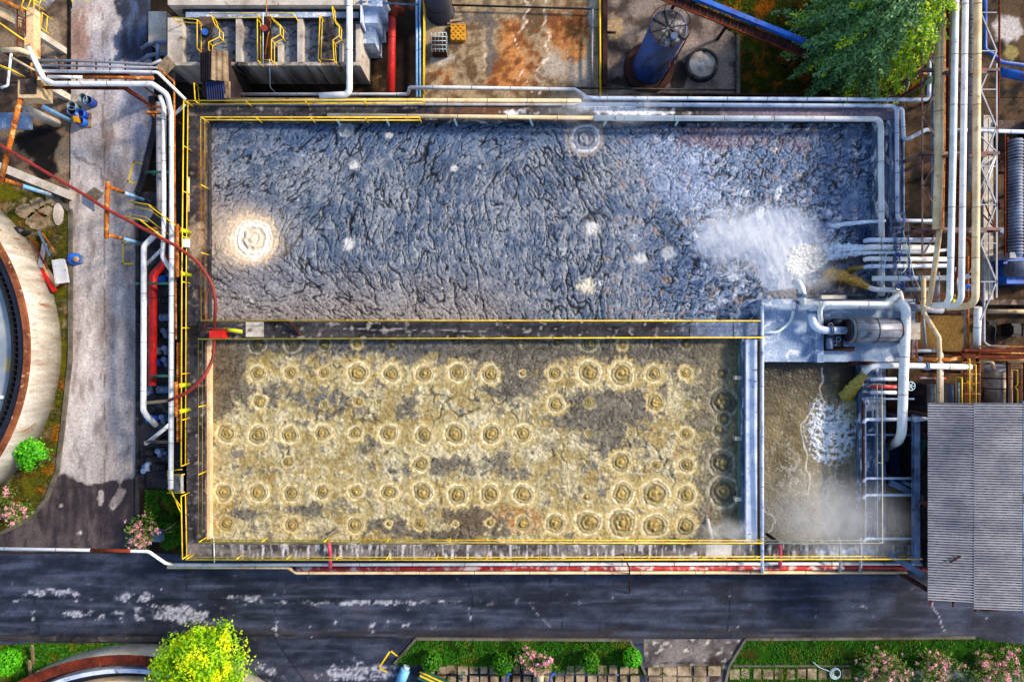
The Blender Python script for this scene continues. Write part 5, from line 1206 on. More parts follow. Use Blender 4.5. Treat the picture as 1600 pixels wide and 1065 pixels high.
# elevated blue duct on a brown truss
bd = thing("blue_conveyor", "bright blue duct on a brown truss slanting over the dark lawn", "conveyor", P(1100, 20, 0))
a, b = P(990, -34, 2.6), P(1268, 78, 2.6)
dv = (b - a).normalized(); nv = Vector((-dv.y, dv.x, 0))
MB().bar(a + nv * .15 + Vector((0, 0, .25)), b + nv * .15 + Vector((0, 0, .25)), .28, .3).build("duct", M['blue_bright'], bd)
m = MB(); m.bar(a - nv * .35, b - nv * .35, .55, .05); m.build("deck", M['rust_dark'], bd)
m = MB(); l = (b - a).length
for k in range(int(l / .5)): m.bar(a + dv * k * .5 - nv * .66 + Vector((0, 0, .06)), a + dv * (k * .5) - nv * .08 + Vector((0, 0, .06)), .05, .06)
m.bar(a - nv * .66 + Vector((0, 0, .14)), b - nv * .66 + Vector((0, 0, .14)), .08, .1); m.build("truss", M['rust'], bd)
for t in (.25, .55, .95): p = a.lerp(b, t) - nv * .2; MB().bar((p.x, p.y, 0), p - Vector((0, 0, .04)), .15).build("leg", M['rust_dark'], bd)

# ------------------------------------------------------------------ corner tower at the upper left
tw_ = thing("stair_tower", "cream concrete tower frame with brown ladder and yellow rails at the upper left corner", "tower", P(40, 80, 0))
ZC = 5.0
def colm(px, py, zt, wd, mt='conc_cream', nm="column"):
    t = P(px, py, zt); MB().bar((t.x, t.y, 0), t, wd, wd).build(nm, M[mt], tw_)
MB().pbox(38, 12, 52, 88, ZC - .6, ZC).build("beam", M['conc_cream'], tw_)
MB().bar(P(-20, 8, ZC - .3), P(38, 38, ZC - .3), .5, .55).build("beam", M['conc_cream'], tw_)
MB().bar(P(-20, -12, ZC + .3), P(36, 16, ZC + .3), .18, .2).build("beam", M['rustor'], tw_)
MB().pbox(-30, 88.5, 52, 128, ZC - .9, ZC - .6).build("landing", M['conc_brown'], tw_)
MB().pbox(28, 125, 64, 153, ZC - 1.2, ZC - .2).build("block", M['conc_cream'], tw_)
MB().pbox(32, 123, 56, 146, ZC - .195, ZC - .12).build("gravel_top", M['conc_brown'], tw_)
MB().pbox(-40, 176, 44, 200, 1.6, 2.0).build("slab", M['conc_blue'], tw_)
for px, py, zt in ((50, 48, 2.9), (40, 170, 2.9), (46, 120, 3.5)): colm(px, py, zt, .4, 'conc_pale')
MB().bar(P(50, 52, 2.4), P(50, 90, 2.4), .35).build("beam", M['conc_cream'], tw_)
m = MB(); A, B = P(27, 10, ZC + .2), P(27, 86, ZC - .2); A2, B2 = P(40, 14, ZC + .2), P(40, 92, ZC - .2)
m.bar(A, B, .05); m.bar(A2, B2, .05)
for k in range(8): t = (k + .5) / 8; m.bar(A.lerp(B, t), A2.lerp(B2, t), .05)
m.build("ladder", M['rust'], tw_)
for pts, z in (([(-10, 30), (30, 58)], ZC), ([(-10, 98), (20, 110)], ZC), ([(52, 4), (56, -8)], ZC), ([(54, 0), (50, 36), (64, 44), (66, 20)], 3.4), ([(33, 10), (40, -8)], ZC)):
    q = [P(x, y, z + .9) for x, y in pts]; MB().tube(q, .035, 6, 0).build("handrail", M['yellow'], tw_); MB().tube([p - Vector((0, 0, .45)) for p in q], .03, 6, 0).build("mid_rail", M['yellow'], tw_)
    for p in q: MB().tube([p - Vector((0, 0, .95)), p], .03, 6).build("post", M['yellow'], tw_)
m = MB()
for k in range(7): m.bar(P(54 + k * 3.2, 6 - k * 2, 3.0 + .3 * k), P(66 + k * 3.2, 12 - k * 2, 3.0 + .3 * k), .22, .04)
m.build("stair_tread", M['grey'], tw_)
pipe("white pipe bending round the corner tower's concrete block", [(3, 78, 5.3), (30, 78, 5.3), (48, 84, 5.2)], 8, 'cream', bands=0)
pipe("thin white pipe looping beside the corner tower", [(19, 80, 5.2), (17, 88, 5.2), (12, 134, 5.0), (2, 137, 5.0)], 4, 'white', bands=0)
pipe("thin cream pipe slanting from the corner tower to the pipe bridge", [(18, 90, 5.2), (50, 108, 5.2), (62, 112, 5.1)], 3.5, 'cream', bands=0)
for i, x in enumerate((49, 57)): pipe(["short upright orange pipe on the corner tower, left of two", "short upright orange pipe on the corner tower, right of two"][i], [(x, 98 + i * 2, 4.5), (x, 124, 4.3)], 3, 'rustor', bands=0)
o = MB(); o.pbox(-40, 240, 88, 262, 0, .5); tag(o.build("low_wall", M['conc_dark']), "low dark concrete wall below the corner tower", "wall") if False else None
o = MB(); o.bar(P(-30, 248, .3), P(112, 306, .3), .5, .6); tag(o.build("low_wall", M['conc_pale']), "low pale wall slanting between the dark yard and the mossy verge", "wall")
m = MB(); m.bar(P(86, 108, .4), P(86, 92, .4), .6, .8); tag(m.build("utility_box", M['conc_brown']), "small brown concrete box beside the gutter", "box")
# scrap heap
for i, (a, b, wd, ht, z, mt, lb) in enumerate((((44, 378), (60, 408), .5, .1, .2, 'wood', "pale weathered board in the scrap heap"), ((60, 415), (86, 455), .22, .25, .25, 'red', "red steel channel on the scrap heap by the round tank"),
        ((56, 400), (88, 448), .5, .06, .12, 'cream', "cream sheet lying beside the red channel"), ((60, 360), (78, 400), .1, .1, .3, 'steelblue', "blue-grey rod across the scrap heap"), ((48, 372), (74, 420), .08, .08, .4, 'rust', "thin rusty rod on the scrap heap"),
        ((66, 364), (88, 396), .06, .06, .3, 'rustor', "thin orange rod at the scrap heap's right edge"), ((30, 366), (46, 362), .2, .2, .2, 'black', "black bar end at the top of the scrap heap"), ((70, 380), (62, 418), .3, .05, .35, 'grey', "grey torn sheet on the scrap heap"))):
    o = MB(); o.bar(P(*a, z), P(*b, z + .15), wd, ht); tag(o.build("scrap_bar", M[mt]), lb, "scrap")
o = MB(); q = P(95, 425, .5); o.bar(P(92, 406, .45), P(98, 442, .45), .62, .5); o.bar(P(91.5, 406, .72), P(97.5, 442, .72), .7, .04); tag(o.build("white_cabinet", M['white']), "white cabinet lying on its back beside the scrap heap", "cabinet")
o = MB(); o.lathe(P(34, 362, 0), [(0, .5), (.25, .5), (.3, 0)], 16); tag(o.build("drum", M['navy']), "dark blue can at the top of the scrap heap", "drum")
o = MB(); c = P(92, 335, .06); o.prism([(c.x + .32 * math.cos(t) , c.y + .72 * math.sin(t)) for t in np.linspace(0, 2 * math.pi, 25)[:-1]], .04, .16); tag(o.build("stepping_slab", M['conc_pale']), "oval concrete slab in the mossy verge", "slab")
for i, (x, y) in enumerate(((60, 318), (85, 310), (58, 345), (72, 330), (40, 330))):
    o = MB(); c = P(x, y, .06); s = .5 + .12 * (i % 3); o.prism([(c.x + s * math.cos(t + i) * (1 + .15 * math.sin(5 * t + i)), c.y + s * .8 * math.sin(t + i)) for t in np.linspace(0, 2 * math.pi, 10)[:-1]], .03, .12)
    tag(o.build("stepping_slab", M['tile']), ["flat pale stone in the verge below the slanting wall", "flat stone in the verge beside the kerb's top bend", "flat stone in the verge just above the scrap heap", "flat stone in the verge between two others", "flat stone in the verge nearest the round tank"][i], "slab", "flat stones in the mossy verge")
# ------------------------------------------------------------------ right-hand pipe rack
ZP = 6.4
pipe("thick cream pipe, leftmost of the tall pipe rack, running up past the fir tree", [(1469, -40, 5.6), (1467.5, 240, 5.6), (1464, 357, 5.6)], 13, 'cream', bands=3)
pipe("orange-cream pipe slanting down from the thick cream pipe to the outlet row", [(1468, 360, 5.6), (1463, 400, 5.5), (1455, 455, 5.2), (1450, 477, 4.8)], 8, 'cream', bands=2.5)
pipe("slim grey-blue pipe low in the tall rack, left of the thick cream pipe", [(1458, 90, 4.2), (1457.5, 340, 4.2)], 4.5, 'steelblue', bands=2.5)
pipe("brown-grey pipe low in the rack between cream and white pipes", [(1482, -40, 5.0), (1481, 240, 5.0), (1480, 330, 5.0)], 8, 'rust_dark', bands=2.5)
pipe("white pipe of the tall rack, left of the two that hook round at the platform", [(1494, -40, ZP), (1489, 240, ZP), (1484, 464, ZP), (1478, 476, 5.6), (1456, 477, 4.8)], 9.5, 'white', bands=2.8)
pipe("white pipe of the tall rack, right of the two that hook round at the platform", [(1509, -40, ZP), (1505, 240, ZP), (1502, 466, ZP), (1494, 477, 5.6), (1460, 478.5, 4.7)], 9, 'white', bands=2.8)
pipe("dark grey pipe hidden under the cream pipe of the tall rack", [(1519, -40, 5.2), (1518, 100, 5.2), (1517, 300, 5.2)], 9, 'grey', bands=2.5)
pipe("cream pipe at the right of the tall rack, warm on its sunny side, hooking left", [(1528, -40, ZP), (1525.6, 240, ZP), (1524, 468, ZP), (1514, 478, 5.4), (1480, 480, 4.6)], 11, 'cream', bands=2.8)
pipe("thick white pipe dropping out of the tall rack towards the brown framework", [(1528, 480, 4.4), (1526, 545, 3.6)], 11, 'white', bands=2)
pipe("grey-blue pipe beside the thick dropping pipe", [(1510, 478, 3.6), (1509, 548, 3.2)], 6, 'grey', bands=2)
pipe("grey pipe bending left above the brown framework", [(1537, 440, 3.4), (1537, 535, 3.4), (1546, 541, 3.4), (1575, 542, 3.2)], 4.5, 'grey', bands=2)
pipe("bright blue pipe winding down to the right edge beside the lattice", [(1539, -30, 4.0), (1539, 78, 4.0), (1553, 86, 4.0), (1563, 97, 4.0), (1640, 107, 4.0)], 6, 'blue_bright', bands=2.2)
pipe("fat blue pipe crossing the upper right edge below the winding one", [(1562, 112, 3.2), (1650, 130, 3.2)], 14, 'blue_bright', bands=2)
pipe("thin dark red upright pipe at the right of the lattice", [(1562, -30, 4.8), (1561, 120, 4.8), (1558, 220, 4.8)], 3, 'rust', bands=0)
rk = thing("pipe_rack", "tall rusty steel lattice rack carrying the bundle of white and cream pipes", "pipe rack", P(1490, 240, 0))
for y in (-10, 110, 240, 358):
    MB().ibeam(P(1438, y, 5.0), P(1560, y, 5.0), .16, .26).build("crossbeam", M['rack'], rk)
    MB().ibeam(P(1474, y + 4, 5.95), P(1540, y + 4, 5.95), .14, .22).build("crossbeam", M['rack'], rk)
    for x in (1441, 1475, 1538):
        t = P(x, y, 4.85); MB().bar((t.x, t.y, 0), t, .18).build("column", M['rack'], rk)
m = MB(); ya = -40; s = 0
while ya < 360:
    a = P(1441 if s % 2 == 0 else 1474, ya, 4.7); b = P(1474 if s % 2 == 0 else 1441, min(ya + 55, 400), 4.7); m.bar(a, b, .07); ya += 55; s += 1
m.bar(P(1441, -40, 4.7), P(1441, 400, 4.7), .07); m.bar(P(1474, -40, 4.7), P(1474, 360, 4.7), .09); m.build("lattice", M['rack'], rk)
m = MB(); ya = 20; s = 0
while ya < 470:
    a = P(1532 if s % 2 == 0 else 1557, ya, 4.9); b = P(1557 if s % 2 == 0 else 1532, ya + 60, 4.9); m.bar(a, b, .08); m.bar(P(1532, ya, 4.9), P(1557, ya, 4.9), .06); ya += 60; s += 1
m.bar(P(1557, 100, 4.9), P(1557, 465, 4.9), .08); m.build("lattice", M['grey'], rk)
m = MB()
for k in range(12): m.bar(P(1486, 20 + k * 30, 5.5), P(1532, 34 + k * 30, 5.5), .035); m.bar(P(1486, 34 + k * 30, 5.4), P(1532, 20 + k * 30, 5.4), .035)
m.build("wire_brace", M['rust_dark'], rk)
MB().ibeam(P(1480, 362, 4.8), P(1558, 360, 4.8), .2, .3).build("crossbeam", M['rust'], rk)
m = MB()
for y in (212, 238, 262, 296, 322): m.tube([P(1558, 238, 4.9), P(1531, y, 4.9)], .04, 6)
m.build("star_brace", M['white'], rk)
m = MB()
for a, b in (((1531, 300), (1556, 358)), ((1531, 330), (1556, 358)), ((1486, 255), (1500, 300)), ((1486, 300), (1520, 250)), ((1512, 215), (1535, 240)), ((1486, 150), (1520, 190))): m.bar(P(*a, 4.7), P(*b, 4.7), .06)
m.build("diagonal", M['rust'], rk)
pipe("thin brown pipe weaving down the inside of the tall rack", [(1476, -30, 5.2), (1475, 240, 5.2), (1473, 330, 5.2), (1471, 362, 5.2)], 4, 'rustor', bands=1.8)
pipe("rust-brown pipe between the two white rack pipes, bending near the outlet row", [(1499, 250, 5.0), (1497, 420, 5.0), (1492, 440, 4.8)], 5, 'rust', bands=1.8)
pipe("brown hooked pipe under the cream rack pipe above the outlet row", [(1490, 372, 4.6), (1512, 372, 4.6), (1518, 382, 4.6), (1518, 430, 4.4)], 5.5, 'rust', bands=1.5)
pipe("orange-brown thin upright by the blue valve under the rack", [(1512, 400, 4.2), (1512, 548, 3.4)], 4, 'rustor', bands=1.3)
pipe("pale header pipe continuing right of the thick bend under the hooked rack pipes", [(1416, 480, 3.8), (1472, 484, 3.8)], 12, 'grey', bands=1.4)
pipe("brown pipe lying low under the hooked rack pipes", [(1436, 489, 2.6), (1535, 490, 2.6)], 6, 'rust_dark', bands=1.6)
pipe("grey stub pipe upright between the outlet row and the hooked rack pipes", [(1464, 425, 3.4), (1464, 472, 3.2)], 8, 'grey', bands=.9)
pipe("thin white rod slanting between the hooked rack pipes", [(1493, 418, 4.6), (1498, 456, 4.2)], 2.5, 'white', bands=0)
bv = thing("hand_valve", "bright blue valve on the thin upright under the tall rack", "valve", P(1513, 447, 4.0)); MB().tube([P(1508, 447, 4.25), P(1518, 447, 4.25)], .12, 10).build("body", M['blue_bright'], bv); MB().torus(P(1513, 450, 4.5), .18, .035, 16).build("handwheel", M['blue_bright'], bv); MB().tube([P(1513, 448, 4.2), P(1513, 450, 4.5)], .04, 6).build("stem", M['steelblue'], bv)
o = MB(); o.bar(P(1490, 458, 4.0), P(1491, 484, 3.9), .16, .12); tag(o.build("green_bar", M['lime']), "small bright green bar beside the hooked white rack pipe", "bar")
o = MB()
for k in range(4): o.bar(P(1446 + k * 22, 460, 4.2), P(1464 + k * 22, 460 + (k % 2) * 3, 4.2), .05); o.bar(P(1448 + k * 18, 466, 4.1), P(1456 + k * 18, 458, 4.1), .04)
o.bar(P(1446, 464, 4.15), P(1534, 464, 4.15), .07); tag(o.build("pipe_rest", M['rust']), "rusty cross-braced rest under the hooked ends of the rack pipes", "rest")
o = MB(); o.bar(P(1446, 132, 4.9), P(1477, 109, 4.9), .32, .06); tag(o.build("green_walkboard", M['green']), "green board lying across the rack beside the fir tree", "board")
o = MB(); o.bar(P(1397, 102, 1.4), P(1465, 118, 1.4), .35, .3); o.bar(P(1372, 150, 0), P(1374, 112, 1.3), .2); tag(o.build("steel_beam", M['rustor']), "rusty steel beam poking out below the fir tree", "beam")
o = MB(); o.tube([P(1419, 100, 1.6), P(1420, 132, 1.0), P(1415, 147, .3)], .04, 6, .4); tag(o.build("cable", M['hose']), "pale cable dangling from the beam below the fir tree", "cable")
for i, (pts, lb) in enumerate((([(1548, 20), (1600, 60), (1612, 110)], ""),)): pass
def f_rpad(px, py, X, Y):
    n1 = fbm(X / 1.4, Y / 1.4, 5, 163); n2 = fbm(X / .45, Y / .45, 5, 164); n3 = fbm(X / .18, Y / .18, 3, 165)
    c = mixc(col(S(88, 72, 56), px.shape), np.array(S(30, 27, 26)), sm(-.25, .35, n1 + .5 * n2))
    c = mixc(c, np.array(S(186, 180, 176)), .9 * sm(.35, .6, blob(px, py, 1575, 45, 26, 24) + .3 * n2)); c = mixc(c, np.array(S(150, 140, 92)), .8 * sm(.5, .7, blob(px, py, 1580, 82, 16, 16) + .3 * n2))
    c = mixc(c, np.array(S(128, 104, 62)), .7 * sm(.4, .7, blob(px, py, 1480, 520, 50, 40) + .3 * n2))
    c = mixc(c, np.array(S(160, 156, 148)), .7 * sm(.4, .6, blob(px, py, 1535, 330, 8, 170) + .2 * n2))
    c = mixc(c, np.array(S(48, 66, 104)), .85 * sm(.3, .6, blob(px, py, 1415, 720, 26, 110) + .3 * n2))  # the shed's blue shade painted on the ground beside the small basin
    c = mixc(c, np.array(S(30, 26, 24)), .8 * sm(.4, .7, blob(px, py, 1430, 320, 14, 110) + .3 * n2))
    return np.clip(c * (1 + .5 * n3)[..., None], 0, 1)
sheet("pavement", [(1387, 152), (1660, 152), (1660, -60), (1448, -60), (1448, 150), (1387, 150)], .008, f_rpad, M['ground_col'], label="stained yard under the tall pipe rack, upper part")
sheet("pavement", [(1387, 153), (1660, 153), (1660, 866), (1387, 866)], .004, f_rpad, M['ground_col'], label="stained yard under the tall pipe rack and beside the small basin, with painted blue shade")
o = MB(); o.pbox(1537, 180, 1552, 470, .0, .4); tag(o.build("concrete_wall", M['conc_pale']), "long pale low wall under the right lattice", "wall")
o = MB(); o.pbox(1558, 188, 1640, 206, .0, .6); tag(o.build("concrete_wall", M['conc_brown']), "short brown-grey wall at the upper right edge", "wall")
o = MB(); o.pbox(1545, 468, 1640, 476, .0, .5); tag(o.build("concrete_wall", M['conc_brown']), "low wall running to the right edge beside the blue machine", "wall")
pipe("cream pipe lying along the low wall by the blue machine", [(1542, 486, .5), (1640, 487, .5)], 7, 'cream', bands=2)
# ribbed duct and blue machine
dk = thing("ribbed_duct", "grey ribbed duct hanging upright at the right edge above the blue machine", "duct", P(1587, 300, 0))
MB().tube([P(1587, 218, 2.2), P(1587, 402, 2.2)], .36, 18).build("tube", M['steelblue'], dk); m = MB()
for k in range(36): m.ring(P(1587, 221 + k * 5, 2.2), (0, 1, 0), .41, .07, 18)
m.build("ribs", M['grey'], dk)
for y in (240, 300, 380): MB().bar((P(1587, y, 0)), P(1587, y, 1.8), .2).build("leg", M['rust'], dk)
for x in (1574, 1600): MB().bar(P(x, 215, 1.9), P(x, 400, 1.9), .08, .12).build("side_rail", M['rust'], dk)
bm = thing("blue_machine", "blue machine with a clear drum end at the right edge below the ribbed duct", "machine", P(1592, 425, 0))
MB().pbox(1573, 402, 1640, 443, 0, 1.2).build("housing", M['blue_bright'], bm); MB().tube([P(1576, 420, 1.4), P(1630, 420, 1.4)], .5, 20).build("drum_cover", M['metal'], bm); MB().pbox(1578, 394, 1596, 403, .2, 2.5).build("collar", M['grey'], bm); MB().pbox(1568, 400, 1574, 412, .6, 1.6).build("control_box", M['blue'], bm)
dkt = thing("dark_tank", "dark upright vessel at the upper right edge under the truss", "tank", P(1598, 225, 0)); MB().lathe(P(1606, 205, 0), [(0, 0), (.7, 0), (.7, 1.6), (.55, 1.8), (0, 1.9)], 24).build("shell", M['navy'], dkt)

# --- outlets into the upper basin
def outlet(x0, x1, y0, y1, d, z0, mt, lb, bands=1.6): return pipe(lb, [(x0 - 3, y0 + 1.5, z0 - .25), (x0 + 3, y0, z0), (x1, y1, z0)], d, mt, bands=bands, cat="outlet pipe", name="outlet_pipe", bend=.2, flanges=[(1397, y0 + (y1 - y0) * .4, z0, 1, 0, 0)])
outlet(1354, 1467, 375, 375, 7.5, 3.9, 'white_blue', "pale outlet pipe over the upper basin, uppermost of the outlet row")
outlet(1354, 1464, 386, 387, 9, 3.9, 'white', "fat white outlet pipe, second in the outlet row, pouring a white jet")
pipe("slim white outlet pipe, third in the outlet row, bending up at its right end", [(1362, 394.5, 3.9), (1448, 394, 3.9), (1462, 392, 3.9), (1481, 390, 3.9)], 5, 'white', cat="outlet pipe", name="outlet_pipe")
outlet(1354, 1481, 404, 405, 7.5, 3.9, 'white', "white dry outlet pipe, fourth in the outlet row")
outlet(1354, 1482, 416, 415, 6.5, 3.9, 'white_blue', "pale outlet pipe, fifth in the outlet row, dribbling yellow water")
pipe("long white outlet pipe, sixth in the outlet row, reaching the cream pipe of the rack", [(1364, 435, 3.9), (1508, 434, 3.9), (1518, 428, 4.2), (1524, 415, 5.0)], 8, 'white', cat="outlet pipe", name="outlet_pipe", flanges=[(1436, 434.7, 3.9, 1, 0, 0), (1458, 434.5, 3.9, 1, 0, 0)])
pipe("white outlet pipe gushing mud-brown water, lowest of the outlet row", [(1358, 449, 3.6), (1366, 452, 3.8), (1398, 453, 3.8), (1406, 456, 3.8), (1409, 472, 3.9)], 8, 'white', cat="outlet pipe", name="outlet_pipe", bend=.5)
pipe("pale pipe right of the gushing outlet", [(1412, 452, 3.6), (1456, 452, 3.6)], 7, 'grey', bands=1.6)
for i, (x, y, a) in enumerate(((1402, 386, .3), (1404, 396, -.2), (1401, 405, .2), (1408, 445, .4), (1404, 449, -.5), (1421, 428, .1))):
    t = thing("hand_valve", ["valve with a small wheel on the second outlet pipe", "valve with a small wheel on the third outlet pipe", "valve with a small wheel on the fourth outlet pipe", "valve between the sixth outlet pipe and the gushing one", "valve right at the gushing outlet pipe's bend", "valve above the right half of the sixth outlet pipe"][i], "valve", P(x, y, 4.0), "valves on the outlet row")
    MB().tube([P(x, y, 4.0), P(x, y, 4.45)], .09, 8).build("stem", M['steelblue'], t); MB().torus(P(x, y, 4.45), .2, .03, 16).build("handwheel", M['blue_bright' if i % 2 else 'black'], t); MB().bar(P(x - 4, y, 4.45), P(x + 4, y, 4.45), .04).build("spoke", M['black'], t)
o = MB()
for pts in ([(1380, 440), (1384, 400), (1395, 384), (1403, 380)], [(1412, 380), (1418, 400), (1416, 420), (1408, 428)], [(1411, 360), (1420, 395), (1428, 430), (1437, 450)]): o.tube([P(x, y, 4.1) for x, y in pts], .025, 6, .5)
tag(o.build("cable", M['hose']), "thin pale cables looping over the outlet row", "cable")
rb = thing("bent_bracket", "bent blue-grey pipe bracket on the right rim above the outlet row", "bracket", P(1410, 355, ZR)); MB().tube([P(1400, 362, 3.1), P(1405, 357, 3.8), P(1412, 353, 3.8), P(1413, 334, 3.8), P(1408, 332, 3.6)], .07, 8, .15).build("tube", M['steelblue'], rb)
railing("thin grey-blue railing on the right rim behind the outlet row", [(1419, 352), (1422, 430), (1436, 470)], ZR, 'steelblue', gap=2)

# --- platform with the blower
pipe("big white header pipe along the platform's upper edge", [(1240, 477, 4.0), (1404, 476, 4.0)], 13, 'white', bands=2.4, flanges=[(1243, 477, 4.0, 1, 0, 0)])
pipe("thick white pipe bending from the header down past the corrugated roof", [(1400, 476, 4.1), (1412, 476, 4.5), (1416, 488, 4.6), (1412, 585, 4.6), (1409, 676, 4.2), (1404, 688, 3.4), (1390, 697, 1.4)], 14, 'white', bands=2.2, bend=.9)
pipe("white vent bend standing over the scum at the platform's corner", [(1242, 440, 4.5), (1250, 443, 5.0), (1254, 456, 5.0), (1254, 474, 4.1)], 11, 'white', bands=0, bend=.6, flanges=[(1254, 462, 4.9, 0, 1, 0)])
pipe("slim white pipe lying over the header and rising to the outlet bend", [(1281, 500, 3.9), (1281, 484, 4.5), (1286, 474, 4.7), (1384, 475, 4.7), (1402, 461, 4.3), (1406, 458, 3.9)], 8, 'white', bands=2.4, bend=.4)
pipe("thick white U-bend feeding the metal-clad silencer", [(1271, 480, 4.0), (1268, 496, 4.0), (1273, 511, 4.0), (1288, 516, 4.0), (1326, 516, 4.0)], 12, 'white_blue', bands=0, bend=.8, flanges=[(1298, 516, 4.0, 1, 0, 0), (1270, 488, 4.0, 0, 1, 0)])
sl = thing("silencer", "big metal-clad silencer drum lying on the blue-white platform", "silencer", P(1365, 516, ZR + .15))
a, b = P(1326, 516, 4.1), P(1404, 516, 4.1); dv = (b - a).normalized()
MB().tube([a, b], .74, 24).build("drum", M['metal'], sl)
for t in (.06, .5, .96): MB().ring(a.lerp(b, t), dv, .755, .07, 24).build("strap", M['black'], sl)
for k in range(5): an = math.radians(20 + k * 35); MB().bar(a + Vector((.1, .745 * math.cos(an), .745 * math.sin(an))), b + Vector((-.1, .745 * math.cos(an), .745 * math.sin(an))), .03, .02).build("seam", M['black'], sl)
MB().tube([a - dv * .12, a + dv * .01], .66, 24).build("end_plate", M['navy'], sl)
for t in (.2, .8): c = a.lerp(b, t); MB().box((c.x - .12, c.y - .55, ZR + .15), (c.x + .12, c.y + .55, 3.75)).build("saddle", M['steelblue'], sl)
bl = thing("blower", "dark blower with belts and valves at the silencer's left end", "blower", P(1305, 520, ZR + .15))
MB().pbox(1287, 499, 1318, 548, 3.15, 3.3).build("skid", M['conc_dark'], bl); MB().pbox(1294, 524, 1314, 541, 3.3, 3.95).build("motor", M['black'], bl); MB().tube([P(1300, 504, 3.7), P(1318, 504, 3.7)], .25, 14).build("casing", M['navy'], bl)
MB().tube([P(1296, 528, 3.9), P(1296, 545, 3.9)], .18, 12).build("valve", M['steelblue'], bl); MB().tube([P(1293, 544, 3.5), P(1334, 545, 3.5)], .14, 12).build("outlet", M['rust_dark'], bl)
for x, y in ((1310, 530), (1304, 536), (1298, 508)): MB().torus(P(x, y, 4.02), .13, .03, 14).build("handwheel", M['steelblue'], bl)
o = MB(); o.pbox(1277, 472, 1287, 566, ZR + .155, ZR + .5); tag(o.build("low_wall", M['conc_blue']), "low blue-white wall across the platform left of the blower", "wall")
o = MB(); o.pbox(1420, 504, 1438, 530, 2.2, 4.2); tag(o.build("cabinet", M['conc_pale']), "beige cabinet at the right end of the silencer", "cabinet")
o = MB(); o.pbox(1284, 461, 1322, 467, 3.15, 3.4); tag(o.build("concrete_step", M['conc_pale']), "pale step at the platform's upper edge over the scum", "step")
o = MB()
for k in range(4): o.tube([P(1325, 463 + k * 1.3, 3.5), P(1363, 463 + k * 1.3, 3.5)], .03, 6)
tag(o.build("pipe_rest", M['black']), "dark grille rest at the platform's upper edge", "rest")
o = MB()
for k in range(4): o.tube([P(1326, 565 + k * 1.5, 3.3), P(1364, 565 + k * 1.5, 3.3)], .035, 6)
tag(o.build("pipe_rest", M['rust_dark']), "dark grille rest at the platform's lower edge over the small basin", "rest")
pipe("long white pipe falling from the outlet row past the beige cabinet to the roof", [(1443, 434, 4.4), (1443, 488, 4.3), (1467, 527, 3.9), (1468, 550, 3.8), (1467, 628, 3.8)], 7, 'cream', bands=2)
pipe("pale pipe running level from the big bend then down to the roof", [(1424, 548, 3.6), (1467, 548, 3.6), (1471, 553, 3.6), (1471, 628, 3.6)], 5.5, 'white', bands=2)
pipe("slim grey pipe right of the beige cabinet", [(1441, 480, 3.8), (1446, 540, 3.0)], 4.5, 'grey', bands=0)
pipe("white inlet pipe pouring yellow-brown water into the small basin", [(1352, 581, 3.4), (1358, 574, 3.8), (1370, 571, 3.9), (1418, 571, 3.9), (1517, 573, 3.9)], 9, 'white', bands=2, bend=.5, cat="outlet pipe", name="outlet_pipe", flanges=[(1448, 572, 3.9, 1, 0, 0)])
pipe("rusty cream pipe level above the pouring inlet pipe", [(1420, 561, 3.8), (1480, 562, 3.8), (1506, 558, 3.8)], 6.5, 'rustor', bands=1.5, flanges=[(1436, 561, 3.8, 1, 0, 0)])
for i, (y, mt) in enumerate(((592, 'white_blue'), (604, 'redworn'), (613, 'white_blue'))):
    pipe(["pale stub pipe at the small basin's edge, upper of three", "red-tinged stub pipe at the small basin's edge, middle of three", "pale stub pipe at the small basin's edge, lower of three"][i], [(1361, y, 3.3), (1400, y, 3.3)], 6, mt, bands=1.2, group="stub pipes beside the small basin")
hw = thing("handwheel", "white spoked handwheel beside the thick white pipe", "valve wheel", P(1423, 603, 3.8)); MB().torus(P(1423, 603, 4.6), .25, .03, 24).build("rim", M['hose'], hw)
for k in range(3): a = k * math.pi / 3; d = Vector((math.cos(a), math.sin(a), 0)) * .25; MB().bar(P(1423, 603, 4.6) - d, P(1423, 603, 4.6) + d, .04, .03).build("spoke", M['hose'], hw)
MB().tube([P(1415, 602, 4.3), P(1423, 603, 4.58)], .04, 6).build("stem", M['black'], hw)
# pipe frame over the small basin's right side
pf = thing("tube_rack", "ladder-like frame of pale blue pipes between the small basin and the roof", "pipe frame", P(1390, 740, 0))
MB().tube([P(1349, 625, 3.5), P(1349, 842, 3.5)], .09, 10).build("side_pipe", M['rust_dark'], pf)
for y, d, mt in ((623, 3, 'steelblue'), (655, 5.5, 'white_blue'), (679, 3, 'steelblue'), (747, 4, 'white_blue'), (773, 4.5, 'white_blue'), (841, 4, 'white_blue')):
    MB().tube([P(1349, y + 6, 3.55), P(1352, y, 3.6), P(1428, y, 3.6)], rad(d, 3.6), 10, .2).build("rung_pipe", M[mt], pf)
cb = thing("steel_column_beam", "long blue-grey steel beam running down beside the corrugated roof", "beam", P(1431, 750, 0)); MB().ibeam(P(1431, 648, 3.9), P(1431, 880, 3.9), .3, .35).build("beam", M['steelblue'], cb)
for y in (655, 760, 875): t = P(1431, y, 3.7); MB().bar((t.x, t.y, 0), t, .18).build("leg", M['steelblue'], cb)
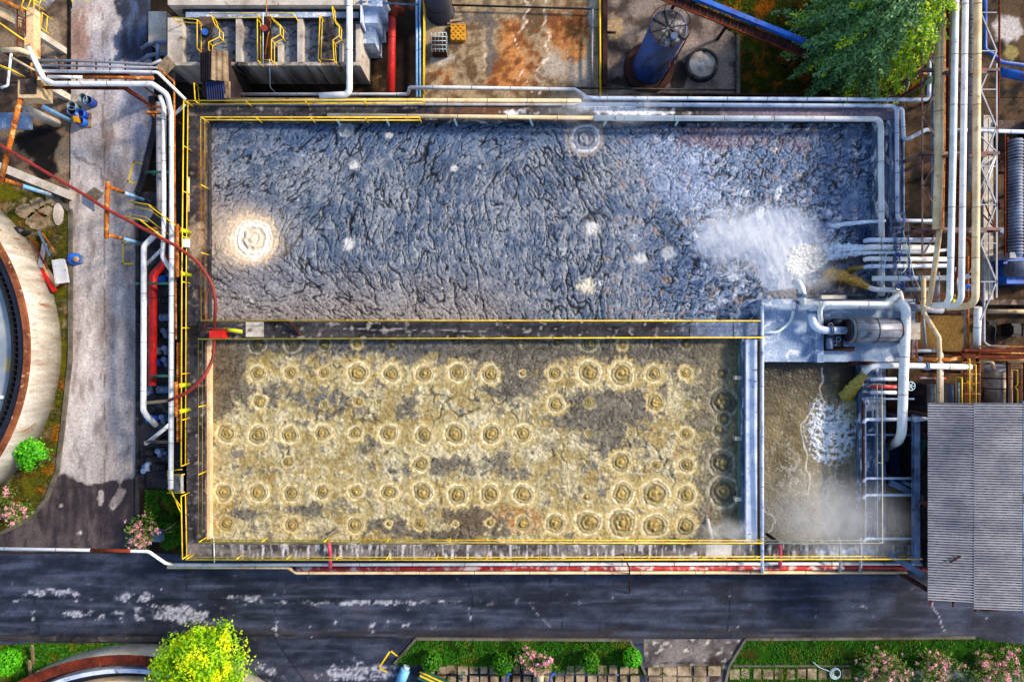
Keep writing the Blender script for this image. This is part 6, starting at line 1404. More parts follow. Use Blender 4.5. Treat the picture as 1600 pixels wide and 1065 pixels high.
for i, (a, b, mt, lb) in enumerate((((1389, 865), (1441, 897), 'steelblue', "angled blue-grey steel beam end at the basin's lower right corner"), ((1390, 753), (1442, 778), 'steelblue', "angled blue-grey steel plate reaching under the corrugated roof"), ((1436, 716), (1446, 690), 'green', "short green bar beside the corrugated roof"), ((1432, 690), (1446, 688), 'green', "green flat bar touching the corrugated roof's edge"))):
    o = MB(); z = (3.6, 2.6, 3.0, 3.3)[i]; o.ibeam(P(*a, z), P(*b, z), .36 if i < 2 else .16, .2); tag(o.build("steel_bar", M[mt]), lb, "beam")
for i, (x, y0, y1, d, z) in enumerate(((1394, 780, 850, 8, .8), (1368, 640, 840, 5, 3.2), (1384, 700, 720, 9, 1.0), (1406, 800, 836, 4, .6))):
    pipe(["blue pipe low in the dark gap beside the small basin, lower end", "slim pale pipe on the small basin's right wall", "blunt blue pipe stub in the dark gap", "thin blue pipe low beside the steel beam"][i], [(x, y0, z), (x + 1, (y0 + y1) / 2, z), (x + (4 if i == 3 else 0), y1, z)], d, 'steelblue', bands=0)
for i, (x0, y0, x1, y1) in enumerate(((1470, 600, 1490, 660), (1448, 600, 1462, 660))):
    o = MB(); o.pbox(x0, y0, x1, y1, 0, 2.2); tag(o.build("concrete_pier", M['conc_dark']), ["dark concrete pier right of the long white pipe", "dark concrete pier left of the long white pipe"][i], "pier")
# brown framework and tanks
fw = thing("steel_framework", "red-brown steel framework above the stained tanks at the right edge", "framework", P(1555, 560, 0))
for y in (547, 557): MB().ibeam(P(1505, y, 4.0), P(1640, y, 4.0), .16, .22).build("beam", M['rust'], fw)
for x in (1507, 1528, 1575, 1602): MB().ibeam(P(x, 543, 3.75), P(x, 630, 3.75), .12, .18).build("joist", M['rust_dark'], fw)
for x in (1507, 1575): t = P(x, 552, 3.9); MB().bar((t.x, t.y, 0), t, .2).build("leg", M['rust'], fw)
for i, pts in enumerate(([(1503, 590), (1503, 632)], [(1515, 560), (1515, 632)], [(1525, 570), (1525, 632)])): railing(["yellow upright rail beside the stained tank, left of three", "yellow upright rail beside the stained tank, middle of three", "yellow upright rail beside the stained tank, nearest the tank"][i], pts, 3.0, gap=1.2)
m = MB()
for k, x in enumerate((1504, 1511, 1518, 1531, 1580, 1596)): m.tube([P(x, 546, 3.8), P(x, 629, 3.8)], .035, 6)
for y in (552, 566, 584, 598, 615): m.bar(P(1503, y, 3.85), P(1532, y, 3.85), .05)
for y in (541, 551, 562): m.tube([P(1530, y, 4.2), P(1640, y + 1, 4.2)], .045, 6)
m.build("rod", M['rustor'], fw)
for i, (y, d, mt, x0, x1) in enumerate(((580, 4, 'rust', 1440, 1500), (590, 3, 'redworn', 1432, 1478), (567, 3, 'rust_dark', 1420, 1510))):
    pipe(["thin rusty pipe below the pouring inlet pipe, longest", "thin red-worn pipe below the pouring inlet pipe, near the handwheel", "dark pipe squeezed between the two level pipes right of the bend"][i], [(x0, y, 3.5), (x1, y + 1, 3.5)], d, mt, bands=1.1)
for i, (x, y0, y1) in enumerate(((1425, 508, 570), (1432, 512, 566), (1438, 470, 505))):
    pipe(["thin brown upright beside the beige cabinet, left", "thin brown upright beside the beige cabinet, right", "thin brown upright above the beige cabinet"][i], [(x, y0, 3.9), (x, y1, 3.6)], 2.5, 'rustor', bands=0)
for i, (x, y0, y1, mt) in enumerate(((1486, 600, 630, 'steelblue'), (1496, 596, 630, 'steelblue'), (1458, 600, 630, 'grey'))):
    pipe(["blue-grey upright pipe ending at the shed, left of two", "blue-grey upright pipe ending at the shed, right of two", "grey upright pipe ending at the shed beside the long cream one"][i], [(x, y0, 3.2), (x, y1, 3.2)], 7, mt, bands=1)
st2 = thing("steel_tank", "stained steel tank with a lid between framework and corrugated roof", "tank", P(1556, 610, 0))
c = P(1556, 640, 0); MB().lathe(c, [(0, 0), (.85, 0), (.85, 3.6), (.8, 3.68), (0, 3.8)], 32).build("shell", M['tankmetal'], st2)
MB().tube([P(1556, 580, 2.6), P(1556, 640, 2.6)], .84, 28).build("drum", M['tankmetal'], st2)
for y in (590, 606): MB().ring(P(1556, y, 2.6), (0, 1, 0), .86, .06, 28).build("strap", M['rust_dark'], st2)
MB().tube([P(1556, 573, 2.75), P(1556, 579, 2.7)], .6, 24).build("lid", M['grey'], st2)
pipe("cream pipe hooking onto the stained tank's lid", [(1528, 564, 3.6), (1545, 563, 3.6), (1551, 567, 3.6), (1552, 576, 3.2)], 6, 'cream', bands=0, bend=.4)
st3 = thing("steel_tank", "stained tank cut by the right edge beside the framework", "tank", P(1604, 610, 0)); MB().tube([P(1608, 575, 2.6), P(1608, 640, 2.6)], .8, 24).build("drum", M['tankmetal'], st3); MB().ring(P(1608, 600, 2.6), (0, 1, 0), .82, .07, 24).build("strap", M['rust_dark'], st3)
pipe("cream pipe entering from the right edge over the framework", [(1576, 563, 3.9), (1640, 561, 3.9)], 7, 'cream', bands=1.5)
o = MB(); q = [P(1576, 578, 3.6), P(1590, 578, 3.6), P(1590, 600, 3.6), P(1586, 604, 3.6), P(1590, 610, 3.6), P(1590, 632, 3.6)]; o.tube(q, .04, 6, 0); o.tube([P(1576, 578, 3.6), P(1576, 632, 3.6)], .04, 6)
o.tube([P(1576, 578, 2.6), P(1576, 578, 3.6)], .03, 6); tag(o.build("yellow_bracket", M['yellow']), "yellow tubular bracket between the two stained tanks", "bracket")

# --- corrugated shed
m, nt, bs = newmat("corrugated_sheet")
v = posvec(nt, (.6, 1, 1)); c = mix(nt, ramp(nt, nz(nt, .5, 6, .65, v), .35, .65), S(164, 164, 170), S(108, 112, 124)); c = mix(nt, ramp(nt, nz(nt, 1.1, 8, .75, v, .6), .60, .70), c, S(110, 96, 88))
at = nt.nodes.new("ShaderNodeAttribute"); at.attribute_name = "valley_dark"; d2 = nt.nodes.new("ShaderNodeMath"); d2.operation = 'MULTIPLY'; nt.links.new(at.outputs["Fac"], d2.inputs[0])  # rib valleys darkened in the colour, broken up by noise
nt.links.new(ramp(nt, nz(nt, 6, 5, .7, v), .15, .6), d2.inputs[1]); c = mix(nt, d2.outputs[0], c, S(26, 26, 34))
nt.links.new(c, bs.inputs["Base Color"]); bs.inputs["Roughness"].default_value = .5; bs.inputs["Metallic"].default_value = .15; M['sheet'] = m
shed = thing("corrugated_shed", "open shed with a long grey corrugated roof at the right edge", "shed", P(1540, 790, 0))
def corr(x0, x1, y0, y1, z0, z1, name):
    a = P(x0, y0, z0); n = int(abs(y1 - y0) / 4.0); k = 10; rows = n * k
    V = []; D = []
    xa = P(x0, y0, z0).x; xb = P(x1, y0, z1).x; ya = P(x0, y0, z0).y; yb = P(x0, y1, z0).y
    for i in range(rows + 1):
        t = i / rows; ph = (t * n) % 1.0
        s = .5 + .5 * math.cos(2 * math.pi * ph); s = max(0, min(1, (s - .5) * 1.6 + .5))
        for j in range(9):
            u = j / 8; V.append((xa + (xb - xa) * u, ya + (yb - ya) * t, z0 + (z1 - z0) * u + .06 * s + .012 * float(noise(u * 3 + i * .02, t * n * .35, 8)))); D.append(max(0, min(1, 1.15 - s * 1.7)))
    F = [(i * 9 + j, (i + 1) * 9 + j, (i + 1) * 9 + j + 1, i * 9 + j + 1) for i in range(rows) for j in range(8)]
    o_ = (xa, yb, min(z0, z1)); o = np_mesh(name, V, F, M['sheet'], shed, o_, extra={"valley_dark": np.array(D)})
corr(1449, 1521.5, 629, 936, 5.2, 5.6, "roof_sheet"); corr(1521, 1597, 629, 950, 5.61, 5.9, "roof_sheet")
MB().bar(P(1598.5, 626, 5.8), P(1598.5, 956, 5.8), .14, .2).build("gutter", M['steelblue'], shed)
for i, y in enumerate((650, 790, 925)):
    for x in (1456, 1590): t = P(x, y, 5.1); MB().bar((t.x, t.y, 0), t, .2).build("post", M['rust_dark'], shed)
    MB().ibeam(P(1452, y, 5.08), P(1594, y, 5.08), .14, .2).build("rafter", M['rust_dark'], shed)
for x, y0, y1 in ((1454, 936, 946), (1489, 936, 948), (1524, 951, 955)): MB().bar(P(x, y0 - 6, 5.1), P(x, y1, 5.1), .08).build("purlin_end", M['rust'], shed)
MB().bar(P(1532, 952, 5.1), P(1559, 952.5, 5.1), .1).build("purlin_end", M['rust'], shed)
o = MB(); o.bar(P(1484, 878, 5.6), P(1501, 868, 5.66), .1, .06); tag(o.build("stick", M['rust_dark']), "dark stick lying on the corrugated roof", "stick")
shw = MB(); shw.pbox(1470, 640, 1590, 900, 0, 4.2); shw.build("inner_wall", M['conc_dark'], shed)

# small clutter between rack, platform and shed
for i, (pts, d, mt, lb) in enumerate((
    ([(1447, 492, 3.0), (1447, 500, 2.4)], 4, 'rust', "stubby rusty pipe end below the hooked rack pipes"),
    ([(1540, 500, .6), (1556, 512, .6), (1553, 540, .8)], 1.6, 'black', "thin black hose looping on the dark yard by the grey right-hand pipe"),
    ([(1545, 186, 1.0), (1545, 468, 1.0)], 2, 'yellow_pale', "thin pale line running along the low wall under the right lattice"),
    ([(1420, 536, 3.2), (1420, 600, 3.2)], 3, 'black', "thin black upright between the thick bend and the handwheel"),
    ([(1352, 630, 3.2), (1352, 840, 3.2)], 3, 'white_blue', "thin pale line along the small basin's right wall"),
    ([(1437, 700, 3.0), (1437, 860, 3.0)], 3, 'rust_dark', "thin dark pipe squeezed between steel beam and shed"),
    ([(1428, 655, 4.0), (1450, 652, 4.0)], 9, 'white_blue', "short pale pipe joining the steel beam's top to the shed"),
    ([(1604, 480, 1.0), (1604, 535, 1.0)], 5, 'grey', "short grey pipe at the right edge above the framework"),
    ([(1428, 352, 3.4), (1440, 349, 3.5), (1462, 351, 3.5)], 3.5, 'black', "dark cable bundle above the uppermost outlet pipe"),
    ([(1424, 358, 3.4), (1466, 362, 3.5)], 4, 'rust_dark', "dark rusted pipe right above the uppermost outlet pipe"),
    ([(1570, 210, 2.4), (1570, 400, 2.4)], 2.5, 'rust', "thin rusty pipe left of the ribbed duct"),
    ([(1560, 270, 1.2), (1570, 270, 1.2)], 5, 'rust_dark', "short dark fitting left of the ribbed duct"))):
    pipe(lb, pts, d, mt, bands=0 if d < 3 else 1.4)
for i, (x, y, w_, h_) in enumerate(((1565, 320, 8, 12), (1566, 360, 9, 9), (1563, 250, 6, 8), (1550, 505, 14, 9), (1590, 515, 18, 20))):
    o = MB(); o.pbox(x - w_ / 2, y - h_ / 2, x + w_ / 2, y + h_ / 2, 0, .5 + .1 * i); o.pbox(x - w_ / 3, y - h_ / 3, x + w_ / 3, y + h_ / 3, .505 + .1 * i, .6 + .1 * i)
    tag(o.build("junction_box", M[('rust_dark', 'steelblue', 'rust', 'conc_dark', 'black')[i]]), ["small rust-dark box beside the ribbed duct's middle", "small blue-grey box beside the ribbed duct's lower half", "small rusty box beside the ribbed duct's top", "dark concrete block on the yard above the framework", "black block on the yard at the right edge above the framework"][i], "box")
# ------------------------------------------------------------------ plants
def leafcloud(C, N, size, rng, asp=.55, flat=0.0):
    """diamond leaves at centres C with facing N; returns verts, faces"""
    n = len(C); N = N / (np.linalg.norm(N, axis=1, keepdims=True) + 1e-9)
    r = rng.normal(size=(n, 3)); T = r - (r * N).sum(1, keepdims=True) * N; T /= np.linalg.norm(T, axis=1, keepdims=True) + 1e-9
    B = np.cross(N, T); s = (size * (0.65 + .7 * rng.random(n)))[:, None]
    V = np.stack([C - T * s, C + B * s * asp, C + T * s, C - B * s * asp], 1).reshape(-1, 3)
    return V, np.arange(n * 4).reshape(n, 4)

def foliage(name, C, N, size, mt, parent, origin, rng, asp=.55, kind=None):
    V, F = leafcloud(C, N, size, rng, asp); o = np_mesh(name, V, F, M[mt], parent, origin, smooth=False)
    if kind: o["kind"] = kind
    return o

def clumps(rng, c, rx, ry, rz, n, per, cr, jit=.9, zmin=None, shell=.45):
    d = rng.normal(size=(n, 3)); d /= np.linalg.norm(d, axis=1, keepdims=True)
    d[:, 2] = np.where(d[:, 2] < -.35, -d[:, 2], d[:, 2])
    rad_ = shell + (1 - shell) * rng.random(n) ** .5
    ctr = c + d * rad_[:, None] * np.array([rx, ry, rz]) * (0.70 + .56 * rng.random((n, 1)))
    cs = cr * (.6 + .8 * rng.random(n))
    off = rng.normal(size=(n, per, 3)) * .5; pts = ctr[:, None] + off * cs[:, None, None]
    nrm = d[:, None] * .6 + off * .5 + rng.normal(size=(n, per, 3)) * jit * .5 + np.array([0, 0, .5])
    return pts.reshape(-1, 3), nrm.reshape(-1, 3)

def limbs(root, c, top, R, n, mt='bark', r0=.14, spread=.9, rng=None):
    m = MB(); m.tube([c, c.lerp(top, .5) + Vector((.06, .04, 0)), top], r0, 10, .3, r1=r0 * .45)
    m.build("trunk", M[mt], root); m = MB()
    for k in range(n):
        a = 2 * math.pi * k / n + .4 * math.sin(k * 3.3); s = c.lerp(top, .45 + .5 * (k % 4) / 4)
        e = s + Vector((math.cos(a), math.sin(a), .55 + .25 * math.sin(k))) * R * spread * (.6 + .3 * ((k * 7) % 5) / 5)
        m.tube([s, s.lerp(e, .5) + Vector((0, 0, .12)), e], r0 * .4, 6, .2, r1=.012)
    m.build("limb", M[mt], root)

def broadleaf(px, py, zc, R, Rz, mt, label, n, per, cr, size, seed, name="tree", cat="tree"):
    rng = np.random.default_rng(seed); cc = P(px, py, zc); base = Vector((cc.x, cc.y, 0)); t = thing(name, label, cat, base)
    limbs(t, base, Vector((cc.x, cc.y, zc + Rz * .5)), R, 11, rng=rng)
    pts, nr = clumps(rng, np.array(cc), R, R, Rz, n, per, cr)
    foliage("crown", pts, nr, size, mt, t, base, rng); return t
broadleaf(316, 1040, 2.9, 2.45, 1.7, 'leaf_yellow', "bright lime-yellow tree beside the lower round tank", 260, 60, .5, .10, 11)
broadleaf(45, 705, 1.0, .82, .7, 'leaf_bright', "bright green shrub against the big round tank's wall", 60, 40, .34, .10, 12, "shrub", "shrub")

def conifer(px, py, label):
    rng = np.random.default_rng(21); base = P(px, py, 0); t = thing("fir_tree", label, "tree", base); HTT = 8.2
    MB().tube([base, base + Vector((0, 0, HTT))], .2, 10, r1=.03).build("trunk", M['bark'], t)
    m = MB(); CC = []; NN = []; CT = []; NT = []
    for wv in range(15):
        z = 1.3 + wv * .46; Rw = 4.6 * (1 - ((z - 1.0) / 8.2) ** 1.9) ** .62; nb = int(19 - wv * .6)
        for k in range(nb):
            a = 2 * math.pi * (k + .37 * wv + .3 * rng.random()) / nb; L_ = Rw * (.75 + .35 * rng.random()); s = base + Vector((0, 0, z))
            dr = Vector((math.cos(a), math.sin(a), 0)); e = s + dr * L_ + Vector((0, 0, -.12 * L_ + .3 * rng.random())); md = s.lerp(e, .5) + Vector((0, 0, .14 * L_))
            m.tube([s, md, e], .03, 5, .2, r1=.008)
            nn = int(46 * L_); tt = np.clip(np.round((.22 + .78 * rng.random(nn) ** .8) * 9) / 9 + .035 * rng.normal(size=nn), .15, 1.04)
            sd = np.array([-dr.y, dr.x, 0]); wd = .36 * (1.12 - tt) * L_ ** .5
            p0 = np.array(s)[None] * ((1 - tt) ** 2)[:, None] + np.array(md)[None] * (2 * tt * (1 - tt))[:, None] + np.array(e)[None] * (tt ** 2)[:, None]
            # side twigs: leaves gathered into short tufts
            tw = np.round(rng.uniform(-1, 1, nn) * 3) / 3
            p = p0 + sd[None] * (tw * wd + .05 * rng.normal(size=nn))[:, None] + rng.normal(size=(nn, 3)) * .065
            nr = np.array([0, 0, 1.0])[None] + rng.normal(size=(nn, 3)) * .55 + np.array(dr)[None] * .4
            sunlit_tip = (tt > .55) & (rng.random(nn) < .72) & ((math.cos(a - .5) > -.35) | (rng.random() < .25))  # sunlight painted as yellower needles on the sun-facing outer branches
            CC.append(p[~sunlit_tip]); NN.append(nr[~sunlit_tip]); CT.append(p[sunlit_tip]); NT.append(nr[sunlit_tip])
    m.build("limb", M['bark'], t)
    foliage("crown", np.concatenate(CC), np.concatenate(NN), .125, 'leaf_fir', t, base, rng, .42); foliage("sunlit_needles", np.concatenate(CT), np.concatenate(NT), .125, 'leaf_firsun', t, base, rng, .42)
conifer(1318, 76, "large blue-green fir with tips painted sunlit yellow-green on the dark lawn")

def bush(px, py, R, mt, label, seed, dens=1500, size=.075, name="clipped_bush", group=None, zr=.9):
    rng = np.random.default_rng(seed); c = P(px, py, 0); t = thing(name, label, "bush", c, group); cc = Vector((c.x, c.y, R * zr + .12))
    MB().tube([c, cc], .05, 6).build("stem", M['bark'], t)
    d = rng.normal(size=(dens, 3)); d /= np.linalg.norm(d, axis=1, keepdims=True)
    rr = R * (1 + .10 * noise(d[:, 0] * 3 + seed, d[:, 1] * 3 + d[:, 2] * 2, seed)) * (1 - .22 * rng.random(dens) ** 2)
    foliage("crown", np.array(cc) + d * rr[:, None] * np.array([1, 1, zr]), d + rng.normal(size=(dens, 3)) * .5, size, mt, t, c, rng)
    m = MB(); m.lathe(cc, [(R * .72 * math.cos(a), R * .72 * zr * math.sin(a)) for a in np.linspace(-1.5, 1.5, 9)], 16); m.build("inner_twigs", M['soil_core'], t)
bush(676, 1024, .66, 'leaf_green', "round clipped bush, leftmost in the lower lawn strip", 31, group="clipped bushes in the lower lawn strip")
bush(785, 1028, .68, 'leaf_green', "round clipped bush just left of the pink-flowered shrub", 32, group="clipped bushes in the lower lawn strip")
bush(919, 1024, .64, 'leaf_green', "round clipped bush right of the pink-flowered shrub", 33, group="clipped bushes in the lower lawn strip")
bush(985, 1020, .62, 'leaf_bright', "loose bright green bush at the right end of the clipped-bush lawn", 34, 900, .09)
bush(26, 1024, .85, 'leaf_bright', "round bush in the grass at the lower left corner", 35, 1900, .08)

def pinkshrub(px, py, R, label, seed, stems=16, lf=1100, fl=900, h=1.3, leaf='leaf_dull', oval=(1, 1)):
    rng = np.random.default_rng(seed); c = P(px, py, 0); t = thing("flowering_shrub", label, "shrub", c); m = MB(); tips = []
    for k in range(stems):
        a = rng.uniform(0, 2 * math.pi); r = R * (.35 + .65 * rng.random()); e = c + Vector((math.cos(a) * r * oval[0], math.sin(a) * r * oval[1], h * (.6 + .5 * rng.random()))); m.tube([c, c.lerp(e, .5) + Vector((0, 0, .2)), e], .025, 5, .1, r1=.01)
        for q in (.55, .75, .9, 1): tips.append(np.array(c.lerp(e, q)))
    m.build("stem", M['bark'], t); tips = np.array(tips)
    def scat(n, s):
        i = rng.integers(0, len(tips), n); return tips[i] + rng.normal(size=(n, 3)) * s * R
    p = scat(lf, .16); foliage("crown", p, rng.normal(size=(lf, 3)) * .6 + np.array([0, 0, 1]), .095, leaf, t, c, rng, .45)
    heads = scat(max(12, fl // 14), .14); i = rng.integers(0, len(heads), fl); p = heads[i] + rng.normal(size=(fl, 3)) * .055 + np.array([0, 0, .08])
    foliage("blossoms", p, rng.normal(size=(fl, 3)) * .7 + np.array([0, 0, 1]), .055, 'pink', t, c, rng, .8, "stuff")
pinkshrub(25, 786, 1.25, "pink-flowered shrub at the left edge below the round tank", 41, 20, 1500, 1500, oval=(1.2, .9))
pinkshrub(238, 820, 1.15, "sparse pink-flowered shrub on the small dark lawn beside the strip", 42, 22, 700, 900, 1.6)
pinkshrub(834, 1022, 1.15, "pink-flowered shrub between the clipped bushes", 43, 18, 800, 1300, oval=(1.15, .8))
pinkshrub(1366, 1034, 1.45, "pink-flowered shrub, leftmost on the lower right lawn", 44, 22, 1500, 1500, oval=(1.1, .95))
pinkshrub(1452, 1032, 1.35, "leafy pink-flowered shrub in the middle of the lower right lawn", 45, 22, 1600, 1000)
pinkshrub(1540, 1030, 1.45, "pink-flowered shrub at the lower right corner", 46, 24, 1500, 1500, oval=(1.25, 1))
o = MB(); c = P(245, 836, .1); o.tube([c, P(268, 822, .8), P(276, 815, 1.2)], .05, 6, r1=.02); o.tube([P(255, 832, .4), P(270, 830, 1.0)], .04, 6, r1=.015); tag(o.build("bare_branch", M['wood']), "bare pale branch lying by the sparse pink shrub", "branch")
o = MB(); o.pbox(236, 828, 252, 846, .0, .5); o.pbox(238, 830, 250, 844, .505, .6); tag(o.build("stone_block", M['steelblue']), "grey-blue block under the sparse pink shrub", "block")

def grassblades(name, poly, z, n, size, mt, label, seed, lean=.5):
    rng = np.random.default_rng(seed); q = np.array([P(a, b, z)[:2] for a, b in poly]); lo = q.min(0); hi = q.max(0); p = lo + (hi - lo) * rng.random((n, 2))
    ins = inpoly(p[:, 0], p[:, 1], [tuple(v) for v in q]); p = p[ins]; n = len(p); keep = noise(p[:, 0] / 1.1, p[:, 1] / 1.1, seed) > -.28; p = p[keep]; n = len(p)
    a = rng.uniform(0, 2 * np.pi, n); s = size * (.6 + .8 * rng.random(n)); d = np.stack([np.cos(a), np.sin(a), np.zeros(n)], 1); sd = np.stack([-np.sin(a), np.cos(a), np.zeros(n)], 1)
    b = np.concatenate([p, np.full((n, 1), z)], 1); up = np.array([0, 0, 1.0])
    V = np.stack([b - sd * s[:, None] * .16, b + sd * s[:, None] * .16, b + d * s[:, None] * lean * (1 + rng.random((n, 1))) + up * s[:, None] * .8], 1).reshape(-1, 3)
    c0 = (q[0][0], q[0][1], z); o = np_mesh(name, V, np.arange(n * 3).reshape(n, 3), M[mt], None, c0, smooth=False); tag(o, label, "grass", None, "stuff")
grassblades("grass", BED_A, .05, 16000, .15, 'blade', "short grass round the clipped bushes", 51)
grassblades("grass", BED_B, .05, 26000, .15, 'blade', "short grass round the pink shrubs at the lower right", 52)
grassblades("grass", BED_C, .05, 26000, .15, 'blade', "grass round the lower round tank", 53)
grassblades("grass", BED_S, .05, 3500, .16, 'blade', "grass on the small lawn below the metal stairs", 54)
grassblades("grass", [(-60, 300), (60, 300), (108, 335), (108, 560), (96, 660), (86, 735), (70, 780), (0, 832), (-60, 832)], .05, 42000, .12, 'blade_dry', "mossy grass on the round tank's verge", 55)
grassblades("grass", [(1156, -60), (1445, -60), (1445, 150), (1156, 150)], .0, 42000, .17, 'blade_dry', "dark and dry grass under the fir tree", 56)

# ------------------------------------------------------------------ lower garden details
rng = random.Random(5)
def slabs(x0, x1, y0, y1, nx, ny, label, z=.05, skip=()):
    for j in range(ny):
        for i in range(nx):
            if (i, j) in skip or rng.random() < .10: continue
            xa = x0 + (x1 - x0) * i / nx; xb = x0 + (x1 - x0) * (i + 1) / nx; ya = y0 + (y1 - y0) * j / ny; yb = y0 + (y1 - y0) * (j + 1) / ny
            j1 = rng.uniform(-.6, .6); o = MB().pbox(xa + .8 + j1 + rng.uniform(-.5, 2.5), ya + .6 + rng.uniform(0, 2.5), xb - .8 + j1 - rng.uniform(-.5, 2.5), yb - .6 - rng.uniform(0, 2), z - .05, z + .06 + rng.uniform(0, .03)).build("paving_block", M['tile']); tag(o, label, "paving block", label + " bed")
slabs(664, 1000, 1038, 1070, 20, 2, "mossy pale paving block below the clipped-bush lawn")
slabs(1140, 1330, 1043, 1062, 11, 1, "mossy brown edging block below the lower right lawn")
slabs(1012, 1128, 1040, 1072, 5, 2, "broad worn paving block between the two lower lawns", .03)
t = thing("blue_canister", "pale blue rounded canister lying by the clipped-bush lawn", "canister", P(631, 1056, 0)); MB().tube([P(634, 1044, .3), P(630, 1054, .32), P(624, 1070, .3)], .32, 14, 0).build("body", M['lblue'], t); MB().tube([P(636, 1040, .3), P(634, 1044.5, .3)], .22, 12).build("neck", M['hose'], t)
t = thing("green_cart", "dark green trough with yellow bars at the bottom edge", "trough", P(672, 1062, 0)); MB().bar(P(656, 1052, .25), P(700, 1072, .25), .55, .4).build("tub", M['green'], t)
for k in range(2): MB().bar(P(656, 1049 + k * 6, .5), P(700, 1069 + k * 6, .5), .07, .08).build("bar", M['yellow'], t)
for i, x in enumerate((792, 860)):
    o = MB(); o.tube([P(x + 6, 1050, .15), P(x + 6, 1052, .5), P(x, 1053, .5), P(x - 2, 1072, .2)], .07, 8, .15); tag(o.build("standpipe", M['blue_bright']), ["small blue bent pipe below the clipped bush left of the pink shrub", "small blue bent pipe right of the round post"][i], "pipe")
o = MB(); o.tube([P(844, 1066, 0), P(844, 1050, .9)], .22, 14); o.ring(P(844, 1050, .92), (0, 0, 1), .24, .06); tag(o.build("post", M['cream']), "round orange-cream post below the pink shrub at the bottom edge", "post")
o = MB(); o.tube([P(722, 1064, 0), P(723, 1051, .7)], .06, 8); o.bar(P(720, 1050, .7), P(727, 1051, .7), .12); tag(o.build("post", M['green_drum']), "thin grey-green post among the paving blocks", "post")
o = MB()
for k in range(5): o.torus(P(1305 + (k % 3) * 1.2, 1051 + (k % 2), .16 + k * .03), .34 - .05 * (k % 3), .028, 28)
o.tube([P(1296, 1048, .2), P(1280, 1042, .15), P(1270, 1033, .15)], .025, 6, .3); tag(o.build("hose_coil", M['hose']), "coiled white hose lying on the edging of the lower right lawn", "hose")
for i, (x, y) in enumerate(((50, 1016), (46, 1040))):
    o = MB(); o.bar(P(x + 2, y + 22, .05), P(x, y - 8, .7), .14, .12); tag(o.build("post", M['wood']), ["leaning pale post right of the round bush, taller", "leaning pale post right of the round bush, shorter"][i], "post")
m = MB(); A, B = P(28, 1068, .3), P(56, 1050, 1.6)
for s in (-.12, .12): m.bar(A + Vector((s, s, 0)), B + Vector((s, s, 0)), .05)
for k in range(7): q = A.lerp(B, (k + .5) / 7); m.bar(q - Vector((.14, .14, 0)), q + Vector((.14, .14, 0)), .04)
tag(m.build("ladder", M['wood']), "small ladder leaning on the lower round tank's rim", "ladder")
def f_dead(px, py, X, Y):
    n2 = fbm(X / .4, Y / .4, 4, 171); return mixc(col(S(190, 180, 164), px.shape), np.array(S(104, 90, 76)), sm(-.3, .4, n2))
sheet("pavement", [(1340, 1046), (1640, 1046), (1640, 1100), (1340, 1100)], .058, f_dead, M['ground_col'], label="broken pale paving under the pink shrubs")

# ------------------------------------------------------------------ jets, splash, steam
def jetmat(name, a, b):
    m, nt, bs = newmat(name); c = mix(nt, ramp(nt, nz(nt, 9, 5, .7, posvec(nt)), .35, .62), a, b); nt.links.new(c, bs.inputs["Base Color"]); bs.inputs["Roughness"].default_value = .35
    bumpn(nt, bs, nz(nt, 14, 4, .7, posvec(nt)), .6, .04); return m
M['mud'] = jetmat("muddy_water", S(196, 156, 62), S(96, 74, 28)); M['foamw'] = jetmat("white_water", S(232, 238, 244), S(170, 190, 214)); M['murk'] = jetmat("yellow_water", S(178, 160, 74), S(120, 108, 46))
def jet(label, pts, r0, r1, mt, rough=.2, seed=0, flat=.8):
    """a ragged falling stream from a nozzle"""
    q = [P(*p) for p in pts]; n = 40; kk = 18; V = []; dense = []
    for i in range(n + 1):
        t = i / n * (len(q) - 1); a = min(int(t), len(q) - 2); f = t - a; p = q[a].lerp(q[a + 1], f); dense.append(p)
    for i, p in enumerate(dense):
        d = (dense[min(i + 1, n)] - dense[max(i - 1, 0)]).normalized(); s = d.cross(Vector((0, 0, 1))).normalized(); u = s.cross(d); t = i / n; r = r0 + (r1 - r0) * t ** .8
        if t > .9: r *= 1 - .5 * (t - .9) / .1
        for k in range(kk):
            a = 2 * math.pi * k / kk; w_ = 1 + rough * (.4 + t) * 2 * float(noise(t * 9 + seed, k * .9, seed)) + rough * t * 1.6 * float(noise(t * 24, k * 1.7 + seed, seed + 3)); V.append(p + s * math.cos(a) * r * w_ + u * math.sin(a) * r * flat * w_)
    F = [(i * kk + k, i * kk + (k + 1) % kk, (i + 1) * kk + (k + 1) % kk, (i + 1) * kk + k) for i in range(n) for k in range(kk)]
    m = MB(); m.add(V, F, True); m.add([V[k] for k in range(kk)], [tuple(range(kk))[::-1]]); m.add([V[n * kk + k] for k in range(kk)], [tuple(range(kk))]); o = m.build("water_jet", M[mt]); tag(o, label, "water jet")
    return o
jet("mud-brown water gushing from the lowest outlet pipe into the scum", [(1360, 450, 3.6), (1340, 440, 3.4), (1315, 431, 2.9), (1286, 430, 2.35)], .15, .46, 'mud', .2, 1)
jet("thin white jet shooting far out from the right rim", [(1384, 345, 3.35), (1350, 347, 3.1), (1322, 350, 2.7), (1296, 354, 2.35)], .09, .14, 'foamw', .22, 2)
jet("white broken stream from the second outlet pipe", [(1353, 387, 3.75), (1330, 387, 3.1), (1305, 388, 2.5), (1284, 390, 2.3)], .15, .30, 'foamw', .5, 3)
jet("white broken stream from the third outlet pipe", [(1362, 394.5, 3.9), (1340, 395, 3.3), (1320, 397, 2.7), (1292, 402, 2.3)], .10, .22, 'foamw', .5, 4)
jet("weak yellow dribble from the fifth outlet pipe", [(1353, 417, 3.6), (1345, 418, 3.2), (1334, 420, 2.7), (1324, 422, 2.35)], .08, .16, 'murk', .4, 5)
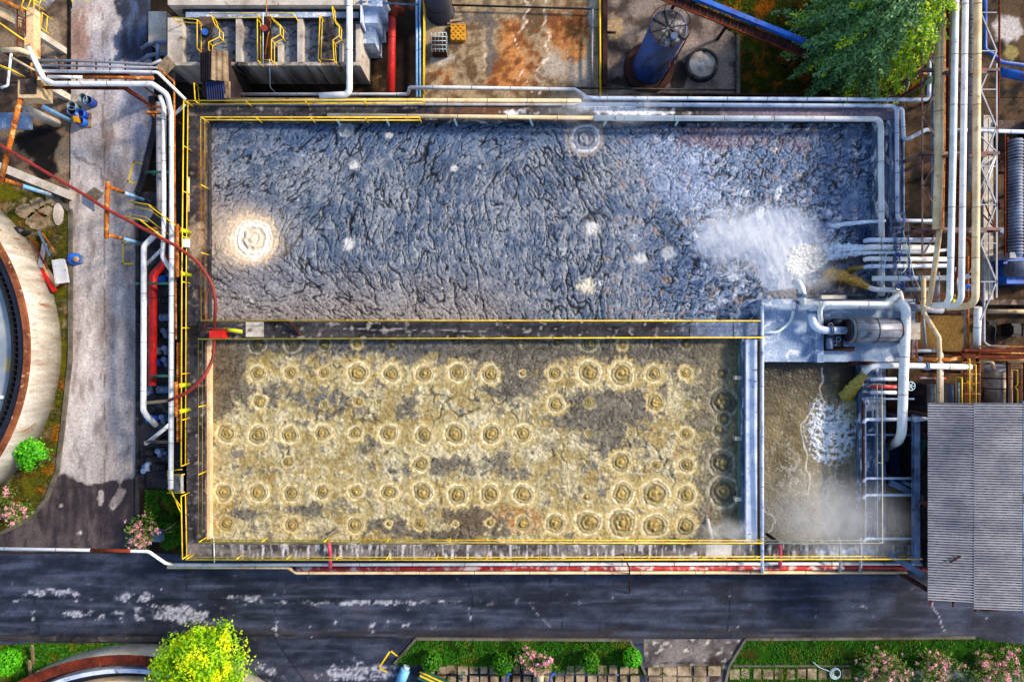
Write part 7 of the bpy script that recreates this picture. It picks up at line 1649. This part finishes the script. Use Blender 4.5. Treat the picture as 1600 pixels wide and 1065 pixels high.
jet("yellow-brown water fanning out of the inlet pipe into the small basin", [(1352, 582, 3.35), (1342, 594, 3.1), (1330, 608, 2.7), (1318, 624, 2.2)], .16, .5, 'murk', .13, 6, .5)

def steam(label, ells, dens, col_, soft=0.0):
    """a bank of rising vapour: one closed mesh volume, density broken up by noise"""
    for (px, py, z, rx, ry, rz, d) in ells:
        c = P(px, py, z); n = 20; m = MB(); m.lathe((0, 0, 0), [(math.cos(a), math.sin(a)) for a in np.linspace(-math.pi / 2, math.pi / 2, 11)], n)
        me_o = m.build("steam", M['foamw'], None, (0, 0, 0)); me_o.location = c; me_o.scale = (rx, ry, rz)
        mt = bpy.data.materials.new("steam_vapour"); mt.use_nodes = True; nt = mt.node_tree; nt.nodes.remove(nt.nodes["Principled BSDF"])
        vol = nt.nodes.new("ShaderNodeVolumePrincipled"); vol.inputs["Color"].default_value = (*col_, 1); vol.inputs["Anisotropy"].default_value = 0.0
        tc = nt.nodes.new("ShaderNodeTexCoord"); ln = nt.nodes.new("ShaderNodeVectorMath"); ln.operation = 'LENGTH'; nt.links.new(tc.outputs["Object"], ln.inputs[0])
        fall = ramp(nt, ln.outputs["Value"], .05, .98, (1, 1, 1), (0, 0, 0)); ns = ramp(nt, nz(nt, .55, 7, .68, posvec(nt), 1.6), max(0, .42 - soft), .62 + soft)
        a = nt.nodes.new("ShaderNodeMath"); a.operation = 'MULTIPLY'; nt.links.new(fall, a.inputs[0]); nt.links.new(ns, a.inputs[1])
        b = nt.nodes.new("ShaderNodeMath"); b.operation = 'MULTIPLY'; nt.links.new(a.outputs[0], b.inputs[0]); b.inputs[1].default_value = d
        nt.links.new(b.outputs[0], vol.inputs["Density"]); nt.links.new(vol.outputs[0], nt.nodes["Material Output"].inputs["Volume"])
        me_o.data.materials.clear(); me_o.data.materials.append(mt); tag(me_o, label, "steam", None, "stuff")
steam("white steam drifting over the foam in front of the outlet row", [(1190, 378, 4.4, 4.4, 2.9, 1.5, .8), (1120, 350, 4.2, 3.0, 2.0, 1.0, .5), (1250, 420, 4.4, 2.6, 2.2, 1.4, .6)], 1, (.985, .99, .995))
steam("white steam drifting over the small basin and its lower right rim", [(1318, 812, 4.6, 4.6, 2.8, 1.5, .6), (1270, 780, 4.0, 3.0, 3.0, 1.0, .3)], 1, (.985, .99, .995), .18)
steam("faint steam at the froth's lower right corner", [(1130, 838, 4.0, 2.2, 1.3, .9, 1.1)], 1, (.985, .99, .995))
steam("thin steam along the basin's top edge by the white splash", [(950, 170, 4.4, 5.0, 1.2, .8, .8)], 1, (.985, .99, .995))

grassblades("grass", [(1045, -60), (1205, -60), (1215, 60), (1160, 58), (1090, 10)], .0, 14000, .17, 'blade_gold', "yellow-green and orange grass above the blue conveyor", 57)
